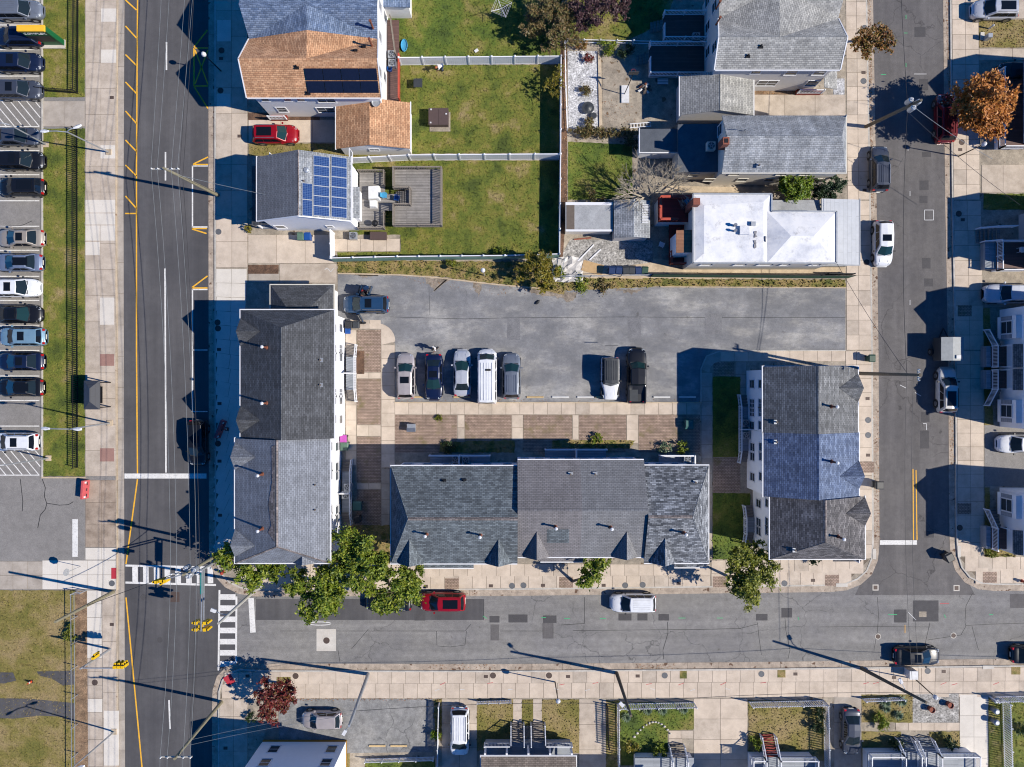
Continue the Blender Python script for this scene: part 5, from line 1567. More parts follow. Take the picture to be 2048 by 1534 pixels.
for px, py, s_ in ((1472, 449, .12), (1472, 460, .1)):
    p = G(px, py, e + .8); MB().lathe((p.x, p.y, e + .1), [(s_, 0), (s_, .5), (s_ * 1.5, .6), (s_, .8)], 10).build('roof_vent', 'steel', ro)
p = G(1491, 460, e + .6); MB().box(p.x - .5, p.x + .4, p.y - .4, p.y + .4, e + .1, e + .55).build('roof_hatch', 'roof_white', ro)
for q_ in ([(1509, 463), (1513, 462), (1514, 474), (1510, 476)], [(1508, 481), (1513, 480), (1512, 497), (1509, 496)], [(1531, 472), (1533, 472), (1533, 482), (1531, 482)]):
    MB().prism(poly_px(ragged(q_, 3, 1.2), e + .3), e + .1, e + .285).build('roof_stain', 'roof_soot', ro)
p = G(1507, 447, e + .5); MB().box(p.x - .22, p.x + .22, p.y - .2, p.y + .2, e + .1, e + .5).build('roof_vent', 'galvanised', ro)
p = G(1392, 404, e + .8); MB().box(p.x - .32, p.x + .32, p.y - .32, p.y + .32, 2.0, e + 1.1).build('chimney', 'brick_red', b)
for px, w_ in ((1412, 1.1), (1480, 1.1), (1530, 1.4), (1570, .8), (1630, .9)):
    window(b, 'S', G(px, 0, 3.3).x, 2.9, w_, 1.1, y0 + .12, grid=(1, 2))
x2, x3, y2, y3 = rect(1640, 399, 1719, 529, 3.1); y2, y3 = min(y2, y3), max(y2, y3)
MB().shell([[(x2, y2, 3.5), (x3, y2, 3.05), (x3, y3, 3.05), (x2, y3, 3.5)]], .12).build('porch_roof', 'roof_metal', b)
eave_trim(b, x2, x3, y2, y3, 3.1, 'ES', 'galvanised')
x4, x5, y4, y5 = rect(1540, 400, 1640, 421, 3.0); y4, y5 = min(y4, y5), max(y4, y5)
MB().shell([[(x4, y4 - .6, 3.3), (x2, y4 - .6, 3.3), (x2, y5, 3.0), (x4, y5, 3.0)]], .12).build('porch_roof', 'roof_felt', b)
MB().box(x2 + .3, x3 - .2, y2 + .2, y3 - .2, .1, .6).build('porch', 'deck_grey', b)
for yy in (y2 + .3, (y2 + y3) / 2, y3 - .3):
    MB().box(x3 - .35, x3 - .2, yy - .08, yy + .08, .6, 3.0).build('porch_post', 'white_paint', b)
railing(b, [(G(1650, 0).x, y2 - .6, .1), (G(1700, 0).x, y2 - .6, .1)], 1.0, 'black_metal', .15)
# red deck and little lean-to roof
dk = building('deck', 'red stained timber deck behind the white roofed house', 1345, 470, 'deck')
MB().prism(poly_px([(1338, 443), (1386, 443), (1386, 530), (1338, 530)], .9), .8, .9).build('deck_boards', 'deck_red', dk)
zd = 2.6
MB().prism(poly_px([(1316, 395), (1386, 395), (1386, 444), (1316, 444)], 2.6), 2.48, 2.6).build('deck_boards', 'deck_red', dk)
v0, v1 = G(1316, 444, 2.6), G(1386, 395, 2.6)
MB().box(v0.x + .1, v1.x, v0.y + .1, v1.y - .1, .1, 2.47).build('deck_skirt', 'siding_white', dk)
def dp(px, py): 
    v = G(px, py, zd); return (v.x, v.y, zd)
railing(dk, [dp(1386, 397), dp(1352, 397), dp(1318, 398), dp(1318, 420), dp(1318, 442), dp(1352, 442)], .95, 'rail_red', .3, .12, .24)
zd = .9
railing(dk, [dp(1340, 505), dp(1340, 529), dp(1384, 529)], .95, 'rail_red', .3, .12, .2)
x0, x1, y0, y1 = rect(1353, 460, 1388, 505, 4.5); y0, y1 = min(y0, y1), max(y0, y1)
MB().shell([[(x0, y0, 4.4), (x1, y0, 4.65), (x1, y1, 4.65), (x0, y1, 4.4)]], .1).build('lean_to_roof', 'deck_brown', dk)
MB().box(x0 + .15, x1, y0 + .15, y1 - .15, .9, 4.4).build('lean_to_wall', 'siding_white', dk)
# sheds west of the deck
s = building('shed', 'gabled shed with pale grey shingle roof west of the red deck', 1265, 440, 'shed')
x0, x1, y0, y1 = rect(1228, 401, 1300, 476, 2.6); y0, y1 = min(y0, y1), max(y0, y1)
MB().box(x0 + .15, x1 - .15, y0 + .15, y1 - .15, .1, 2.5).build('wall', 'siding_grey', s)
MB().shell(gable_faces(x0, x1, y0, y1, 2.6, 3.2, 'y', 0, 0, .1), .1).build('roof', 'shingle_weathered', s)
for i in range(2):
    p = G(1290, 418 + i * 20, 2.9)
    m = MB()
    for k in range(6): m.box(p.x - .32, p.x + .32, p.y - .4 + k * .15, p.y - .33 + k * .15, 3.0, 3.04)
    m.build('roof_slats', 'white_paint', s)
s = building('shed', 'low flat roofed shed with white edges beside the bare tree', 1178, 437, 'shed')
x0, x1, y0, y1 = rect(1131, 406, 1226, 462, 2.3); y0, y1 = min(y0, y1), max(y0, y1)
MB().box(x0 + .1, x1 - .1, y0 + .1, y1 - .1, .1, 2.2).build('wall', 'siding_tan', s)
MB().box(x0, x1, y0, y1, 2.2, 2.32).build('roof', 'roof_felt', s)
MB().box(x0 + .1, x0 + .9, y0 + .12, y1 - .12, 2.32, 2.335).build('roof_patch', 'lead_patch', s)
MB().box(x0, x1, y1 - .22, y1 + .06, 2.325, 2.4).build('edge_board', 'white_paint', s); MB().box(x0, x1, y0 - .06, y0 + .14, 2.325, 2.4).build('edge_board', 'white_paint', s)

# weathered deck behind the solar house
dk = building('deck', 'weathered grey timber deck with slatted railings and stairs', 800, 395, 'deck')
zd = 1.2
def dp2(px, py, z=1.2):
    v = G(px, py, z); return (v.x, v.y, z)
x0, x1, y0, y1 = rect(788, 338, 885, 454, zd); y0, y1 = min(y0, y1), max(y0, y1)
n = 0
nb = int((y1 - y0) / .28)
cut0, cut1, cutx = G(0, 412, zd).y, G(0, 379, zd).y, G(823, 0, zd).x
for i in range(nb):
    a = y0 + (y1 - y0) * i / nb; c_ = y0 + (y1 - y0) * (i + 1) / nb - .02
    xx = cutx if cut0 < (a + c_) / 2 < cut1 else x0
    MB().box(xx, x1, a, c_, zd - .05, zd).build('plank', 'deck_grey', dk)
MB().box(x0 + .2, x1 - .2, y0 + .2, y1 - .2, .1, .16).build('deck_footing', 'soil', dk)
railing(dk, [dp2(789, 378), dp2(789, 339), dp2(837, 339), dp2(884, 339), dp2(884, 396), dp2(884, 453), dp2(837, 453), dp2(789, 453), dp2(789, 413)], .95, 'rail_grey', .17, .12, .14, .07)
railing(dk, [dp2(789, 379), dp2(822, 379), dp2(822, 412), dp2(789, 412)], .95, 'rail_grey', .2, .12, .14, .07)
for i in range(7):
    MB().box(x0 + .05 + i * .25, x0 + .25 + i * .25, cut0, cut1, .3 + i * .12, .36 + i * .12).build('tread', 'deck_grey', dk)
x2, x3, y2, y3 = rect(719, 343, 770, 460, .8); y2, y3 = min(y2, y3), max(y2, y3)
nb = int((y3 - y2) / .28)
for i in range(nb):
    MB().box(x2, x3 + (1.2 if i in range(nb // 2 - 3, nb // 2 + 3) else 0), y2 + (y3 - y2) * i / nb, y2 + (y3 - y2) * (i + 1) / nb - .02, .74, .8).build('plank', 'deck_grey', dk)
railing(dk, [dp2(719, 345, .8), dp2(770, 345, .8), dp2(770, 372, .8)], .9, 'rail_grey', .17, .1, .1, .06)
railing(dk, [dp2(719, 459, .8), dp2(770, 459, .8), dp2(770, 428, .8)], .9, 'rail_grey', .17, .1, .1, .06)

# ------------------------------------------------------------------ houses along the east side
def east_house(name, label, py0, py1, px_e, e, r, wallm, roofm, gables, wins, porch=None, depth=11.0):
    b = building(name, label, px_e + 60, (py0 + py1) / 2)
    xe = G(px_e, 0).x
    y0, y1 = G(0, py1).y, G(0, py0).y
    x1_ = xe + depth
    xm = (xe + x1_) / 2
    wall_block(b, xe + .3, x1_ - .3, y0 + .25, y1 - .25, e - .13, wallm, r - .15, 'y')
    ro = MB().shell(gable_faces(xe, x1_, y0, y1, e, r, 'y'), .14).build('roof', roofm, b)
    ridge(ro, (xm, y0, r), (xm, y1, r), roofm)
    eave_trim(b, xe, x1_, y0, y1, e, 'EW')
    for gpy, half, rise in gables:
        cross_gable(b, 'W', G(0, gpy).y, half, xe, e, (r - e) / (xm - xe), rise, roofm)
    for wpy, z, w, h, gd in wins:
        window(b, 'W', G(0, wpy).y, z, w, h, xe + .3, grid=gd)
    return b, xe + .3, y0, y1
b, xw, y0, y1 = east_house('east_house', 'house behind the orange tree with slatted white porch rails', 150, 300, 2030, 6.0, 8.4, 'siding_grey', 'shingle_blue', [(205, 2.2, 1.8)], [(180, 4, 1.0, 1.4, (1, 2)), (270, 4, 1.0, 1.4, (1, 2))])
zx = G(1998, 0, 1.0).x
MB().box(zx, xw, y0 - .2, y1, .85, 1.0).build('porch', 'deck_dark', b); MB().box(zx + .1, xw, y0, y1 - .1, .1, .85).build('porch_skirt', 'siding_white', b)
MB().shell([[(zx + 1.0, y0 - .3, 3.2), (xw, y0 - .3, 3.6), (xw, y1 + .3, 3.6), (zx + 1.0, y1 + .3, 3.2)]], .1).build('porch_roof', 'shingle_blue', b)
railing(b, [(zx, y0 - .2, 1.0), (zx, (y0 + y1) / 2, 1.0), (zx, y1, 1.0)], .95); railing(b, [(zx, y0 - .2, 1.0), (xw, y0 - .2, 1.0)], .95)
b, xw, y0, y1 = east_house('east_house', 'house with white railed front porch and skewed stairs south of the wide driveway', 426, 545, 2030, 6.0, 8.2, 'siding_grey', 'shingle_dark', [], [(450, 4, 1.0, 1.4, (1, 2)), (520, 4, 1.0, 1.4, (1, 2))])
zx = G(1994, 0, 1.1).x
ym = G(0, 484, 1.1).y
MB().box(zx, xw, y0, ym, .95, 1.1).build('porch', 'deck_dark', b)
MB().box(zx + .03, xw, y0 + .05, ym - .05, .1, .95).build('porch_skirt', 'siding_white', b)
MB().box(zx - 1.1, zx, y0 + .2, ym, .1, .9).build('planter', 'porch_blue', b)
railing(b, [(zx, y0, 1.1), (zx, (y0 + ym) / 2, 1.1), (zx, ym, 1.1), (xw, ym, 1.1)], .95); railing(b, [(zx, y0, 1.1), (xw, y0, 1.1)], .95)
stairs(b, zx - 1.6, zx + .4, ym + .1, ym + 1.4, .1, 1.0, 6, 'stair_wood', 'x', 1)
railing(b, [(zx - 1.6, ym + 1.5, .15), (zx - .3, ym + .8 + .7, .9), (zx + 1.5, ym + 1.5, 1.1)], .9); railing(b, [(zx - 1.2, ym + .1, .3), (zx, ym + .1, 1.0)], .9)
b, xw, y0, y1 = east_house('east_house', 'white twin house with bay windows and a pair of railed stoops', 615, 858, 1992, 6.2, 8.6, 'siding_white', 'shingle_dark', [(655, 1.35, 1.15), (812, 1.35, 1.15)], [(640, 4, 1.1, 1.6, (1, 2)), (830, 4, 1.1, 1.6, (1, 2)), (700, 4, .9, 1.4, (1, 2)), (770, 4, .9, 1.4, (1, 2))])
def bay(b, py, xw, z=1.0):
    y = G(0, py, 2).y
    MB().box(xw - .55, xw, y - 1.15, y + 1.15, z - .6, z + 2.2).build('bay', 'siding_white', b)
    window(b, 'W', y, z, 1.2, 1.6, xw - .55, grid=(1, 2))
    for s_ in (-1, 1):
        MB().box(xw - .6, xw - .553, y + s_ * .92 - .2, y + s_ * .92 + .2, z, z + 1.6).build('shutter', 'porch_blue', b)
bay(b, 655, xw, 1.2); bay(b, 822, xw, 1.2)
def stoop(b, xw, pya, pyb, z, stair_up):
    ya, yb = G(0, pyb, z).y, G(0, pya, z).y
    xo = xw - 1.5
    MB().box(xo, xw, ya, yb, z - .12, z).build('stoop', 'deck_dark', b); MB().box(xo - .5, xo + .02, ya, yb, .1, z - .13).build('stoop_wall', 'porch_blue', b)
    if stair_up > 0: stairs(b, xo, xo + 1.0, yb, yb + 1.7, .1, z - .1, 6, 'stair_wood', 'y', -1); railing(b, [(xo, ya, z), (xo, yb, z), (xo - .2, yb + 1.7, .15)], .95)
    else: stairs(b, xo, xo + 1.0, ya - 1.7, ya, .1, z - .1, 6, 'stair_wood', 'y', 1); railing(b, [(xo, yb, z), (xo, ya, z), (xo - .2, ya - 1.7, .15)], .95)
    MB().shell([[(xo + .8, ya - .1, 3.2), (xw, ya - .1, 3.6), (xw, yb + .1, 3.6), (xo + .8, yb + .1, 3.2)]], .1).build('stoop_roof', 'shingle_dark', b)
    for yy in (ya, yb): MB().box(xo + .85, xo + .95, yy - .05, yy + .05, z, 3.2).build('post', 'white_paint', b)
stoop(b, xw, 692, 734, 1.2, 1); stoop(b, xw, 740, 778, 1.2, -1)
b, xw, y0, y1 = east_house('east_house', 'white house with railed stoop near the southeast street corner', 970, 1100, 1992, 6.2, 8.6, 'siding_white', 'shingle_dark', [(1008, 1.35, 1.15)], [(1000, 4, 1.1, 1.6, (1, 2)), (1060, 4, 1.1, 1.6, (1, 2))])
bay(b, 1010, xw, 1.2); stoop(b, xw, 1054, 1098, 1.2, 1)

# ------------------------------------------------------------------ houses along the south side
b = building('corner_house', 'white sided corner house with yellow base strip at the bottom left', 610, 1500)
x0, x1, y1 = G(528, 0).x, G(694, 0).x, G(0, 1479).y
wall_block(b, x0, x1, y1 - 9, y1, 6.2, 'siding_white', 8.2, 'y')
MB().box(x0 - .02, x1 + .02, y1 - 9.02, y1 + .03, .1, .5).build('foundation', 'base_ochre', b)
MB().shell(gable_faces(x0 - .3, x1 + .3, y1 - 9.3, y1 + .25, 6.3, 8.4, 'y'), .14).build('roof', 'shingle_taupe', b)
for px, z in ((548, 1.4), (663, 1.4), (530, 4.0), (652, 4.0)):
    window(b, 'N', G(px, 0, z + .6).x, z, .95, 1.3, y1)
MB().tube((x0 + .9, y1 - .35, 1.2), (x0 + 1.4, y1 - .3, .7), .02).build('pipe', 'steel', b)
b = building('porch_house', 'house with taupe shingled porch roof and twin stairs', 1058, 1520)
x0, x1 = G(962, 0, 3.2).x, G(1152, 0, 3.2).x
yr = G(0, 1513, 3.2).y
zp = 1.45
yp1 = G(0, 1485, zp).y
MB().box(x0 + .3, x1 - .3, yr - 3, yp1, zp - .15, zp).build('porch', 'porch_blue', b)
MB().box(x0 + .35, x1 - .35, yr - 3, yp1 - .3, .1, zp - .15).build('porch_skirt', 'siding_grey', b)
MB().shell([[(x0, yr - 2.4, 4.0), (x1, yr - 2.4, 4.0), (x1, yr, 3.2), (x0, yr, 3.2)]], .12).build('porch_roof', 'shingle_taupe', b)
eave_trim(b, x0, x1, yr - 2.4, yr, 3.2, 'NEW')
for i in range(5):
    xx = x0 + .4 + (x1 - x0 - .8) * i / 4
    MB().box(xx - .1, xx + .1, yp1 - .45, yp1 - .25, zp, 3.15).build('porch_post', 'white_paint', b)
wall_block(b, x0 + .3, x1 - .3, yr - 11, yr - 2.4, 6.2, 'siding_white', 8.4, 'x')
MB().shell(gable_faces(x0, x1, yr - 11.3, yr - 2.1, 6.3, 8.5, 'x'), .14).build('roof', 'shingle_taupe', b)
for px in (990, 1110): window(b, 'N', G(px, 0, 3).x, 2.0, 1.0, 1.3, yr - 2.4); window(b, 'N', G(px, 0, 3).x, 4.2, 1.0, 1.3, yr - 2.4)
for pa_, pb_ in ((1022, 1048), (1062, 1090)):
    u0, u1 = G(pa_, 0, .8).x, G(pb_, 0, .8).x
    yt = G(0, 1443).y
    stairs(b, u0, u1, yp1, yt, .1, zp, 10, 'stair_wood', 'y', -1)
    for u in (u0, u1): railing(b, [(u, yt, .15), (u, (yt + yp1) / 2, (zp + .15) / 2), (u, yp1, zp)], .9, pitch=.3)
railing(b, [(x0 + .3, yp1, zp), (G(1022, 0, .8).x, yp1, zp)], .9); railing(b, [(G(1090, 0, .8).x, yp1, zp), (x1 - .3, yp1, zp)], .9)
def south_porch(label, pxa, pxb, py_p, zp, pxs, pys, tread, roofm, rail=True):
    b = building('porch_house', label, (pxa + pxb) / 2, 1540)
    x0, x1 = G(pxa, 0, zp).x, G(pxb, 0, zp).x
    yp = G(0, py_p, zp).y
    MB().box(x0, x1, yp - 2.2, yp, zp - .15, zp).build('porch', 'porch_blue', b); MB().box(x0 + .1, x1 - .1, yp - 2.2, yp - .15, .1, zp - .15).build('porch_skirt', 'siding_white', b)
    wall_block(b, x0, x1, yp - 11, yp - 2.2, 6.2, 'siding_white', 8.4, 'x')
    MB().shell(gable_faces(x0 - .3, x1 + .3, yp - 11.3, yp - 1.9, 6.3, 8.5, 'x'), .14).build('roof', roofm, b)
    for k in (.25, .75): window(b, 'N', x0 + (x1 - x0) * k, 4.0, 1.0, 1.4, yp - 2.2); window(b, 'N', x0 + (x1 - x0) * k, zp + .6, 1.0, 1.4, yp - 2.2)
    cuts = []
    for a, c_ in pxs:
        u0, u1 = G(a, 0, zp * .6).x, G(c_, 0, zp * .6).x
        yt = G(0, pys).y
        stairs(b, u0, u1, yp, yt, .1, zp, 9, tread, 'y', -1)
        for u in (u0, u1): railing(b, [(u, yt, .15), (u, (yt + yp) / 2, (zp + .15) / 2), (u, yp, zp), (u, yp - 1.8, zp)], .9, pitch=.22)
        cuts.append((u0, u1))
    if rail:
        railing(b, [(x0, yp - 2.0, zp), (x0, yp, zp), (cuts[0][0], yp, zp)], .9); railing(b, [(cuts[-1][1], yp, zp), (x1, yp, zp), (x1, yp - 2.0, zp)], .9)
    return b
south_porch('house with pale blue porch and white zigzag stair at the bottom edge', 1270, 1388, 1516, 1.5, ((1340, 1370),), 1487, 'stair_wood', 'shingle_silver', False)
south_porch('house with lattice porch and dark red stair at the bottom edge', 1502, 1630, 1514, 1.5, ((1524, 1552),), 1466, 'deck_red', 'shingle_charcoal')
south_porch('house with wide blue double stair at the bottom right', 1736, 1950, 1506, 1.5, ((1797, 1828), (1836, 1868)), 1473, 'porch_blue', 'shingle_slate')
# ------------------------------------------------------------------ fences
def at_px(p, z=.1):
    v = G(*p); return Vector((v.x, v.y, z))
def vinyl_fence(label, pts, h=1.8, bay=2.4, mat='white_vinyl', group=None, screen=None):
    pts = [at_px(p) for p in pts]
    t = thing('privacy_fence', label, 'fence', pts[0], 0, group, True)
    posts = []
    for a, b in zip(pts, pts[1:]):
        n = max(1, round((b - a).length / bay))
        for i in range(n):
            p, q = a + (b - a) * i / n, a + (b - a) * (i + 1) / n
            posts.append(p)
            m = MB().bar(p + Vector((0, 0, h * .5)), q + Vector((0, 0, h * .5)), .045, h * .9)
            d = (q - p); L = d.length; d.normalize()
            k = int(L / .19)
            nn = Vector((-d.y, d.x, 0))
            for j in range(1, k):       # board joints stand proud of the panel as narrow ribs
                c_ = p + d * (L * j / k)
                m.bar(c_ + Vector((0, 0, h * .08)), c_ + Vector((0, 0, h * .92)), .02, .056, up=nn)
            m.bar(p + Vector((0, 0, h * .95)), q + Vector((0, 0, h * .95)), .09, .13)
            m.bar(p + Vector((0, 0, .09)), q + Vector((0, 0, .09)), .07, .13)
            m.build('panel', mat, t)
    posts.append(pts[-1])
    for p in posts:
        m = MB().box(p.x - .07, p.x + .07, p.y - .07, p.y + .07, .1, h + .2)
        m.add([(p.x - .09, p.y - .09, h + .2), (p.x + .09, p.y - .09, h + .2), (p.x + .09, p.y + .09, h + .2), (p.x - .09, p.y + .09, h + .2), (p.x, p.y, h + .28)], [(0, 1, 4), (1, 2, 4), (2, 3, 4), (3, 0, 4), (3, 2, 1, 0)])
        m.build('post', mat, t)
    if screen:
        for a, b in zip(pts, pts[1:]):
            n = max(1, round((b - a).length / (bay * 1.5)))
            for i in range(n):
                p, q = a + (b - a) * i / n, a + (b - a) * (i + 1) / n
                d = (q - p).normalized(); nn = Vector((d.y, -d.x, 0)) * .12
                if nn.y > 0: nn = -nn
                MB().bar(p + nn + Vector((0, 0, h * .5)), q + nn + Vector((0, 0, h * .5)), .02, h * .85).build('windscreen', screen, t)
    return t
plain('screen_pale', C(120, 160, 150), .9, var=.25, scale=2)
plain('screen_green', C(28, 84, 58), .9, var=.2, scale=2)
vinyl_fence('white vinyl fence between the dryer yard and the lidded box yard', [(803, 131), (1120, 128)])
vinyl_fence('white vinyl fence along the garage and the deck yard', [(706, 327), (822, 321), (1118, 319)])
vinyl_fence('long white vinyl fence behind the back yards, seen edge on', [(1120, 128), (1119, 319), (1117, 514)])
vinyl_fence('white vinyl fence with pale green screen above the car park', [(670, 522), (800, 519), (1010, 517), (1117, 514)], screen='screen_pale')
vinyl_fence('short white gate fence beside the air conditioner', [(669, 468), (670, 520)], bay=1.4)
def rail_fence(label, pts, h=1.1, bay=2.2, mat='white_vinyl', pick=.23, pw=.11, name='picket_fence', rails=(.12, .9), post=.1, shadow=None, wire=False):
    pts = [at_px(p) for p in pts]
    t = thing(name, label, 'fence', pts[0], 0, None, True)
    posts = []
    for a, b in zip(pts, pts[1:]):
        n = max(1, round((b - a).length / bay))
        for i in range(n):
            p, q = a + (b - a) * i / n, a + (b - a) * (i + 1) / n
            posts.append(p)
            for rr in rails:
                MB().bar(p + Vector((0, 0, h * rr)), q + Vector((0, 0, h * rr)), .06 if not wire else .045, .05).build('rail', mat, t)
            if pick:
                m = MB()
                k = int((q - p).length / pick)
                d = (q - p).normalized()
                for j in range(1, k):
                    c_ = p + (q - p) * j / k
                    m.bar(c_ + Vector((0, 0, .03)), c_ + Vector((0, 0, h)), .022, pw, up=d)
                o = m.build('pickets', mat, t); o['kind'] = 'stuff'
    posts.append(pts[-1])
    for p in posts:
        m = MB().box(p.x - post / 2, p.x + post / 2, p.y - post / 2, p.y + post / 2, .1, h + .2)
        m.build('post', mat, t)
    return t
rail_fence('black iron picket fence north of the crossing path', [(159, -60), (158, 188)], 1.1, 2.3, 'black_metal', .2, .065, 'iron_fence', (.15, .92), .07)
rail_fence('black iron return fence by the crossing path', [(156, 188), (84, 183)], 1.1, 2.3, 'black_metal', .2, .065, 'iron_fence', (.15, .92), .07)
rail_fence('long black iron picket fence along the west verge', [(157, 261), (157, 600), (158, 934)], 1.1, 2.3, 'black_metal', .2, .065, 'iron_fence', (.15, .92), .07)
rail_fence('galvanised post and rail fence round the corner lot', [(174, 1180), (156, 1182), (157, 1330), (158, 1620)], 1.2, 2.9, 'galvanised', 0, .03, 'rail_fence', (.5, .97), .07, wire=True)
rail_fence('low white fence over the stone garden', [(1134, 87), (1330, 91)], .9, 1.8, 'white_vinyl', 0, .05, 'picket_fence', (.3, .9))
rail_fence('low white fence beside the white gravel bed', [(1129, 88), (1131, 180), (1134, 262)], .9, 1.8, 'white_vinyl', 0, .05, 'picket_fence', (.3, .9))
rail_fence('dark green screened fence below the white roofed house', [(1300, 553), (1500, 555), (1695, 556)], 1.7, 3.0, 'black_metal', 0, .03, 'screen_fence', (.06, .98), .06)
f = [o for o in COL.objects if o.name.startswith('screen_fence')][0]
for a, c_ in (((1300, 554.5), (1365, 555)), ((1365, 555), (1430, 555.5)), ((1430, 555.5), (1500, 556)), ((1500, 556), (1560, 556.5)), ((1560, 556.5), (1630, 557)), ((1630, 557), (1694, 557))):
    p, q = at_px(a), at_px(c_)
    MB().bar(p + Vector((0, 0, .9)), q + Vector((0, 0, .9)), .02, 1.6).build('windscreen', 'screen_green', f)
rail_fence('grey leaning fence rail beside the tarp', [(1128, 520), (1120, 556), (1300, 553)], 1.4, 3.0, 'galvanised', 0, .03, 'rail_fence', (.5, .97), .06, wire=True)
rail_fence('small broken white picket fence before the brown lawn', [(955, 1401), (1022, 1399)], .75, 1.2, pick=.16)
rail_fence('white picket fence with agaves at the green lawn', [(1236, 1406), (1386, 1403)], 1.5)
rail_fence('white picket side fence of the green lawn', [(1234, 1406), (1236, 1560)], 1.5)
rail_fence('black picket fence beside the dark hedge strip', [(1213, 1408), (1216, 1488)], 1.1, mat='black_metal')
rail_fence('white picket fence along the dry front lawn', [(1497, 1402), (1644, 1399)], 1.5)
rail_fence('long white picket side fence right of the dry lawn', [(1645, 1399), (1649, 1570)], 1.5)
rail_fence('white rail fence before the agave bed', [(1724, 1396), (1800, 1393)], .9, pick=.2)
rail_fence('white picket front fence at the right edge', [(1978, 1392), (2120, 1388)], 1.5)
rail_fence('long white picket fence beside the white driveway', [(2002, 1397), (2008, 1580)], 1.5)
rail_fence('white louvred fence below the parking pad', [(733, 1516), (868, 1512)], .9, 2.0, pick=.12, pw=.07)
rail_fence('thin white board fence left of the white minivan', [(879, 1404), (876, 1530)], 1.2, 2.4, pick=.12, pw=.1)

# ------------------------------------------------------------------ vehicles
KIND = dict(
    sedan=dict(L=4.75, W=1.84, zr=1.45, belt=.93, hood=.86, deck=.98, wsb=1.08, rf=.12, rr=-1.0, rb=-1.78, wr=.70, side=((.13, .47), (.51, .86))),
    suv=dict(L=4.68, W=1.88, zr=1.68, belt=1.06, hood=1.0, deck=1.06, wsb=1.12, rf=.34, rr=-1.85, rb=-2.2, wr=.76, side=((.07, .34), (.37, .63), (.66, .92))),
    hatch=dict(L=4.15, W=1.76, zr=1.5, belt=.95, hood=.9, deck=.98, wsb=.92, rf=.28, rr=-1.5, rb=-1.95, wr=.73, side=((.1, .45), (.49, .86))),
    van=dict(L=5.6, W=2.02, zr=2.1, belt=1.2, hood=1.08, deck=1.2, wsb=2.12, rf=1.62, rr=-2.6, rb=-2.74, wr=.86, side=((.78, .95), (.5, .72), (.27, .47), (.05, .24))),
    minivan=dict(L=5.0, W=1.96, zr=1.74, belt=1.05, hood=.96, deck=1.05, wsb=1.5, rf=.72, rr=-2.05, rb=-2.38, wr=.77, side=((.07, .32), (.36, .62), (.66, .9))),
    pickup=dict(L=5.7, W=1.98, zr=1.86, belt=1.15, hood=1.12, deck=1.1, wsb=1.22, rf=.62, rr=-.85, rb=-1.0, wr=.78, side=((.08, .46), (.5, .9))),
    jeep=dict(L=4.35, W=1.86, zr=1.84, belt=1.12, hood=1.14, deck=1.12, wsb=.55, rf=.42, rr=-2.0, rb=-2.08, wr=.8, side=((.05, .34), (.37, .64), (.67, .95))))
def lerp(a, b, t_): return a + (b - a) * t_
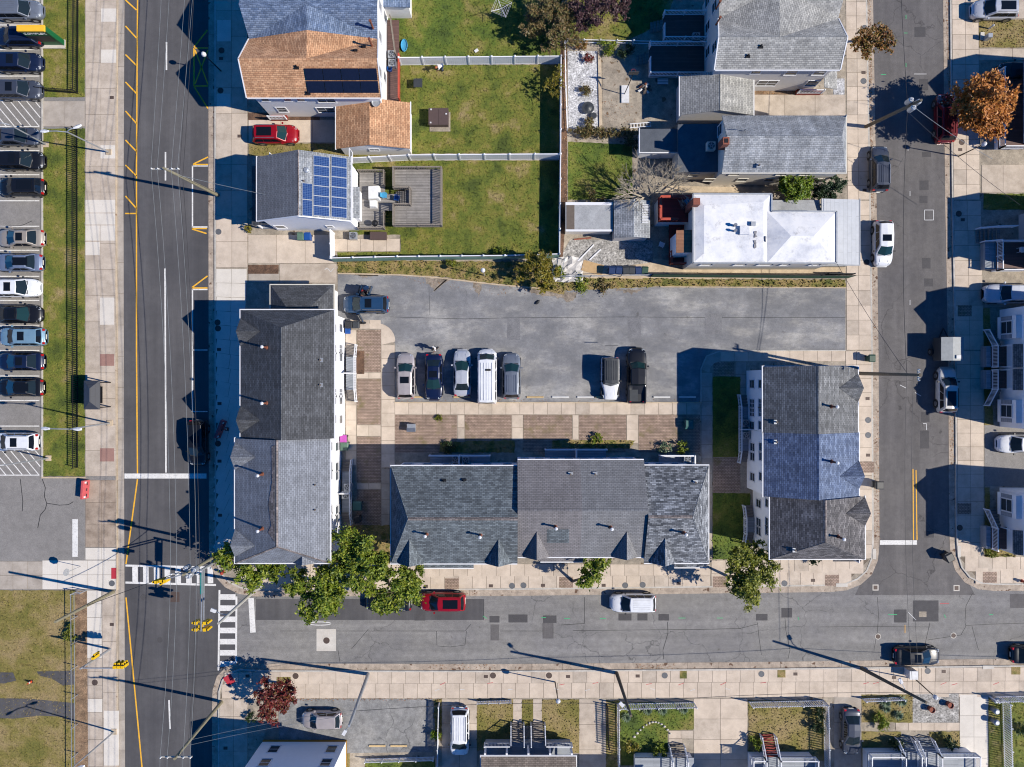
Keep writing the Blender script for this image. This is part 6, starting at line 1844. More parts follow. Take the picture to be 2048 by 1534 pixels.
def vehicle(px, py, head, kind, col, label, sunroof=0, rails=0, roofmat=None, name=None, hatch_top=False, glassmat='glass', z0=None, group=None, extra=None):
    K = KIND[kind]
    L, W = K['L'] / 2, K['W'] / 2
    z0 = (0.0 if z0 is None else z0)
    p = G(px, py, 1.0 + z0)
    t = thing(name or {'sedan': 'car', 'suv': 'sport_utility_car', 'hatch': 'hatchback_car', 'van': 'passenger_van', 'minivan': 'minivan', 'pickup': 'pickup_truck', 'jeep': 'off_road_car'}[kind], label, 'van' if kind in ('van', 'minivan') else 'truck' if kind == 'pickup' else 'car', (p.x, p.y, z0), math.radians(head), group)
    pm = PAINTS[col]
    blt, hd, dk = K['belt'], K['hood'], K['deck']
    boxy = kind == 'jeep'
    # stations: x, half width factor, top height
    bx_ = kind in ('van', 'pickup', 'jeep')
    st = [(-L, .86 if bx_ else .66, dk - .36), (-L + .06, .93 if bx_ else .82, dk - .14), (-L + .2, .97 if bx_ else .92, dk - .03), (-L + .45, .99 if bx_ else .97, dk), (-L + .8, 1.0, dk)]
    st += [(K['rb'] + .1, 1.0, dk)] if K['rb'] + .1 > -L + .9 else []
    st += [(K['rb'] * .4, 1.0, blt), (0, 1.0, blt), (K['wsb'] - .1, 1.0, max(blt, hd + .02))]
    wn_ = .985 if not boxy else .80
    st += [(lerp(K['wsb'], L, .35), wn_, lerp(blt, hd, .55)), (L - .6, .95 if not boxy else .72, hd - .02), (L - .32, .88 if not boxy else .71, hd - .07 if not boxy else hd - .03), (L - .14, .76 if not boxy else .7, hd - .17 if not boxy else hd - .06), (L - .03, .58 if not boxy else .69, hd - .3 if not boxy else hd - .12), (L, .46 if not boxy else .66, hd - .38 if not boxy else hd - .3)]
    st = sorted(st, key=lambda s_: s_[0])
    prof = lambda w, zt: [(w * .90, .26), (w * .985, .38), (w, .6 * zt), (w * .985, zt - .13), (w * .93, zt - .035), (w * .76, zt + .012), (w * .40, zt + .035), (0, zt + .042)]
    V, F = [], []
    for x, wf, zt in st:
        pr = prof(W * wf, zt)
        ring = [(x, y, z) for y, z in pr] + [(x, -y, z) for y, z in pr[-2::-1]]
        V += ring
    n = len(prof(1, 1)) * 2 - 1
    for i in range(len(st) - 1):
        for j in range(n - 1):
            a = i * n + j
            F.append((a, a + 1, a + n + 1, a + n))
        F.append((i * n, i * n + n, i * n + n + n - 1, i * n + n - 1))
    F.append(tuple(range(n))); F.append(tuple(range((len(st) - 1) * n + n - 1, (len(st) - 1) * n - 1, -1)))
    mb = MB(); mb.v, mb.f = V, F
    if kind == 'pickup':      # open the bed: drop the deck behind the cab
        x0, x1 = -L + .12, K['rb'] - .08
        nv = []
        mb.v = [(x, y, min(z, .82) if x < x1 + .02 and abs(y) < W * .8 else z) for x, y, z in mb.v]
    body = mb.build('body', pm, t, smooth=True, uv=False)
    # greenhouse
    wb, wr = W * .93, W * K['wr'] if kind != 'van' else W * .84
    zb, zr = blt - .03, K['zr']
    ys_ = lambda w: [w, w * .86, 0, -w * .86, -w]
    def ring(x, w, zs, bow=0.0):
        return [(x + bow * (1 - abs(y / w) ** 2), y, z) for y, z in zip(ys_(w), zs)]
    zt = [zr - .07, zr - .015, zr + .02, zr - .015, zr - .07]
    rings = [ring(K['rb'], wb * .96, [zb + .05] * 5, -.07), ring(K['rr'], wr * .97, zt, -.04), ring(lerp(K['rr'], K['rf'], .5), wr * 1.01, [z + .02 for z in zt]), ring(K['rf'], wr * .99, zt, .1), ring(K['wsb'], wb * .95, [zb + .05] * 5, .26)]
    g = MB()
    for R in rings: g.v += R
    for i in range(4):
        for j in range(4):
            a = i * 5 + j
            g.f.append((a, a + 5, a + 6, a + 1))
    base = len(g.v)
    g.v += [(K['rb'], wb, zb - .1), (K['rr'], wb, zb - .1), (0, wb, zb - .1), (K['rf'], wb, zb - .1), (K['wsb'], wb, zb - .1)]
    g.v += [(x, -y, z) for x, y, z in g.v[base:base + 5]]
    for i in range(4):
        g.f.append((base + i, base + i + 1, (i + 1) * 5, i * 5)); g.f.append((base + 5 + i, i * 5 + 4, (i + 1) * 5 + 4, base + 6 + i))
    gh = g.build('cabin', PAINTS[roofmat] if roofmat in PAINTS else (MATS[roofmat] if roofmat else pm), t, smooth=False, uv=False)
    def glass_strip(name, Ra, Rb, t0, t1, off, k=.95, rg=None):
        vs_ = []
        for tt in (t0, t1):
            for a, b in zip(Ra, Rb):
                q = Vector(a).lerp(Vector(b), tt)
                vs_.append(Vector((q.x, q.y * k, q.z)) + off)
        MB().add(vs_, [(i, i + 1, i + 6, i + 5) for i in range(4)] + [(i + 5, i + 6, i + 1, i) for i in range(0)]).build(name, rg or glassmat, gh, uv=False)
    glass_strip('windshield', rings[3], rings[4], .07, .93, Vector((.014, 0, .016)), .93)
    if not hatch_top: glass_strip('rear_window', rings[1], rings[0], .08, .8 if kind in ('suv', 'minivan', 'hatch') else .9, Vector((-.016, 0, .014)), .9, 'glass_dark' if kind in ('suv', 'minivan', 'van') else 'glass')
    for s_ in (1, -1):
        Bm = [Vector((x, s_ * wb, zb)) for x in (K['rb'], K['wsb'])]
        Tp = [Vector((x, s_ * wr, zr - .07)) for x in (K['rr'], K['rf'])]
        for u0, u1 in K['side']:
            q = []
            for u, v in ((u0, .1), (u1, .1), (lerp(u0, .5, .06), .84), (lerp(u1, .5, .06), .84)):
                c_ = Bm[0].lerp(Bm[1], u).lerp(Tp[0].lerp(Tp[1], u), v)
                q.append(c_ + Vector((0, s_ * .028, .01)))
            MB().add(q, [(0, 1, 3, 2) if s_ < 0 else (2, 3, 1, 0)]).build('side_window', 'glass_dark', gh, uv=False)
        m = MB().box(K['wsb'] - .35, K['wsb'] - .2, s_ * (W + .02), s_ * (W + .2), blt - .04, blt + .1)
        m.build('mirror', pm if col not in ('white', 'pearl') else 'dark_plastic', t, uv=False)
        MB().add([(L - .5, s_ * W * .78, hd - .14), (L - .5, s_ * W * .9, hd - .16), (L - .16, s_ * W * .74, hd - .22), (L - .1, s_ * W * .5, hd - .22), (L - .26, s_ * W * .5, hd - .12), (L - .5, s_ * W * .78, hd - .035), (L - .5, s_ * W * .9, hd - .1), (L - .16, s_ * W * .74, hd - .13), (L - .1, s_ * W * .5, hd - .16), (L - .26, s_ * W * .5, hd - .055)], [(5, 6, 7, 8, 9), (0, 1, 6, 5), (1, 2, 7, 6), (2, 3, 8, 7), (3, 4, 9, 8), (4, 0, 5, 9), (4, 3, 2, 1, 0)]).build('headlight', 'headlamp', t, uv=False)
        MB().box(-L + .03, -L + .2, s_ * W * .6, s_ * W * .84, dk - .3, dk - .05).build('taillight', 'taillamp', t, uv=False)
        if rails: MB().bar((K['rr'] + .1, s_ * wr * .9, zr + .04), (K['rf'] - .15, s_ * wr * .9, zr + .05), .05, .05).build('roof_rail', 'steel' if rails == 1 else 'dark_plastic', t, uv=False)
        for xw_ in (L * .62, -L * .60):
            rad = .34 if kind in ('sedan', 'hatch') else .39
            yc = s_ * (W - .1)
            wv, wf = [], []
            w_ = MB().tube((xw_, yc - .115, rad), (xw_, yc + .115, rad), rad, rad, 16).build('wheel', 'tyre', t, uv=False)
            MB().tube((xw_, s_ * (W + .012), rad), (xw_, s_ * (W + .022), rad), rad * .66, rad * .62, 12).build('rim', 'rim', w_, uv=False)
            MB().tube((xw_, s_ * (W - .05), rad + .02), (xw_, s_ * (W + .004), rad + .02), rad + .09, rad + .09, 18).build('wheel_arch', 'dark_plastic', t, uv=False)
    MB().bar((K['wsb'] + .1, -W * .72, blt + .03), (K['wsb'] + .1, W * .72, blt + .03), .16, .03).build('wiper_cowl', 'dark_plastic', t, uv=False)
    for s_ in (-1, 1):       # raised bonnet creases
        MB().bar((K['wsb'] + .25, s_ * W * .5, lerp(blt, hd, .4) + .028), (L - .4, s_ * W * .42, hd + .002), .05, .02).build('bonnet_crease', pm, t, uv=False)
    if sunroof:
        xm_, hw = lerp(K['rr'], K['rf'], .68), wr * .62
        ln_ = .38 if sunroof == 1 else .85
        if sunroof == 2: xm_ = lerp(K['rr'], K['rf'], .5)
        MB().box(xm_ - ln_, xm_ + ln_ * .75, -hw, hw, zr - .02, zr + .046).build('sunroof', 'glass_dark', gh, uv=False)
    if kind in ('suv', 'van', 'minivan', 'jeep') and not sunroof or kind == 'van':
        m = MB()
        for i in range(-2, 3): m.box(K['rr'] + .2, K['rf'] - .25, i * wr * .32 - .02, i * wr * .32 + .02, zr, zr + .05)
        m.build('roof_rib', gh.data.materials[0], gh, uv=False)
    MB().box(L - .05, L + .06, -W * .55, W * .55, .38, .52).build('bumper', 'dark_plastic' if kind in ('jeep', 'pickup') else pm, t, uv=False)
    if kind in ('sedan', 'suv', 'hatch'): MB().box(-L - .03, -L + .02, -.25, .25, .55, .68).build('number_plate', 'cream_trim', t, uv=False)
    if kind == 'pickup':
        x0, x1 = -L + .1, K['rb'] - .12
        MB().box(x0, x1, -W * .8, W * .8, .78, .86).build('bed_floor', 'dark_plastic', t, uv=False)
        for s_ in (-1, 1): MB().box(x0, x1, s_ * W * .80, s_ * W * .93, .8, dk + .05).build('bed_side', pm, t, uv=False)
        MB().box(-L - .02, -L + .1, -W * .9, W * .9, .6, dk + .05).build('tailgate', pm, t, uv=False)
        MB().box(x0 + .1, x0 + 1.3, -W * .1, W * .75, .87, 1.0).build('bed_cover', 'bin_dark', t, uv=False)
    if kind == 'jeep':
        for s_ in (-1, 1): MB().box(L - 1.25, L - .25, s_ * W * .76, s_ * W, .74, .86).build('fender', 'dark_plastic', t, uv=False)
        MB().lathe((0, 0, 0), [(.36, 0), (.36, .2), (.2, .22)], 16).build('spare_wheel', 'tyre', t, uv=False)
        sp = t.children[-1]; sp.location = (-L - .02, 0, 1.0); sp.rotation_euler = (0, -math.pi / 2, 0)
    return t
LOT = .108
V = vehicle
V(36, 18, 0, 'suv', 'grey', 'silver blue crossover nosed right, topmost in the west car park', z0=LOT)
V(34, 72, 180, 'suv', 'navy', 'dark blue car with shiny rear half under the green and yellow sign', z0=LOT)
V(36, 123, 0, 'suv', 'navy', 'navy crossover nosed right, between the sign and the grey crossover', z0=LOT, sunroof=1)
V(34, 178, 0, 'suv', 'darkgrey', 'dark grey crossover just above the white hatched bay', z0=LOT, sunroof=1)
V(29, 271, 0, 'sedan', 'darkgrey', 'dark grey sedan under the lamp, just below the white hatched bay', z0=LOT)
V(40, 320, 0, 'suv', 'black', 'black crossover with sunroof, second below the hatched bay', z0=LOT, sunroof=1)
V(40, 373, 180, 'suv', 'black', 'black estate nosed left above the empty bay', z0=LOT, sunroof=2)
V(38, 475, 180, 'sedan', 'tan', 'tan grey sedan with dark sunroof below the empty bay', z0=LOT, sunroof=1)
V(35, 524, 180, 'sedan', 'bluegrey', 'blue grey sedan with long dark glass roof, nosed left', z0=LOT, sunroof=2)
V(31, 575, 0, 'suv', 'white', 'white crossover nosed right in the west car park', z0=LOT, sunroof=1)
V(34, 628, 0, 'sedan', 'black', 'black sedan nosed right, directly below the white crossover', z0=LOT, sunroof=1, glassmat='glass_teal')
V(42, 673, 180, 'suv', 'lightblue', 'pale blue car with black rear roof in the west car park', z0=LOT, sunroof=1)
V(38, 723, 180, 'sedan', 'navy', 'dark navy sedan with red tail lights, below the pale blue car', z0=LOT, sunroof=1)
V(37, 775, 180, 'sedan', 'black', 'black sedan above the empty bay with the lamp shadow', z0=LOT, sunroof=2)
V(28, 884, 180, 'suv', 'white', 'white off roader with roof rails beside the lower hatched bay', z0=LOT, rails=1, sunroof=1)
V(394, 886, -90, 'suv', 'black', 'black car in the building shadow at the kerb of the main road', sunroof=1)
V(549, 267, 0, 'suv', 'red', 'red crossover in the driveway of the orange roofed house', z0=.125, sunroof=2, rails=1, glassmat='glass_teal')
bw = V(731, 608, 180, 'suv', 'steelblue', 'blue estate car with its doors open in the car park corner', z0=.113, sunroof=1, rails=1, glassmat='glass_teal')
V(811, 752, 90, 'suv', 'champagne', 'silver beige off roader, leftmost in the middle parking row', z0=.113, sunroof=1, glassmat='glass_teal')
V(867, 754, -90, 'sedan', 'blue', 'dark blue sedan nosed down, second in the middle parking row', z0=.113, sunroof=1, glassmat='glass_teal')
V(924, 746, 90, 'sedan', 'silver', 'silver sedan between the blue sedan and the white van', z0=.113, glassmat='glass_teal')
vn = V(974, 753, 90, 'van', 'white', 'tall white passenger van in the middle parking row', z0=.113, glassmat='glass_teal')
MB().box(.55, .75, -.42, .12, 2.13, 2.18).build('roof_plate', 'dark_plastic', vn)
V(1023, 752, 90, 'suv', 'grey', 'mid grey crossover right of the white van', z0=.113, glassmat='glass_teal')
V(1221, 757, -90, 'jeep', 'white', 'white off roader with grey soft top nosed to the kerb', z0=.113, roofmat='bin_dark')
V(1274, 751, 90, 'pickup', 'black', 'black pickup truck with open bed backed to the kerb', z0=.113, glassmat='glass_teal')
V(1761, 336, 90, 'suv', 'darkgrey', 'dark blue grey crossover at the kerb of the side street', rails=1)
V(1768, 486, -90, 'suv', 'white', 'white car with dark sunroof parked beside the metal porch roof', sunroof=1, glassmat='glass_teal')
V(1896, 780, 90, 'suv', 'pearl', 'white off roader with black roof rails behind the grey trailer', rails=2, sunroof=2)
V(1893, 235, 90, 'minivan', 'maroon', 'dark red minivan shaded by the orange tree')
V(1992, 17, 180, 'suv', 'silver', 'silver off roader with black roof rack in the top right driveway', z0=.125, rails=2, sunroof=2)
V(2026, 587, 180, 'pickup', 'silver', 'silver pickup nosed left in the narrow shaded driveway', z0=.125)
V(2044, 888, 180, 'suv', 'white', 'white car backed into the asphalt driveway on the right', z0=.112, rails=1)
V(2072, 1311, 0, 'sedan', 'black', 'black car cut by the right edge of the south street')
V(776, 1206, 180, 'sedan', 'black', 'black sedan half hidden under the green street trees', sunroof=1)
V(885, 1205, 180, 'suv', 'red', 'bright red crossover parked on the south street', sunroof=2)
V(1267, 1207, 180, 'suv', 'white', 'white crossover parked alone on the south street')
V(1837, 1314, 0, 'sedan', 'black', 'black sedan with red tail lights before the globe lamp', sunroof=1)
V(642, 1442, 180, 'hatch', 'champagne', 'silver hatchback on the grey parking pad beside the corner house', z0=.116)
V(919, 1465, -90, 'minivan', 'white', 'white minivan in the narrow driveway at the bottom', z0=.125, rails=1)
V(1705, 1466, -90, 'sedan', 'darkgrey', 'dark grey sedan in the driveway left of the round bush', z0=.125)
V(2046, 140, 180, 'sedan', 'black', 'black car in the shaded driveway at the top right edge', z0=.125)
# open doors of the blue estate (parts of that car)
for x0_, y0_, ang in ((.75, 1, 62), (.72, -1, 74), (-.25, -1, 68)):
    m = MB().box(-1.0, 0, -.04, .04, .38, 1.06)
    d = m.build('open_door', PAINTS['steelblue'], bw, uv=False)
    d.location = (x0_, y0_ * .93, 0); d.rotation_euler = (0, 0, math.radians(-ang if y0_ > 0 else ang))
    MB().box(-.92, -.12, -.03, .03, 1.08, 1.5).build('door_glass', 'glass_dark', d, uv=False)
# box trailer
p = G(1900, 698, 1.6)
t = thing('box_trailer', 'grey metal box trailer parked in the shade of the side street', 'trailer', (p.x, p.y, 0))
MB().box(-1.1, 1.1, -1.15, 1.15, .5, 2.0).build('body', 'bin_dark', t)
MB().shell([[(-1.14, -1.19, 2.02), (0, -1.19, 2.12), (0, 1.19, 2.12), (-1.14, 1.19, 2.02)], [(0, -1.19, 2.12), (1.14, -1.19, 2.02), (1.14, 1.19, 2.02), (0, 1.19, 2.12)]], .05).build('roof', 'trailer_grey', t)
for s_ in (-1, 1):
    w_ = MB().tube((s_ * 1.14, -.25, .36), (s_ * 1.36, -.25, .36), .36, .36, 16).build('wheel', 'tyre', t); MB().tube((s_ * 1.36, -.25, .36), (s_ * 1.37, -.25, .36), .2, .2, 12).build('rim', 'rim', w_)
    MB().bar((s_ * .5, 1.15, .5), (0, 2.2, .45), .08).build('drawbar', 'black_metal', t)
MB().box(.3, .75, -1.0, -.65, 2.1, 2.22).build('roof_vent', 'lamp_white', t)
# ------------------------------------------------------------------ poles, lamps, wires, signals
def top_of(base, top, h):
    """world base and top of a pole whose foot and head the photograph shows at these pixels"""
    a, b = G(*base), G(*top, h)
    return Vector((a.x, a.y, .1)), Vector((b.x, b.y, h))
ATT = {}
def utility_pole(key, label, base, top, h, mat='wood_pole', arm=1.2, arm_dir=(1, 0), transformer=0, lamp=None):
    a, b = top_of(base, top, h)
    t = thing('utility_pole', label, 'utility pole', a, 0, None, True)
    MB().tube(a, b, .19, .12, 10).build('shaft', mat, t)
    d = Vector((*arm_dir, 0)).normalized()
    c_ = a.lerp(b, .965)
    if arm:
        ar = MB().bar(c_ - d * arm, c_ + d * arm, .11, .12).build('crossarm', 'pole_concrete', t)
        for k in (-.95, -.5, .5, .95):
            q = c_ + d * arm * k
            MB().lathe((q.x, q.y, q.z + .06), [(.04, 0), (.07, .06), (.05, .14), (.07, .18), (.03, .24)], 8).build('insulator', 'lamp_white', ar)
    for i in range(transformer):
        q = a.lerp(b, .86) + Vector((.42 * math.cos(i * 2.1 + 2.4), .42 * math.sin(i * 2.1 + 2.4), 0))
        tr = MB().lathe(q, [(.2, -.45), (.24, -.4), (.24, .35), (.18, .42)], 12).build('transformer', 'galvanised', t)
        MB().lathe(q + Vector((0, 0, .42)), [(.05, 0), (.04, .2), (.06, .24)], 8).build('bushing', 'lamp_white', tr)
    if lamp:
        q = a.lerp(b, lamp[2])
        e_ = q + Vector((lamp[0], lamp[1], .35))
        l_ = MB().path([q, q.lerp(e_, .5) + Vector((0, 0, .2)), e_], .04).build('lamp_arm', 'galvanised', t)
        dd = Vector((lamp[0], lamp[1], 0)).normalized() * .5
        MB().bar(e_, e_ + dd, .3, .14).build('lamp_head', 'lamp_white', l_)
    ATT[key] = (a, b, d * arm, c_)
    return t
utility_pole('A', 'tall wooden pole with crossarm leaning over the main road', (437, 391), (327, 336), 10.6, arm=1.25)
utility_pole('B', 'wooden pole with transformers at the traffic signal corner', (461, 1095), (366, 1150), 11.0, 'wood_pole', 1.2, transformer=3)
utility_pole('C', 'wooden pole with crossarm at the lower left kerb', (444, 1403), (349, 1518), 11.2, 'wood_pole', 1.4)
utility_pole('D', 'bare wooden pole on the southwest corner pavement', (228, 1183), (110, 1244), 9.0, 'wood_pole', 0)
utility_pole('E', 'grey pole with cobra lamp beside the red parked car corner', (524, 1168), (437, 1247), 10.6, 'pole_concrete', 0, lamp=(-1.0, .4, .8))
utility_pole('F', 'steel lamp pole over the grey parking pad', (737, 1347), (698, 1452), 9.6, 'galvanised', 0, lamp=(-.3, -.5, .95))
utility_pole('H', 'dark wooden pole with small lamp above the agave fence', (1233, 1345), (1262, 1432), 9.4, 'wood_pole_dark', 0, lamp=(-.6, .6, .9))
utility_pole('I', 'wooden pole with transformer at the side street pavement', (1731, 254), (1843, 200), 11.0, 'wood_pole_dark', 0, transformer=3)
utility_pole('J', 'horizontal looking wooden pole beside the dark roofed townhouse', (1720, 747), (1841, 750), 11.4, 'wood_pole_dark', .5, (0, 1), 0)
utility_pole('K', 'dark leaning pole crossing the lower right pavement', (1722, 1336), (1853, 1405), 9.2, 'wood_pole_dark', 0, lamp=(-.5, .9, .7))
def street_lamp(label, base, top, h, mat='galvanised', heads=((-1.6, 0), (.8, .3)), rad=.09, globe=False, foot=True, group=None):
    a, b = top_of(base, top, h)
    t = thing('street_lamp', label, 'street lamp', a, 0, group, True)
    MB().tube(a, b, rad, rad * .6, 10).build('shaft', mat, t)
    if foot: MB().box(a.x - .28, a.x + .28, a.y - .28, a.y + .28, .1, .22).build('footing', 'concrete_tan', t)
    if globe:
        MB().lathe(b, [(.1, -.1), (.2, 0), (.24, .18), (.18, .36), (.05, .44)], 12).build('globe', 'lamp_white', t)
    for dx, dy in heads:
        e_ = b + Vector((dx, dy, .25))
        ar = MB().path([b, b.lerp(e_, .5) + Vector((0, 0, .15)), e_], .05).build('arm', mat, t)
        d = Vector((dx, dy, 0)).normalized()
        MB().add([e_ - d * .1 + Vector((-d.y, d.x, 0)) * .08, e_ + d * .35 + Vector((-d.y, d.x, 0)) * .17, e_ + d * .75 + Vector((-d.y, d.x, 0)) * .1, e_ + d * .75 - Vector((-d.y, d.x, 0)) * .1, e_ + d * .35 - Vector((-d.y, d.x, 0)) * .17, e_ - d * .1 - Vector((-d.y, d.x, 0)) * .08] + [v + Vector((0, 0, .14)) for v in (e_, e_ + d * .35, e_ + d * .6)], [(0, 1, 7, 6), (1, 2, 8, 7), (2, 3, 8), (3, 4, 7, 8), (4, 5, 6, 7), (5, 0, 6), (5, 4, 3, 2, 1, 0)]).build('lamp_head', 'lamp_white' if mat == 'galvanised' else mat, ar)
    return t
street_lamp('white twin arm street lamp on the upper west pavement', (219, 305), (134, 264), 8.2)
street_lamp('white twin arm street lamp beside the bus shelter', (221, 846), (138, 858), 8.2, heads=((-1.7, .05), (.6, 0)))
street_lamp('white street lamp by the corner lot at the bottom left', (230, 1462), (142, 1538), 8.4, heads=((-1.2, -.6), (.7, .2)))
street_lamp('slim car park lamp by the upper verge', (94, 290), (18, 249), 6.6, 'galvanised', ((-1.0, .1),))
street_lamp('slim car park lamp by the lower verge', (99, 916), (8, 930), 6.8, 'galvanised', ((-.9, 0),))
street_lamp('black globe lamp in the shade of the orange roofed house', (443, 143), (409, 110), 4.2, 'black_metal', (), .07, True, False)
street_lamp('black globe lamp before the grey wooden house on the right', (1916, 313), (1966, 289), 4.3, 'black_metal', (), .07, True, False)
street_lamp('black globe lamp standing on the dry lawn strip', (1110, 1363), (1116, 1401), 4.4, 'black_metal', (), .07, True, False)
street_lamp('black globe lamp above the white cabinet', (1829, 1357), (1869, 1393), 4.2, 'black_metal', (), .07, True, False)
street_lamp('short white globe post in the car park weeds', (969, 551), (966, 541), 3.6, 'galvanised', (), .06, True, False)
# overhead wires: each span is one thing
def wire(label, a, b, sag=.5, r=.013, mat='wire', group='overhead wires'):
    pts = []
    for i in range(13):
        t_ = i / 12
        p = a.lerp(b, t_); p.z -= sag * 4 * t_ * (1 - t_)
        pts.append(p)
    o = MB().path(pts, r, 5).build('overhead_wire', mat, None)
    return tag(o, label, 'wire', group)
def arm_pts(k):
    a, b, d, c_ = ATT[k]
    return [c_ + d * f + Vector((0, 0, .28)) for f in (-.95, -.5, .5, .95)]
NTH = ('leftmost', 'second from left', 'third from left', 'rightmost')
A_, B_, C_ = arm_pts('A'), arm_pts('B'), arm_pts('C')
north = [p + Vector((2.0 + .4 * i, 42, .2)) for i, p in enumerate(A_)]
for i in range(4):
    wire(NTH[i] + ' power line of the north span over the main road', north[i], A_[i], .5)
    wire(NTH[i] + ' power line of the middle span over the main road', A_[i], B_[i], .8)
    wire(NTH[i] + ' power line of the south span past the crosswalk', B_[i], C_[i], .3)
    wire(NTH[i] + ' power line leaving the bottom left crossarm pole', C_[i], C_[i] + Vector((-1, -30, 0)), .4)
low = lambda k, f: ATT[k][0].lerp(ATT[k][1], f)
for f in (.74, .68):
    wire(('upper', 'lower')[f < .7] + ' black telephone cable along the main road', low('A', f), low('B', f), .6, .022, 'wire_dark', 'telephone cables')
    wire(('upper', 'lower')[f < .7] + ' black telephone cable south of the crosswalk', low('B', f), low('C', f), .3, .022, 'wire_dark', 'telephone cables')
    wire(('upper', 'lower')[f < .7] + ' black telephone cable north of the crossarm pole', low('A', f) + Vector((2, 42, 0)), low('A', f), .5, .022, 'wire_dark', 'telephone cables')
wire('service cable from the crossarm pole to the solar house', low('A', .78), G(560, 395, 5.6), .3, .02)
wire('service cable from the signal corner pole towards the corner house', low('C', .7), low('F', .72), .5, .014, 'wire')
wire('upper cable from the lower left pole to the lamp pole', low('C', .8), low('F', .8), .4, .014, 'wire')
wire('cable above the south pavement between lamp poles', low('F', .74), low('H', .74), .7, .022, 'wire_dark')
wire('cable above the south pavement towards the leaning pole', low('H', .72), low('K', .74), .7, .022, 'wire_dark')
wire('cable above the south pavement at the right edge', low('K', .74), low('K', .74) + Vector((24, -1, 0)), .5, .022, 'wire_dark')
wire('cable along the side street from the dark roofed townhouse pole northwards', low('J', .8), low('I', .78), .7, .022, 'wire_dark')
wire('cable along the side street from the transformer pole northwards', low('I', .78), low('I', .78) + Vector((-1, 32, 0)), .6, .022, 'wire_dark')
for i, f in enumerate((.9, .8)):
    wire(('upper', 'lower')[i] + ' of two cables along the lower side street', low('J', f), low('K', f) + Vector((0, 0, .2)), .8, .016, 'wire_dark', 'lower side street cables')
wire('white service cable from the transformer pole over the red minivan', low('I', .84), G(1985, 318, 5.2), .3, .02)
wire('thin cable from the white roofed house corner', G(1670, 520, 5.0), low('J', .82), .4, .02, 'wire_dark')
wire('cable across the side street to the railed porch house', low('I', .72), G(2040, 410, 5.8), .4, .02, 'wire_dark')
wire('cable from the corner lot pole across the crosswalk', low('D', .5), low('B', .66), .5, .03, 'wire_dark')
# traffic signals
def signal(parent, c, d, n=3):
    """housing of n lamps along direction d (horizontal view from above shows hoods)"""
    c = Vector(c)
    h = MB().box(c.x - .14, c.x + .14, c.y - .14, c.y + .14, c.z - .5, c.z + .5).build('signal_head', 'yellow_signal', parent)
    for i in range(3):
        z = c.z + .36 - i * .36
        p = c + Vector((d[0] * .3, d[1] * .3, 0))
        MB().lathe((p.x, p.y, z - .06), [(.11, 0), (.12, .06), (.1, .14)], 10).build('hood', 'yellow_signal', h)
        MB().lathe((c.x + d[0] * .19, c.y + d[1] * .19, z - .08), [(.1, 0), (.1, .16)], 8).build('lens', 'dark_plastic', h)
    return h
a = Vector((G(456, 1108).x, G(456, 1108).y, .1))
t = thing('traffic_signal', 'galvanised signal mast with two arms and yellow heads over the crosswalk', 'traffic light', a, 0, None, True)
top = Vector((a.x, a.y, 6.6))
MB().tube(a, top, .15, .11, 12).build('mast', 'galvanised', t)
for hz in (6.3, 5.9):
    q = G(331, 1158, hz); MB().bar((a.x, a.y, hz), (q.x, q.y, hz + .1), .09).build('mast_arm', 'galvanised', t)
    q2 = G(403, 1262, hz); MB().bar((a.x, a.y, hz), (q2.x + (.25 if hz < 6 else 0), q2.y, hz + .1), .09).build('mast_arm', 'galvanised', t)
q = G(325, 1160, 5.9); signal(t, q, (0, -1)); signal(t, q + Vector((.42, 0, 0)), (-1, 0)); signal(t, q + Vector((-.42, -.1, 0)), (-1, 0))
q = G(404, 1250, 5.8); signal(t, q + Vector((-.42, .32, 0)), (-1, 0)); signal(t, q + Vector((.42, .32, 0)), (1, 0)); signal(t, q + Vector((-.42, -.32, 0)), (-1, 0)); signal(t, q + Vector((.42, -.32, 0)), (1, 0)); signal(t, q, (0, -1))
q = G(404, 1166, 6.1)
MB().box(q.x - .03, q.x + .03, q.y - 1.0, q.y + 1.0, q.z - .25, q.z + .25).build('street_name_sign', 'sign_street', t)
MB().box(q.x - .06, q.x + .06, q.y - 1.0, q.y + 1.0, q.z + .26, q.z + .3).build('sign_cap', 'sign_street', t)
a = Vector((G(222, 1297).x, G(222, 1297).y, .1))
t = thing('traffic_signal', 'small signal mast with yellow heads by the corner lot', 'traffic light', a, 0, None, True)
b_ = G(163, 1339, 6.2); b_ = Vector((a.x, a.y, 5.4))
MB().tube(a, b_, .12, .09, 12).build('mast', 'galvanised', t)
q = G(250, 1336, 5.2); MB().bar(b_ - Vector((0, 0, .2)), (q.x, q.y, 5.25), .1).build('mast_arm', 'galvanised', t)
for i in range(3): signal(t, Vector((q.x - .2 - i * .38, q.y + .12, 4.9)), (0, 1))
signal(t, a.lerp(b_, .55) + Vector((.1, .3, 0)), (.3, 1)); 
a = at_px((395, 1185))
# orange bollard of hydrants
def hydrant(px, py, label, mat='hydrant_red'):
    p = at_px((px, py), .12)
    t = thing('fire_hydrant', label, 'fire hydrant', p, 0)
    MB().lathe((0, 0, 0), [(.17, 0), (.17, .05), (.12, .08), (.12, .52), (.15, .55), (.14, .66), (.06, .76), (.04, .8)], 12).build('barrel', mat, t)
    for s_ in (-1, 1): MB().tube((s_ * .1, 0, .42), (s_ * .22, 0, .42), .06, .06, 8).build('nozzle', mat, t)
    MB().tube((0, -.1, .38), (0, -.22, .38), .08, .08, 8).build('pumper_nozzle', mat, t)
hydrant(2042, 1161, 'red fire hydrant on the far right corner pavement')
hydrant(448, 1143, 'red hydrant under the corner street tree')
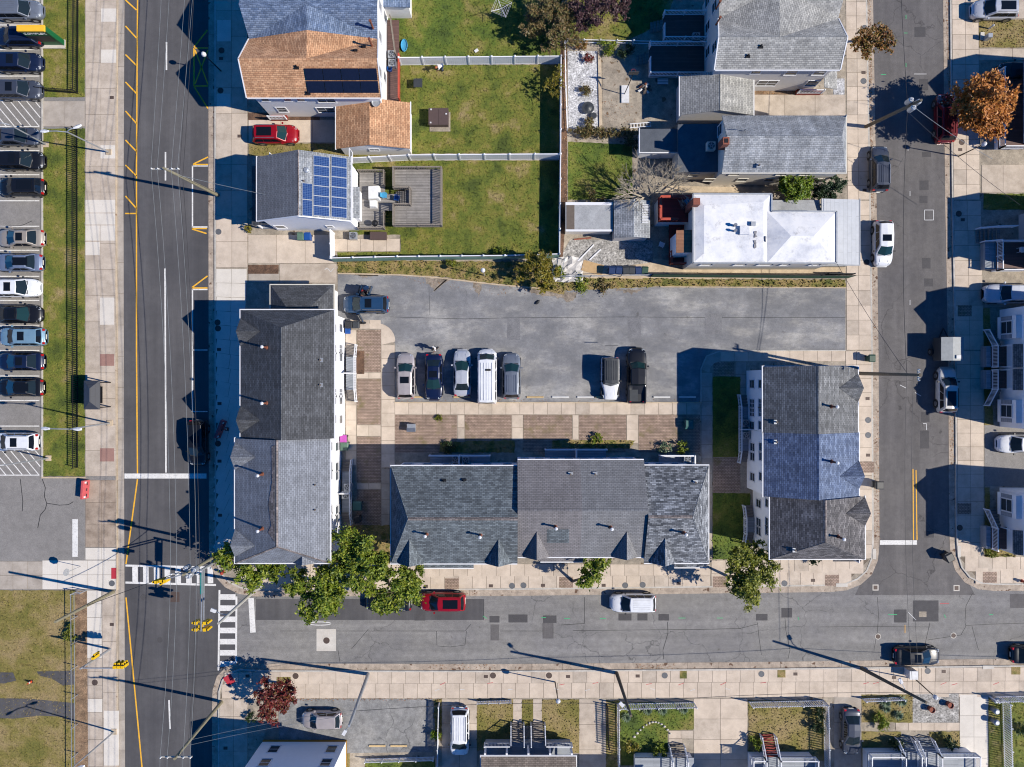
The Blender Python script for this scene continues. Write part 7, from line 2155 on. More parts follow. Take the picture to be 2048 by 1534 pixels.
# ------------------------------------------------------------------ covers set in pavements
def cover(px, py, rpx, mat='manhole_grey', z=.137, label='round iron cover', name='manhole_cover', owner=None):
    p = G(px, py)
    o = MB().lathe((p.x, p.y, z - .02), [(rpx * GSD, 0), (rpx * GSD, .022), (rpx * GSD * .86, .022), (rpx * GSD * .84, .014)], 18).build(name, mat, owner)
    return o
for px, py, m in ((442, 182, 0), (444, 102, 0), (438, 464, 1), (436, 645, 0), (437, 657, 0), (437, 887, 0), (1024, 1171, 1), (1047, 1170, 1), (1250, 1170, 1), (1285, 1169, 1), (1568, 1166, 1), (986, 1350, 0), (1098, 1350, 0), (1329, 1350, 1), (1522, 1347, 1), (1854, 1341, 1), (1726, 163, 1), (1728, 57, 1), (1735, 840, 1), (1735, 870, 1), (1732, 525, 0),
                 (225, 1166, 1), (191, 1364, 0), (592, 1351, 0), (1918, 1055, 0), (1916, 428, 0), (1922, 285, 0)):
    cover(px, py, 6, 'manhole_grey' if m else 'manhole_iron', owner=sw)
for px, py in ((287, 1194), (320, 1280)): cover(px, py, 5.5, 'asphalt_patch', .008, owner=road_w)
for px, py in ((1756, 1273), (1907, 1271)):
    cover(px, py, 6, 'concrete_new', .006, owner=road_s); cover(px, py, 4.4, 'manhole_iron', .012, owner=road_s)
cover(653, 1281, 6.4, 'manhole_iron', .012, owner=road_s)
for px, py in ((1751, 1175), (1913, 1176)):
    patch(road_s, px - 6, py - 6, px + 6, py + 6, 'concrete_new', .008, 'drain_frame'); patch(road_s, px - 4, py - 4, px + 4, py + 4, 'manhole_iron', .012, 'drain_grate')
patch(road_w, 340, 1184, 359, 1204, 'manhole_iron', .006, 'drain_grate')
for px, py in ((225, 196), (443, 118), (480, 273), (439, 699), (440, 807), (440, 922), (441, 1030), (225, 1248), (852, 1172), (982, 1171), (1086, 1170), (1207, 1170), (1357, 1166), (1625, 1160), (972, 1352), (1136, 1352), (1275, 1351), (1590, 1347), (1787, 1354), (1886, 1342), (1726, 146), (1728, 381), (1734, 797), (1735, 910), (1919, 300), (1924, 440), (496, 1343 + 8), (452, 1495)):
    patch(sw, px - 4, py - 3, px + 4, py + 3, 'manhole_iron', .137, 'meter_cover')
for px, py in ((904, 1167), (1132, 1164), (1439, 1163), (1663, 1160), (1733, 934), (1928, 622), (1927, 1017), (1978, 1154)):
    patch(sw, px - 14, py - 11, px + 14, py + 11, 'pavers', .134, 'tree_pit')
for px, py, s_ in ((1366, 1349, 7), (1562, 1347, 8), (2030, 1341, 9), (568, 1361, 14)):
    patch(sw, px - s_, py - 8, px + s_, py + 7, 'weeds', .135, 'tree_pit')
for p in ((224, 1135, 234, 1157, 0), (451, 1349, 468, 1369, .6)):
    patch(sw, *p[:4], 'red_pad', .138, 'tactile_pad', rz=p[4])
for p in ((1744, 1097, 1751, 1118), (1671, 1166, 1694, 1173), (1914, 1091, 1920, 1114), (1964, 1330, 1986, 1337)):
    patch(sw, *p, 'concrete_new', .15, 'ramp_pad')
# ------------------------------------------------------------------ wheel stops
for px, m, lb in ((829, 0, 'concrete wheel stop under the beige off roader'), (867, 0, 'concrete wheel stop under the blue sedan'), (924, 0, 'weathered tan wheel stop behind the silver sedan'), (974, 1, 'white wheel stop behind the passenger van'), (1023, 0, 'tan wheel stop behind the dark grey crossover'), (1070, 0, 'worn grey tan wheel stop in the first empty bay'), (1121, 1, 'tan and white wheel stop in the second empty bay'), (1171, 1, 'white wheel stop in the third empty bay'),
                  (1172 + 0, 0, ''), (1323, 1, 'white wheel stop right of the pickup'), (1374, 1, 'white wheel stop in the building shadow')):
    if not lb: continue
    p = at_px((px, 794), .113)
    t = MB().add([(-.88, -.1, 0), (.88, -.1, 0), (.88, .1, 0), (-.88, .1, 0), (-.86, -.06, .12), (.86, -.06, .12), (.86, .06, .12), (-.86, .06, .12)], [(3, 2, 1, 0), (4, 5, 6, 7), (0, 1, 5, 4), (1, 2, 6, 5), (2, 3, 7, 6), (3, 0, 4, 7)]).build('wheel_stop', 'wheel_stop_white' if m else 'wheel_stop_tan')
    t.location = p
    tag(t, lb, 'wheel stop', 'wheel stops of the parking row')
p = at_px((1172, 795), .113)
for px0, lb in ((1171, None), (1171, None)): pass
o = MB().box(-.88, .88, -.1, .1, 0, .11).build('wheel_stop', 'wheel_stop_tan'); o.location = at_px((1207, 794), .113); tag(o, 'orange tan wheel stop before the white off roader', 'wheel stop', 'wheel stops of the parking row')
for px, lb in ((755, 'left long timber on the parking pad'), (798, 'right long timber on the parking pad')):
    o = MB().box(-.85, .85, -.09, .09, 0, .12).build('wheel_stop', 'wheel_stop_tan'); o.location = at_px((px, 1490), .116); tag(o, lb, 'wheel stop', 'parking pad wheel stops')
# ------------------------------------------------------------------ bins, boxes and yard things
def wheelie(px, py, label, mat, rz=0.0, z0=.12, h=1.05, s=.62, lid=None, group=None):
    p = G(px, py, z0 + h)
    t = thing('wheeled_bin', label, 'bin', (p.x, p.y, z0), rz, group)
    a, b2 = s * .42, s * .52
    MB().add([(-a, -a, .06), (a, -a, .06), (a, a, .06), (-a, a, .06), (-b2, -b2, h - .08), (b2, -b2, h - .08), (b2, b2, h - .08), (-b2, b2, h - .08)], [(3, 2, 1, 0), (4, 5, 6, 7), (0, 1, 5, 4), (1, 2, 6, 5), (2, 3, 7, 6), (3, 0, 4, 7)]).build('body', mat, t)
    c_ = b2 + .03
    MB().add([(-c_, -c_, h - .08), (c_, -c_, h - .08), (c_, c_ + .06, h - .06), (-c_, c_ + .06, h - .06), (-c_ * .8, -c_ * .8, h), (c_ * .8, -c_ * .8, h), (c_ * .8, c_ * .8, h + .02), (-c_ * .8, c_ * .8, h + .02)], [(3, 2, 1, 0), (4, 5, 6, 7), (0, 1, 5, 4), (1, 2, 6, 5), (2, 3, 7, 6), (3, 0, 4, 7)]).build('lid', lid or mat, t)
    for s_ in (-1, 1): MB().tube((s_ * a, a, .1), (s_ * (a + .05), a, .1), .1, .1, 8).build('wheel', 'tyre', t)
    MB().bar((-a, c_ + .1, h - .1), (a, c_ + .1, h - .1), .035).build('handle', mat, t)
    return t
wheelie(1745, 717, 'dark green bin on the kerb of the side street near the long pole', 'bin_green', .0)
wheelie(1761, 971, 'black wheeled bin standing in the side street gutter', 'dark_plastic', 1.57, 0.01, 1.15, .72)
wheelie(1901, 1116, 'black square bin askew at the east corner gutter', 'dark_plastic', .5, .01, 1.15, .75)
wheelie(600, 473, 'green grey bin beside the solar house wall', 'green_plastic', 0); wheelie(614, 473, 'blue bin beside the solar house wall', 'bin_blue', 0)
wheelie(697, 650, 'left black bin at the open door car corner', 'dark_plastic'); wheelie(711, 650, 'right black bin at the open door car corner', 'bin_dark')
wheelie(695, 662, 'bright blue crate bin at the white townhouse wall', 'bin_blue', 0, .12, .6, .5)
wheelie(686, 878, 'bin with purple pink lid at the townhouse joint', 'dark_plastic', lid='pink_plastic'); wheelie(688, 893, 'grey green bin below the pink lidded bin', 'green_plastic', 0, .12, 1.0, .75)
for i, (px, m) in enumerate(((1224, 'bin_navy'), (1238, 'bin_navy'), (1252, 'bin_dark'), (1264, 'bin_dark'), (1277, 'bin_navy'), (1290, 'bin_green'))):
    wheelie(px, 541, ['first dark blue', 'second blue', 'third black', 'fourth black', 'fifth blue', 'last green'][i] + ' bin in the row by the white roofed house', m, random.uniform(-.1, .1), group='bins in a row by the fence')
wheelie(714, 1013, 'dark teal bin in the shaded back court', 'teal_metal', 0, .12, 1.0, .8); wheelie(714, 1040, 'tilted black bin in the shaded back court', 'dark_plastic', .3)
p = G(822, 856, .9)
t = thing('utility_box', 'silver box with folded lid on the brick paving', 'utility box', (p.x, p.y, .115))
MB().box(-.42, .42, -.36, .4, 0, .75).build('cabinet', 'galvanised', t); MB().box(-.45, .45, -.4, -.02, .75, .8).build('lid', 'steel', t)
p = G(1379, 849, .9)
t = thing('utility_box', 'dark green transformer box in the shade beside the walk', 'utility box', (p.x, p.y, .115))
MB().box(-.4, .4, -.45, .45, 0, .7).build('cabinet', 'teal_metal', t); MB().add([(-.43, -.48, .7), (.43, -.48, .7), (.43, .48, .7), (-.43, .48, .7), (-.35, -.2, .82), (.35, -.2, .82), (.35, .4, .82), (-.35, .4, .82)], [(4, 5, 6, 7), (0, 1, 5, 4), (1, 2, 6, 5), (2, 3, 7, 6), (3, 0, 4, 7)]).build('lid', 'teal_metal', t)
p = G(1826, 1352, .9)
t = thing('utility_box', 'white electrical cabinet at the foot of the globe lamp', 'utility box', (p.x - .1, p.y + .2, .12))
MB().box(-.4, .4, -.4, .4, 0, 1.1).build('cabinet', 'lamp_white', t); MB().box(-.43, .43, -.43, .43, 1.1, 1.15).build('lid', 'lamp_white', t)
p = G(877, 233, 1.0)
t = thing('storage_box', 'brown lidded storage box on a concrete slab in the lawn', 'storage box', (p.x, p.y, .13))
MB().box(-1.0, 1.15, -1.25, .75, 0, .06).build('slab', 'concrete_old', t); MB().box(-.98, .98, -.82, .82, .06, .85).build('chest', 'brown_lid', t)
for s_ in (-1, 1): MB().box(s_ * .01, s_ * 1.02, -.86, .86, .86, .92).build('lid', 'brown_lid', t)
for x_, y_ in ((-.75, .7), (.8, .25), (-.8, -.65)): MB().box(x_ - .08, x_ + .08, y_ - .07, y_ + .07, .92, .98).build('catch', 'lamp_white', t)
for px, py, lb in ((695, 975, 'upper air conditioner on the lower white stoop'), (691, 990, 'lower air conditioner on the lower white stoop'), (911, 919, 'left air conditioner on the slate townhouse porch'), (931, 921, 'right air conditioner on the slate townhouse porch'), (1376, 918, 'air conditioner inside the white porch corner'), (1492, 847, 'upper air conditioner of the east white porch'), (1493, 871, 'lower air conditioner of the east white porch'),
                   (706, 471, 'air conditioner by the small white gate'), (783, 108, 'upper air conditioner on the red railed deck'), (784, 125, 'lower air conditioner on the red railed deck'), (1393, 72, 'air conditioner in the shade behind the grey twin house')):
    ac_unit(px, py, lb, .7 if px not in (706,) else .12, s=.75)
# barriers
def barrier(px, py, rz, label):
    p = G(px, py, .6)
    t = thing('water_barrier', label, 'barrier', (p.x, p.y, .12), rz)
    MB().add([(-.95, -.28, 0), (.95, -.28, 0), (.95, .28, 0), (-.95, .28, 0), (-.95, -.1, .9), (.95, -.1, .9), (.95, .1, .9), (-.95, .1, .9)], [(3, 2, 1, 0), (4, 5, 6, 7), (0, 1, 5, 4), (1, 2, 6, 5), (2, 3, 7, 6), (3, 0, 4, 7)]).build('body', 'red_plastic', t)
    for x_ in (-.6, 0, .6): MB().box(x_ - .14, x_ + .14, -.24, .24, .3, .42).build('fork_slot', 'dark_plastic', t)
    for x_ in (-.75, .75): MB().box(x_ - .1, x_ + .1, -.2, -.12, .45, .7).build('reflector', 'lamp_white', t)
barrier(439, 858, 1.2, 'red plastic barrier in the shade beside the traffic cone')
barrier(168, 979, 1.5, 'faded red plastic barrier at the car park exit')
def cone(px, py, label):
    p = at_px((px, py), .125)
    t = thing('traffic_cone', label, 'traffic cone', p)
    MB().box(-.18, .18, -.18, .18, 0, .04).build('base', 'dark_plastic', t); c_ = MB().lathe((0, 0, .04), [(.14, 0), (.03, .66)], 12).build('cone_body', 'orange_cone', t); MB().lathe((0, 0, .3), [(.102, 0), (.078, .14)], 12).build('collar', 'lamp_white', c_)
cone(455, 858, 'traffic cone beside the shaded red barrier'); cone(64, 1362, 'fallen orange cone in the corner lot')
# bus shelter
x0, x1, y0, y1 = rect(167, 761, 199, 819, 2.5); y0, y1 = min(y0, y1), max(y0, y1)
t = building('bus_shelter', 'bus shelter with black hipped metal roof on the west pavement', 183, 790, 'bus shelter')
MB().shell(gable_faces(x0, x1, y0, y1, 2.45, 2.85, 'y', .8, .8), .1).build('roof', 'roof_black', t)
for xx in (x0 + .2, x1 - .2):
    for yy in (y0 + .2, y1 - .2): MB().box(xx - .05, xx + .05, yy - .05, yy + .05, .12, 2.4).build('post', 'black_metal', t)
MB().box(x0 + .18, x0 + .22, y0 + .3, y1 - .3, .3, 2.2).build('glass_wall', 'glass', t)
MB().box(x0 + .4, x0 + .8, y0 + .6, y1 - .6, .5, .56).build('bench', 'black_metal', t)
# green monument sign
a, c_ = G(131, 80), G(76, 80)
t = building('monument_sign', 'green monument sign with yellow cap beside the west car park', 116, 88, 'sign')
xa, xb, yy = G(76, 88).x, G(131, 88).x, G(0, 88).y
MB().box(xa, xb + .1, yy - .55, yy + .35, .13, .25).build('footing', 'concrete_new', t)
MB().box(xa + .2, xb - .1, yy - .22, yy + .22, .25, 3.1).build('panel', 'sign_green', t)
MB().box(xb - .1, xb + .04, yy - .26, yy + .26, .25, 3.2).build('edge', 'sign_green', t)
MB().box(xa + .25, xb - .3, yy - .26, yy - .23, 1.1, 2.3).build('message_panel', 'dark_plastic', t)
MB().box(xa + .1, xb - .05, yy - .3, yy + .3, 3.2, 3.45).build('cap', 'sign_yellow', t)
tc = bpy.data.curves.new('lettering', 'FONT'); tc.body = 'COMPLEX'; tc.size = .5; tc.extrude = .01; tc.align_x = 'CENTER'
tmp = bpy.data.objects.new('lettering', tc)
me = bpy.data.meshes.new_from_object(tmp)
bpy.data.objects.remove(tmp); bpy.data.curves.remove(tc)
me.materials.clear(); me.materials.append(MATS['lamp_white'])
to = link('lettering', me, t)
to.location = ((xa + xb) / 2, yy - .24, 2.55); to.rotation_euler = (math.pi / 2, 0, 0)
# stop sign on the corner
p = at_px((163, 1132), .12)
t = thing('stop_sign', 'sign on a thin post leaning over the white corner pavement', 'sign', p)
MB().tube((-1.1 + 1.1, 0, 0), (0, 0, 2.4), .03).build('post', 'galvanised', t)
o = MB().lathe((0, 0, 0), [(.38, 0), (.38, .02)], 8).build('sign_plate', 'galvanised', t); o.location = (-.05, 0, 2.4); o.rotation_euler = (0, 1.35, 0)
# clothes dryer
p = G(1003, 16, 2.0)
t = thing('clothes_dryer', 'white rotary clothes dryer on the long grass', 'clothes dryer', (p.x, p.y, .13))
MB().tube((0, 0, 0), (0, 0, 1.9), .03).build('pole', 'galvanised', t)
ends = [Vector((1.15 * math.cos(a_), 1.15 * math.sin(a_), 2.1)) for a_ in (.4, 1.97, 3.54, 5.11)]
for e_ in ends: MB().tube((0, 0, 1.75), e_, .022).build('arm', 'white_paint', t)
for k in (.35, .6, .85, 1.0):
    MB().path([Vector((0, 0, 1.75)).lerp(e_, k) for e_ in ends + ends[:1]], .009, 4).build('line', 'white_paint', t)
# small yard objects
def blob(name, label, cat, px, py, prof, mat, z=.13, n=12, sx=1, sy=1, rz=0.0, hh=.3, group=None):
    p = G(px, py, hh)
    t = MB().lathe((0, 0, 0), prof, n).build(name, mat); t.location = (p.x, p.y, z); t.scale = (sx, sy, 1); t.rotation_euler = (0, 0, rz)
    return tag(t, label, cat, group)
blob('paddling_pool', 'light blue crumpled plastic pool beside the deck', 'pool', 808, 90, [(.28, 0), (.36, .12), (.33, .2), (.28, .1), (.05, .06)], 'blue_plastic', sy=1.9)
blob('bucket', 'bright blue tub on the red railed deck', 'bucket', 779, 137, [(.22, 0), (.28, .5), (.25, .5), (.2, .1)], 'bin_blue', .8, hh=1.2)
blob('fire_pit', 'round black fire pit on the white gravel', 'fire pit', 1176, 216, [(.45, 0), (.6, .25), (.64, .35), (.4, .36), (.1, .5)], 'bin_dark', hh=.4)
blob('plant_pot', 'small dark round pot on the white gravel', 'pot', 1187, 232, [(.25, 0), (.33, .3), (.2, .3)], 'bin_dark')
for px, py, lb in ((1863, 1419, 'left round planter in the stone garden'), (1900, 1410, 'right round planter in the stone garden')):
    blob('planter', lb, 'planter', px, py, [(.25, 0), (.32, .55), (.27, .55), (.26, .45)], 'brick_red', hh=.5)
blob('cylinder_post', 'short white capped post on the leaf strewn lawn', 'post', 1986, 51, [(.08, 0), (.08, .7), (.12, .75), (.05, .85)], 'lamp_white', hh=.8)
p = G(1976, 74, .6)
t = thing('utility_box', 'white pedestal box on the leaf strewn lawn', 'utility box', (p.x, p.y, .13)); MB().box(-.22, .22, -.22, .22, 0, .9).build('cabinet', 'galvanised', t); MB().box(-.5, -.1, -.1, .7, 0, .08).build('pad', 'concrete_new', t)
def chair(px, py, z, rz, label, mat='white_vinyl', group=None):
    p = G(px, py, z + .4)
    t = thing('garden_chair', label, 'chair', (p.x, p.y, z), rz, group)
    MB().box(-.24, .24, -.24, .24, .4, .44).build('seat', mat, t); MB().bar((-.24, 0, .45), (-.36, 0, .9), .46, .03, up=(1, 0, 0)).build('backrest', mat, t)
    for i in (-1, 1):
        for j in (-1, 1): MB().box(i * .22 - .02, i * .22 + .02, j * .22 - .02, j * .22 + .02, 0, .4).build('leg', mat, t)
        MB().box(-.2, .22, i * .25 - .03, i * .25 + .03, .6, .64).build('armrest', mat, t)
chair(769, 391, .8, 0, 'pale round chair on the grey deck', 'blue_plastic'); chair(793, 396, .8, 3, 'blue chair by the deck stair', 'bin_blue'); chair(1323, 489, .12, 1.2, 'white plastic chair beside the red deck'); chair(1375, 403, 2.6, .6, 'pale blue chair on the red deck', 'blue_plastic'); chair(2043, 500, 1.1, 0, 'white chair on the dark porch at the right edge')
p = G(748, 386, 1.2)
t = thing('covered_table', 'white cloth covered patio furniture on the grey deck', 'table', (p.x, p.y, .8))
MB().add([(-.6, -.75, 0), (.6, -.75, 0), (.6, .75, 0), (-.6, .75, 0), (-.5, -.65, .74), (.52, -.62, .7), (.5, .66, .76), (-.52, .6, .72)], [(4, 5, 6, 7), (0, 1, 5, 4), (1, 2, 6, 5), (2, 3, 7, 6), (3, 0, 4, 7)]).build('cloth', 'cloth_white', t)
MB().add([(-.5, -1.5, 0), (.3, -1.5, 0), (.3, -.76, 0), (-.5, -.76, 0), (-.4, -1.4, .6), (.2, -1.42, .55), (.25, -.78, .62), (-.42, -.8, .6)], [(4, 5, 6, 7), (0, 1, 5, 4), (1, 2, 6, 5), (2, 3, 7, 6), (3, 0, 4, 7)]).build('cover', 'cloth_white', t)
p = G(752, 449, .9)
t = thing('barbecue', 'black kettle barbecue on the lower grey deck', 'barbecue', (p.x, p.y, .8)); MB().lathe((0, 0, .5), [(.1, 0), (.3, .12), (.33, .25), (.24, .4), (.05, .46)], 14).build('kettle', 'black_metal', t)
for i in range(3): MB().tube((.1 * math.cos(i * 2.1), .1 * math.sin(i * 2.1), .55), (.35 * math.cos(i * 2.1), .35 * math.sin(i * 2.1), 0), .02).build('leg', 'steel', t)
p = G(757, 472, .6)
t = thing('storage_box', 'brown wooden chest below the grey deck', 'storage box', (p.x, p.y, .125)); MB().box(-.8, .8, -.35, .35, 0, .6).build('chest', 'brown_lid', t); MB().box(-.85, .85, -.4, .4, .6, .66).build('lid', 'brown_lid', t)
p = G(836, 166, .8)
t = thing('garden_table', 'square dark mesh table on the lawn below the person', 'table', (p.x, p.y, .13))
MB().box(-.45, .45, -.45, .45, .68, .71).build('table_top', 'bin_dark', t)
for i in (-1, 1):
    for j in (-1, 1): MB().tube((i * .15, j * .15, .68), (i * .4, j * .4, 0), .015).build('leg', 'black_metal', t)
o = MB().box(-.2, .2, -.15, .15, 0, .03).build('paper', 'cloth_white'); o.location = at_px((953, 103), .2); o.rotation_euler = (0, 0, .6); tag(o, 'white scrap lying on the long grass near the fence', 'litter')
# basketball hoop
p = at_px((1248, 190), .12)
t = thing('basketball_hoop', 'freestanding basketball hoop with dark backboard on the patio', 'basketball hoop', p)
MB().box(-.3, .5, -.9, .9, 0, .16).build('base', 'lamp_white', t); MB().path([(0, 0, .1), (.1, .1, 2.2), (.45, .9, 2.9)], .045).build('pole', 'black_metal', t); MB().bar((.0, 1.0, 2.9), (1.0, 1.0, 2.9), .05, .75).build('backboard', 'bin_dark', t)
MB().path([(.5 + .23 * math.cos(i * .7), 1.25 + .23 * math.sin(i * .7), 2.75) for i in range(10)], .012, 4).build('rim', 'orange_cone', t)
p = at_px((1289, 176), .12)
t = thing('brush_pile', 'heap of pale rags and wood by the grey deck', 'debris', p)
for i in range(16):
    a_ = random.uniform(0, 6.28); r_ = random.uniform(0, .6)
    o = MB().add([(-.3, -.12, 0), (.3, -.1, .02), (.25, .14, .06), (-.28, .1, 0), (0, 0, .2)], [(0, 1, 4), (1, 2, 4), (2, 3, 4), (3, 0, 4), (3, 2, 1, 0)]).build('scrap', random.choice(['tarp', 'rust', 'cloth_white', 'plywood', 'lead_patch']), t)
    o.location = (r_ * math.cos(a_), r_ * math.sin(a_), .05 + .25 * (1 - r_)); o.rotation_euler = (random.uniform(-.4, .4), random.uniform(-.4, .4), a_)
p = at_px((1324, 166), .12)
t = thing('crate', 'white slatted crate in the shaded patio corner', 'crate', p); 
for i in range(4): MB().box(-.55, .55, -.3 + i * .16, -.2 + i * .16, .3, .34).build('slat', 'white_paint', t)
MB().box(-.5, .5, -.28, .28, 0, .28).build('box', 'bin_dark', t)
p = at_px((1280, 252), .12)
t = thing('ladder', 'white ladder lying beside the brown hedge', 'ladder', p, .08)
for s_ in (-.2, .2): MB().box(-1.1, 1.1, s_ - .04, s_ + .04, .1, .18).build('rail', 'white_paint', t)
for i in range(7): MB().box(-1.0 + i * .33, -.95 + i * .33, -.16, .16, .12, .16).build('rung', 'white_paint', t)
p = at_px((1136, 540), .12)
t = thing('tarp', 'crumpled grey white tarp in the corner of the messy yard', 'tarp', p)
gv, gf = [], []
for i in range(9):
    for j in range(9):
        gv.append((-1.6 + i * .4 + random.uniform(-.1, .1), -1.3 + j * .33 + random.uniform(-.1, .1), random.uniform(.02, .5) * (1 - abs(i - 4) / 5)))
for i in range(8):
    for j in range(8): gf.append((i * 9 + j, i * 9 + 9 + j, i * 9 + 10 + j, i * 9 + j + 1))
m = MB(); m.v, m.f = gv, gf; m.build('sheet', 'tarp', t)
o = MB().box(-1.1, 1.1, -.55, .55, 0, .04).build('plywood_sheet', 'plywood'); o.location = at_px((1185, 536), .14); o.rotation_euler = (0, .03, -.25); tag(o, 'tan plywood sheet lying by the row of bins', 'plywood')
for px, py, rz_, ln_, m_, lb in ((1170, 508, .8, 2.6, 'white_paint', 'long white plank leaning over the gravel'), (1190, 510, .75, 1.6, 'white_paint', 'short white plank on the gravel'), (1165, 478, .1, 1.8, 'brick_red', 'brown pallet boards beside the flat shed')):
    o = MB().box(-ln_ / 2, ln_ / 2, -.07, .07, 0, .06).build('plank', m_); o.location = at_px((px, py), .16); o.rotation_euler = (0, 0, rz_); tag(o, lb, 'plank')
# stones along the lawn
for i in range(13):
    a_ = i / 12
    px, py = 1268 + 72 * a_, 1472 - 40 * math.sin(a_ * 2.2) + 26 * a_ * a_
    o = MB().lathe((0, 0, 0), [(.1, 0), (.13, .06), (.06, .13)], 7).build('stone', 'concrete_new'); o.location = at_px((px, py), .13); o.scale = (random.uniform(.8, 1.3), random.uniform(.7, 1.1), 1)
    tag(o, 'pale edging stone in the curved row on the green lawn', 'stone', 'curved row of edging stones')
for i in range(3):
    o = blob('milk_can', ['upper', 'middle', 'lower'][i] + ' silver bin against the long picket fence', 'bin', 1993, 1401 + i * 22, [(.28, 0), (.3, .7), (.32, .72), (.2, .85)], 'steel', hh=.8)

# ------------------------------------------------------------------ people
def person(label, px, py, rz, joints, top, legs, hair='hair_dark', cap=None, z=.12):
    """one continuous body grown over a skeleton (skin modifier), clothes and hair as children"""
    p = at_px((px, py), z)
    t = thing('person', label, 'person', p, rz)
    def skin(name, pts, edges, rad, mat, root=0):
        me = bpy.data.meshes.new(name)
        me.from_pydata(pts, edges, [])
        o = link(name, me, t)
        me.materials.append(MATS[mat])
        sk = o.modifiers.new('skin', 'SKIN'); sk.use_smooth_shade = True
        lay = me.skin_vertices[0].data if me.skin_vertices else None
        if lay is None:
            bm = bmesh.new(); bm.from_mesh(me); bm.verts.layers.skin.verify(); bm.to_mesh(me); bm.free(); lay = me.skin_vertices[0].data
        for i, r in enumerate(rad):
            lay[i].radius = (r, r)
            lay[i].use_root = i == root
        o.modifiers.new('sub', 'SUBSURF').levels = 1; o.modifiers['sub'].render_levels = 1
        return o
    J = joints
    pts = [J['pelvis'], J['chest'], J['neck'], J['head'], J['lsh'], J['lel'], J['lha'], J['rsh'], J['rel'], J['rha'], J['lhip'], J['lkn'], J['lft'], J['rhip'], J['rkn'], J['rft']]
    skin('body', pts, [(0, 1), (1, 2), (2, 3), (1, 4), (4, 5), (5, 6), (1, 7), (7, 8), (8, 9), (0, 10), (10, 11), (11, 12), (0, 13), (13, 14), (14, 15)], [.13, .14, .06, .1, .07, .05, .04, .07, .05, .04, .09, .065, .045, .09, .065, .045], 'skin')
    skin('shirt', [J['pelvis'], J['chest'], J['lsh'], tuple(Vector(J['lsh']).lerp(Vector(J['lel']), .8)), J['rsh'], tuple(Vector(J['rsh']).lerp(Vector(J['rel']), .8))], [(0, 1), (1, 2), (2, 3), (1, 4), (4, 5)], [.155, .17, .095, .075, .095, .075], top)
    skin('trousers', [J['pelvis'], J['lhip'], J['lkn'], tuple(Vector(J['lkn']).lerp(Vector(J['lft']), .85)), J['rhip'], J['rkn'], tuple(Vector(J['rkn']).lerp(Vector(J['rft']), .85))], [(0, 1), (1, 2), (2, 3), (0, 4), (4, 5), (5, 6)], [.15, .115, .085, .07, .115, .085, .07], legs)
    h = Vector(J['head'])
    MB().lathe(h + Vector((-.02, 0, -.02)), [(.1, -.05), (.125, .02), (.12, .09), (.07, .14)], 12).build('hair', cap or hair, t, smooth=True)
    for k, ang in (('lha', .3), ('rha', -.3)):
        hv = Vector(J[k]); hm = MB()
        for i in range(4): hm.tube(hv + Vector((.0, -.03 + .02 * i, 0)), hv + Vector((.08 - .012 * abs(i - 1), -.03 + .02 * i, -.05)), .01, .008, 6)
        hm.tube(hv + Vector((0, .04 if k == 'lha' else -.04, 0)), hv + Vector((.05, .07 if k == 'lha' else -.07, -.03)), .011, .009, 6)
        hm.build('fingers', 'skin', t)
    for k in ('lft', 'rft'):
        f_ = Vector(J[k]); MB().box(f_.x - .08, f_.x + .19, f_.y - .05, f_.y + .05, 0, .09).build('shoe', 'cloth_black', t)
walk = dict(pelvis=(0, 0, .95), chest=(.08, 0, 1.32), neck=(.12, 0, 1.5), head=(.17, 0, 1.64), lsh=(.08, .2, 1.42), lel=(.2, .26, 1.16), lha=(.42, .2, 1.08), rsh=(.08, -.2, 1.42), rel=(-.06, -.26, 1.16), rha=(.06, -.28, .92), lhip=(0, .1, .9), lkn=(-.02, .11, .5), lft=(-.25, .1, .08), rhip=(0, -.1, .9), rkn=(.2, -.1, .5), rft=(.22, -.1, .08))
bend = dict(pelvis=(-.1, 0, .92), chest=(.28, 0, 1.12), neck=(.44, 0, 1.18), head=(.58, 0, 1.16), lsh=(.3, .2, 1.14), lel=(.45, .24, .9), lha=(.62, .16, .72), rsh=(.3, -.2, 1.14), rel=(.45, -.24, .9), rha=(.62, -.14, .72), lhip=(-.1, .1, .88), lkn=(.02, .12, .48), lft=(-.08, .12, .08), rhip=(-.1, -.1, .88), rkn=(.04, -.12, .48), rft=(.02, -.12, .08))
person('person in dark clothes with white top walking above the blue sedan', 872, 697, 3.9, walk, 'cloth_white', 'cloth_black')
person('person in dark clothes bending into the open door of the blue estate', 731, 587, 4.6, bend, 'cloth_black', 'cloth_red', cap='cloth_white')
person('person in white shirt stooping beside the white vinyl fence', 884, 141, 3.6, bend, 'cloth_white', 'cloth_blue', cap='cloth_orange')
p = at_px((728, 578), .12)
o = MB().box(-.25, .25, -.2, .2, 0, .35).build('box', 'cloth_white'); o.location = at_px((734, 577), .115); o.rotation_euler = (0, 0, .5); tag(o, 'white carton on the asphalt beside the open car door', 'box')
o = MB().lathe((0, 0, 0), [(.12, 0), (.2, .1), (.08, .2)], 8).build('bag', 'dark_plastic'); o.location = at_px((1075, 605), .115); o.scale = (1.6, .8, 1); o.rotation_euler = (0, 0, .7); tag(o, 'small dark bag lying in the middle of the car park', 'bag')
o = MB().lathe((0, 0, 0), [(.15, 0), (.2, .15), (.1, .3)], 8).build('bag', 'dark_plastic'); o.location = at_px((728, 646), .125); o.scale = (1.5, .8, 1); tag(o, 'small black bag on the path below the open doors', 'bag')
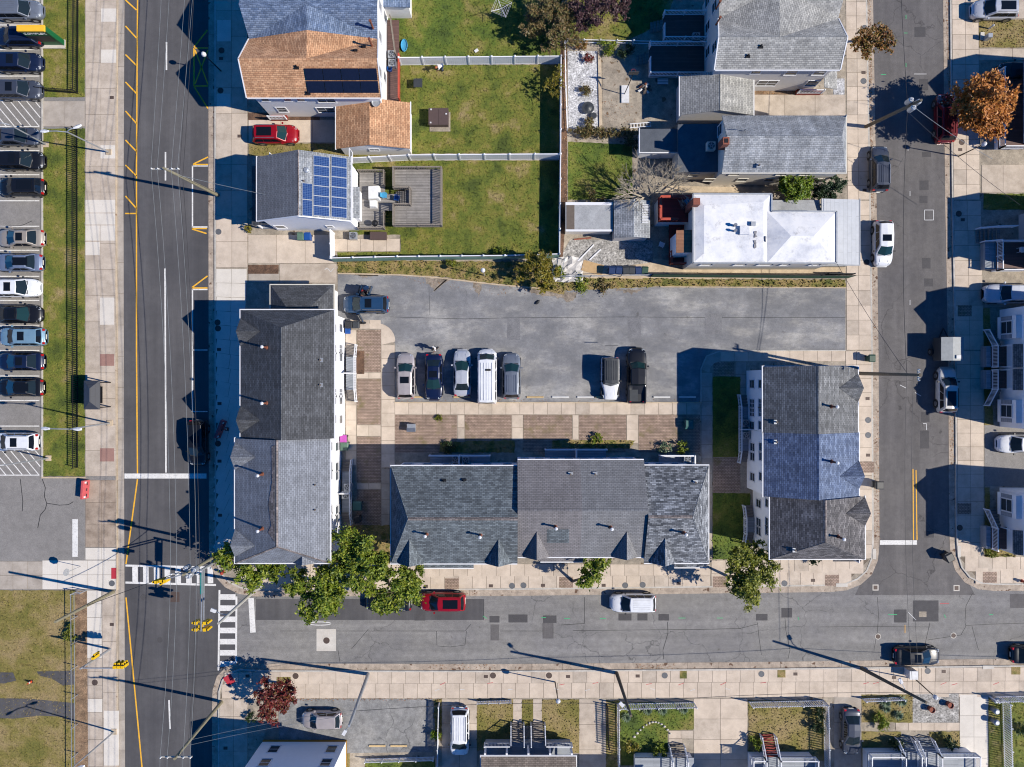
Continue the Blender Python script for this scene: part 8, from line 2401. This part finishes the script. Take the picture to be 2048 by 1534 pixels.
# ------------------------------------------------------------------ trees and plants
def tree(label, base, blobs, leaf, n, size, name='street_tree', bark='bark', r0=.16, group=None, squash=.75, sub=26, up=1.0):
    """blobs: (px, py, height, radius in px) lobes of the crown as the photograph shows them"""
    a = at_px(base, .1)
    t = thing(name, label, 'tree', a, 0, group, True)
    cs, rs = [], []
    lobes = []
    for px, py, h, rp in blobs:
        c_ = G(px, py, h); r_ = rp * GSD * (CAM_H - h) / CAM_H
        lobes.append((c_, r_))
        for i in range(sub):
            d = Vector((random.gauss(0, 1), random.gauss(0, 1), random.gauss(0, .8))).normalized() * (r_ * random.uniform(.2, 1.05))
            cs.append(tuple(c_ + Vector((d.x, d.y, d.z * squash)))); rs.append(r_ * random.uniform(.14, .34))
    crown = link('crown', raw_mesh('crown', leaves(cs, rs, int(n * 2.5), size * .78, squash, up), 4, leaf), t)
    hub = sum((l[0] for l in lobes), Vector()) / len(lobes)
    low_ = min(l[0].z - l[1] * .5 for l in lobes)
    fork = a.lerp(hub, .35); fork.z = max(.8, low_ * .62)
    m = MB().tube(a, fork, r0, r0 * .7, 9)
    m.build('trunk', bark, t)
    br_ = MB()
    for c_, r_ in lobes:
        mid = fork.lerp(c_, .55) + Vector((random.uniform(-.2, .2), random.uniform(-.2, .2), .15))
        br_.path([fork, mid, c_], r0 * .5, 6, r0 * .18)
        for i in range(5):
            e_ = c_ + Vector((random.gauss(0, .5), random.gauss(0, .5), random.gauss(.1, .3))) * r_
            br_.tube(mid.lerp(c_, random.uniform(.3, 1)), e_, r0 * .16, r0 * .05, 5)
    br_.build('limbs', bark, t)
    return t
tree('green street tree at the corner beside the crosswalk', (505, 1150), [(462, 1118, 4.2, 34), (510, 1148, 4.4, 34), (545, 1140, 4.2, 26), (490, 1105, 3.8, 22)], 'leaf_green', 3000, .2)
tree('large green street tree spreading over the south kerb, left of the sedan', (640, 1164), [(600, 1168, 4.6, 32), (640, 1190, 5.0, 44), (625, 1220, 4.4, 26), (668, 1180, 5.0, 36), (665, 1145, 4.6, 30)], 'leaf_green', 5400, .2)
tree('tall green tree in the gap between the two townhouse rows', (712, 1120), [(705, 1085, 5.6, 40), (735, 1110, 6.0, 44), (690, 1130, 5.4, 36), (750, 1140, 5.6, 34), (720, 1150, 5.4, 34)], 'leaf_green', 6200, .2)
tree('large green street tree hiding the black sedan', (775, 1158), [(760, 1190, 4.8, 36), (796, 1185, 5.2, 42), (824, 1165, 4.8, 30), (815, 1150, 5.0, 30), (770, 1212, 4.4, 20)], 'leaf_green', 5600, .2)
tree('small green street tree before the stone grey roof', (1145, 1162), [(1185, 1140, 3.6, 34), (1170, 1160, 3.4, 18), (1205, 1125, 3.4, 16)], 'leaf_green', 1500, .19)
tree('green street tree reaching over the south street, right of the mottled roof', (1455, 1152), [(1480, 1120, 4.8, 34), (1510, 1110, 4.8, 30), (1512, 1150, 5.0, 42), (1500, 1185, 4.8, 34), (1475, 1160, 4.4, 26)], 'leaf_olive', 5200, .19)
tree('dense orange autumn tree at the right edge', (1935, 225), [(1965, 175, 4.6, 34), (1990, 195, 5.0, 40), (1955, 215, 4.8, 38), (1975, 245, 4.8, 36), (2005, 225, 4.6, 28), (1938, 188, 4.4, 30), (1930, 215, 4.4, 28), (1940, 240, 4.2, 24), (1970, 205, 5.6, 44), (1962, 225, 5.4, 40), (1985, 215, 5.4, 40)], 'leaf_orange', 11000, .2)
tree('thin autumn street tree on the upper side street kerb', (1738, 80), [(1730, 80, 3.4, 26), (1755, 76, 3.6, 26), (1772, 88, 3.4, 20), (1755, 58, 3.2, 18), (1733, 102, 3.0, 18), (1720, 90, 3.0, 16)], 'leaf_autumn', 2000, .17)
tree('dark red leaved tree at the lower left corner', (566, 1366), [(530, 1400, 3.6, 30), (548, 1378, 3.8, 30), (575, 1385, 3.4, 22), (535, 1432, 3.4, 24), (570, 1410, 3.4, 20)], 'leaf_red', 2600, .18)
tree('large brown green overgrown bush behind the dryer yard', (1105, 40), [(1085, 30, 2.8, 34), (1115, 15, 3.2, 40), (1130, 60, 2.8, 32), (1105, 80, 2.4, 26), (1060, 50, 2.2, 24), (1140, 25, 2.6, 26)], 'leaf_brown', 5200, .16, 'garden_tree')
tree('purple leaved tree at the top edge', (1200, 20), [(1180, 12, 3.6, 38), (1215, 5, 3.8, 40), (1170, 40, 3.0, 24), (1240, 15, 3.2, 24)], 'leaf_purple', 3600, .16, 'garden_tree')
tree('yellow green vine tree overhanging the car park edge', (1075, 545), [(1068, 520, 2.8, 26), (1085, 530, 3.0, 28), (1095, 555, 2.4, 24), (1050, 545, 2.0, 22), (1085, 572, 1.8, 14)], 'leaf_yellow', 3000, .15, 'garden_tree')
tree('bright green garden tree beside the white roofed house', (1588, 376), [(1570, 372, 3.0, 26), (1600, 365, 3.4, 26), (1592, 388, 3.0, 24), (1612, 380, 2.8, 20)], 'leaf_bright', 2800, .16, 'garden_tree')
tree('dark evergreen shrub tree by the metal porch roof', (1650, 376), [(1640, 376, 2.6, 26), (1665, 372, 2.8, 26), (1655, 388, 2.4, 20)], 'leaf_dark', 2600, .14, 'garden_tree')
tree('thin sapling leaning over the white fence', (1122, 165), [(1112, 160, 2.2, 16), (1095, 172, 1.8, 14), (1110, 185, 1.8, 14), (1118, 140, 2.0, 12)], 'leaf_yellow', 360, .13, 'garden_tree', r0=.05)
tree('dark pink shrub beside the red minivan', (1895, 205), [(1893, 200, 1.6, 14), (1902, 210, 1.4, 10)], 'leaf_red', 600, .12, 'garden_tree', r0=.05)
def shrub(label, px, py, rp, h, leaf, n, size=.1, name='shrub', group=None, sub=10, wide=1.0):
    p = at_px((px, py), .12)
    t = thing(name, label, 'shrub', p, 0, group, True)
    r_ = rp * GSD
    cs, rs = [], []
    for i in range(sub):
        a_ = random.uniform(0, 6.28); d = r_ * math.sqrt(random.uniform(0, .6))
        cs.append((p.x + d * math.cos(a_) * wide, p.y + d * math.sin(a_), .12 + h * random.uniform(.35, .75))); rs.append(r_ * random.uniform(.3, .5))
    link('foliage', raw_mesh('foliage', leaves(cs, rs, n, size, min(1, h / (2 * r_) + .2), .4), 4, leaf), t)
    m = MB()
    for c_ in cs[:6]: m.tube(p, c_, .03, .012, 5)
    m.build('stems', 'bark', t)
for a in (('red bush on the white gravel bed', 1177, 120, 12, .8, 'leaf_red', 420), ('brown green tuft bush on the white gravel bed', 1170, 182, 14, .8, 'leaf_brown', 560), ('brown dome bush at the foot of the gravel bed', 1180, 250, 13, .9, 'leaf_brown', 520), ('long brown hedge below the stone garden, left part', 1165, 268, 13, 1.1, 'leaf_brown', 1700, .1, 'hedge', None, 24, 2.6), ('long brown hedge below the stone garden, middle part', 1212, 269, 13, 1.1, 'leaf_brown', 1700, .1, 'hedge', None, 24, 2.6), ('brown hedge end by the ladder', 1256, 270, 13, 1.1, 'leaf_brown', 1400, .1, 'hedge', None, 24, 2.4),
          ('green climbing bush along the low white fence', 1215, 98, 20, 1.0, 'leaf_green', 900), ('leafy bush between fence and patio', 1250, 104, 20, 1.0, 'leaf_dark', 900), ('reddish green bush at the fence corner', 1160, 92, 18, .9, 'leaf_autumn', 700), ('dark shrub in the shade by the small shed', 1262, 290, 18, 1.2, 'leaf_dark', 700),
          ('flowering border shrub at the mottled townhouse, left', 1330, 893, 14, .9, 'leaf_agave', 520), ('flowering border shrub at the mottled townhouse, right', 1362, 895, 15, .9, 'leaf_green', 600), ('round clipped green bush in the agave garden', 1753, 1437, 17, 1.3, 'leaf_green', 1500), ('dark shrub left of the blue double stair', 1785, 1478, 15, 1.1, 'leaf_dark', 700), ('flowering shrub on the blue stair edge', 1797, 1494, 14, 1.2, 'leaf_yellow', 600),
          ('pointed evergreen shrub right of the blue stair', 1893, 1478, 16, 1.4, 'leaf_dark', 800), ('dark hedge shrub inside the dry lawn fence', 1632, 1420, 14, 1.2, 'leaf_dark', 800), ('dark hedge shrub lower in the dry lawn', 1630, 1450, 14, 1.2, 'leaf_dark', 800), ('yellow flowering shrub at the green lawn', 1262, 1488, 15, 1.0, 'leaf_yellow', 600), ('dark green shrub beside the zigzag stair', 1318, 1495, 16, 1.1, 'leaf_green', 800),
          ('bright green shrub by the thin board fence', 873, 1462, 12, 1.0, 'leaf_bright', 500), ('green shrub under the red stair house', 1508, 1478, 15, 1.0, 'leaf_green', 600), ('scruffy shrub on the corner lot fence', 148, 1260, 17, 1.0, 'leaf_olive', 700), ('low shrub at the stair foot of the southeast house', 1975, 1102, 13, .7, 'leaf_olive', 500), ('dark bush at the brown roofed townhouse front', 1625, 1120, 10, .9, 'leaf_dark', 420),
          ('weedy clump on the brick paving', 878, 835, 8, .4, 'leaf_olive', 240), ('weedy clump at the paving edge', 1192, 876, 12, .6, 'leaf_green', 400), ('vine clump on the car park fence', 1000, 508, 14, .8, 'leaf_green', 500), ('vine clump left on the car park fence', 905, 522, 13, .7, 'leaf_olive', 420), ('dark shrub beside the townhouse stoop', 1507, 1085, 10, .8, 'leaf_green', 380), ('shrub under the white solar house porch', 500, 460, 8, .7, 'leaf_yellow', 260), ('dark shrubs at the slate townhouse rear', 900, 893, 16, .7, 'leaf_dark', 500), ('dark shrub at the corner house', 508, 1410 + 20, 12, .9, 'leaf_dark', 400),
          ('brown ivy over the flat shed edge', 1190, 402, 20, 1.6, 'leaf_brown', 700), ('green bush at the messy yard corner', 1120, 545, 14, 1.0, 'leaf_green', 600), ('reddish weeds below the fence', 1205, 572, 18, .5, 'leaf_brown', 500), ('green weeds below the fence', 1160, 570, 20, .5, 'leaf_green', 600), ('dark shrub at the right edge yard', 2035, 1450, 16, 1.1, 'leaf_dark', 700)):
    shrub(*a)
def agave(label, px, py, rp, mat='leaf_agave', n=34, group=None):
    p = at_px((px, py), .13)
    t = thing('agave', label, 'plant', p, 0, group, True)
    r_ = rp * GSD
    for i in range(n):
        a_ = i * 2.4; el = .25 + 1.0 * (i / n)
        d = Vector((math.cos(a_) * math.cos(el), math.sin(a_) * math.cos(el), math.sin(el)))
        s_ = Vector((-math.sin(a_), math.cos(a_), 0)) * r_ * .10
        b_ = p + d * r_ * .1; m_ = p + d * r_ * .55; e_ = p + d * r_ - Vector((0, 0, r_ * .15))
        MB().add([b_ - s_, b_ + s_, m_ + s_ * 1.1, e_, m_ - s_ * 1.1, b_ - Vector((0, 0, .03)), m_ - Vector((0, 0, .03))], [(0, 1, 2, 4), (4, 2, 3), (0, 4, 6, 5), (1, 5, 6, 2), (4, 3, 6), (2, 6, 3)]).build('leaf', mat, t)
for a in (('agave below the long dark pole, upper left of its bed', 1768, 1402, 15), ('agave in the middle of the agave bed', 1800, 1400, 15), ('agave at the lower right of the agave bed', 1794, 1428, 13), ('flowering agave beside the rail fence', 1770, 1415, 12), ('first agave behind the picket fence of the green lawn', 1294, 1418, 13), ('second agave behind the picket fence of the green lawn', 1324, 1418, 13), ('third agave behind the picket fence of the green lawn', 1366, 1416, 13), ('pale agave at the left lawn fence', 1252, 1432, 13)):
    agave(*a)
# bare tree
a = at_px((1300, 408), .1)
t = thing('bare_tree', 'leafless pale tree spreading over the flat shed and old house', 'tree', a, 0, None, True)
m = MB()
def limb(p, d, L, r, k):
    q = p + d * L
    m.tube(p, q, r, r * .68, 6 if r > .03 else 4, False)
    if k == 0: return
    for i in range(3 if k > 1 else 4):
        nd = (d + Vector((random.gauss(0, .42), random.gauss(0, .42), random.gauss(.02, .25)))).normalized()
        limb(p.lerp(q, random.uniform(.55, 1)), nd, L * random.uniform(.6, .82), r * .6, k - 1)
random.seed(11)
tr = MB().tube(a, a + Vector((0, .1, 1.2)), .17, .13, 8).build('trunk', 'bark_pale', t)
for dx, dy in ((-.75, .1), (-.6, .45), (-.3, .6), (.15, .65), (.5, .55), (.7, .3), (0, .3), (-.5, -.05)):
    limb(a + Vector((0, .1, 1.2)), Vector((dx * 1.3, dy * 1.1, .7)).normalized(), 2.0, .1, 4)
m.build('limbs', 'bark_pale', t)
shrubs = None
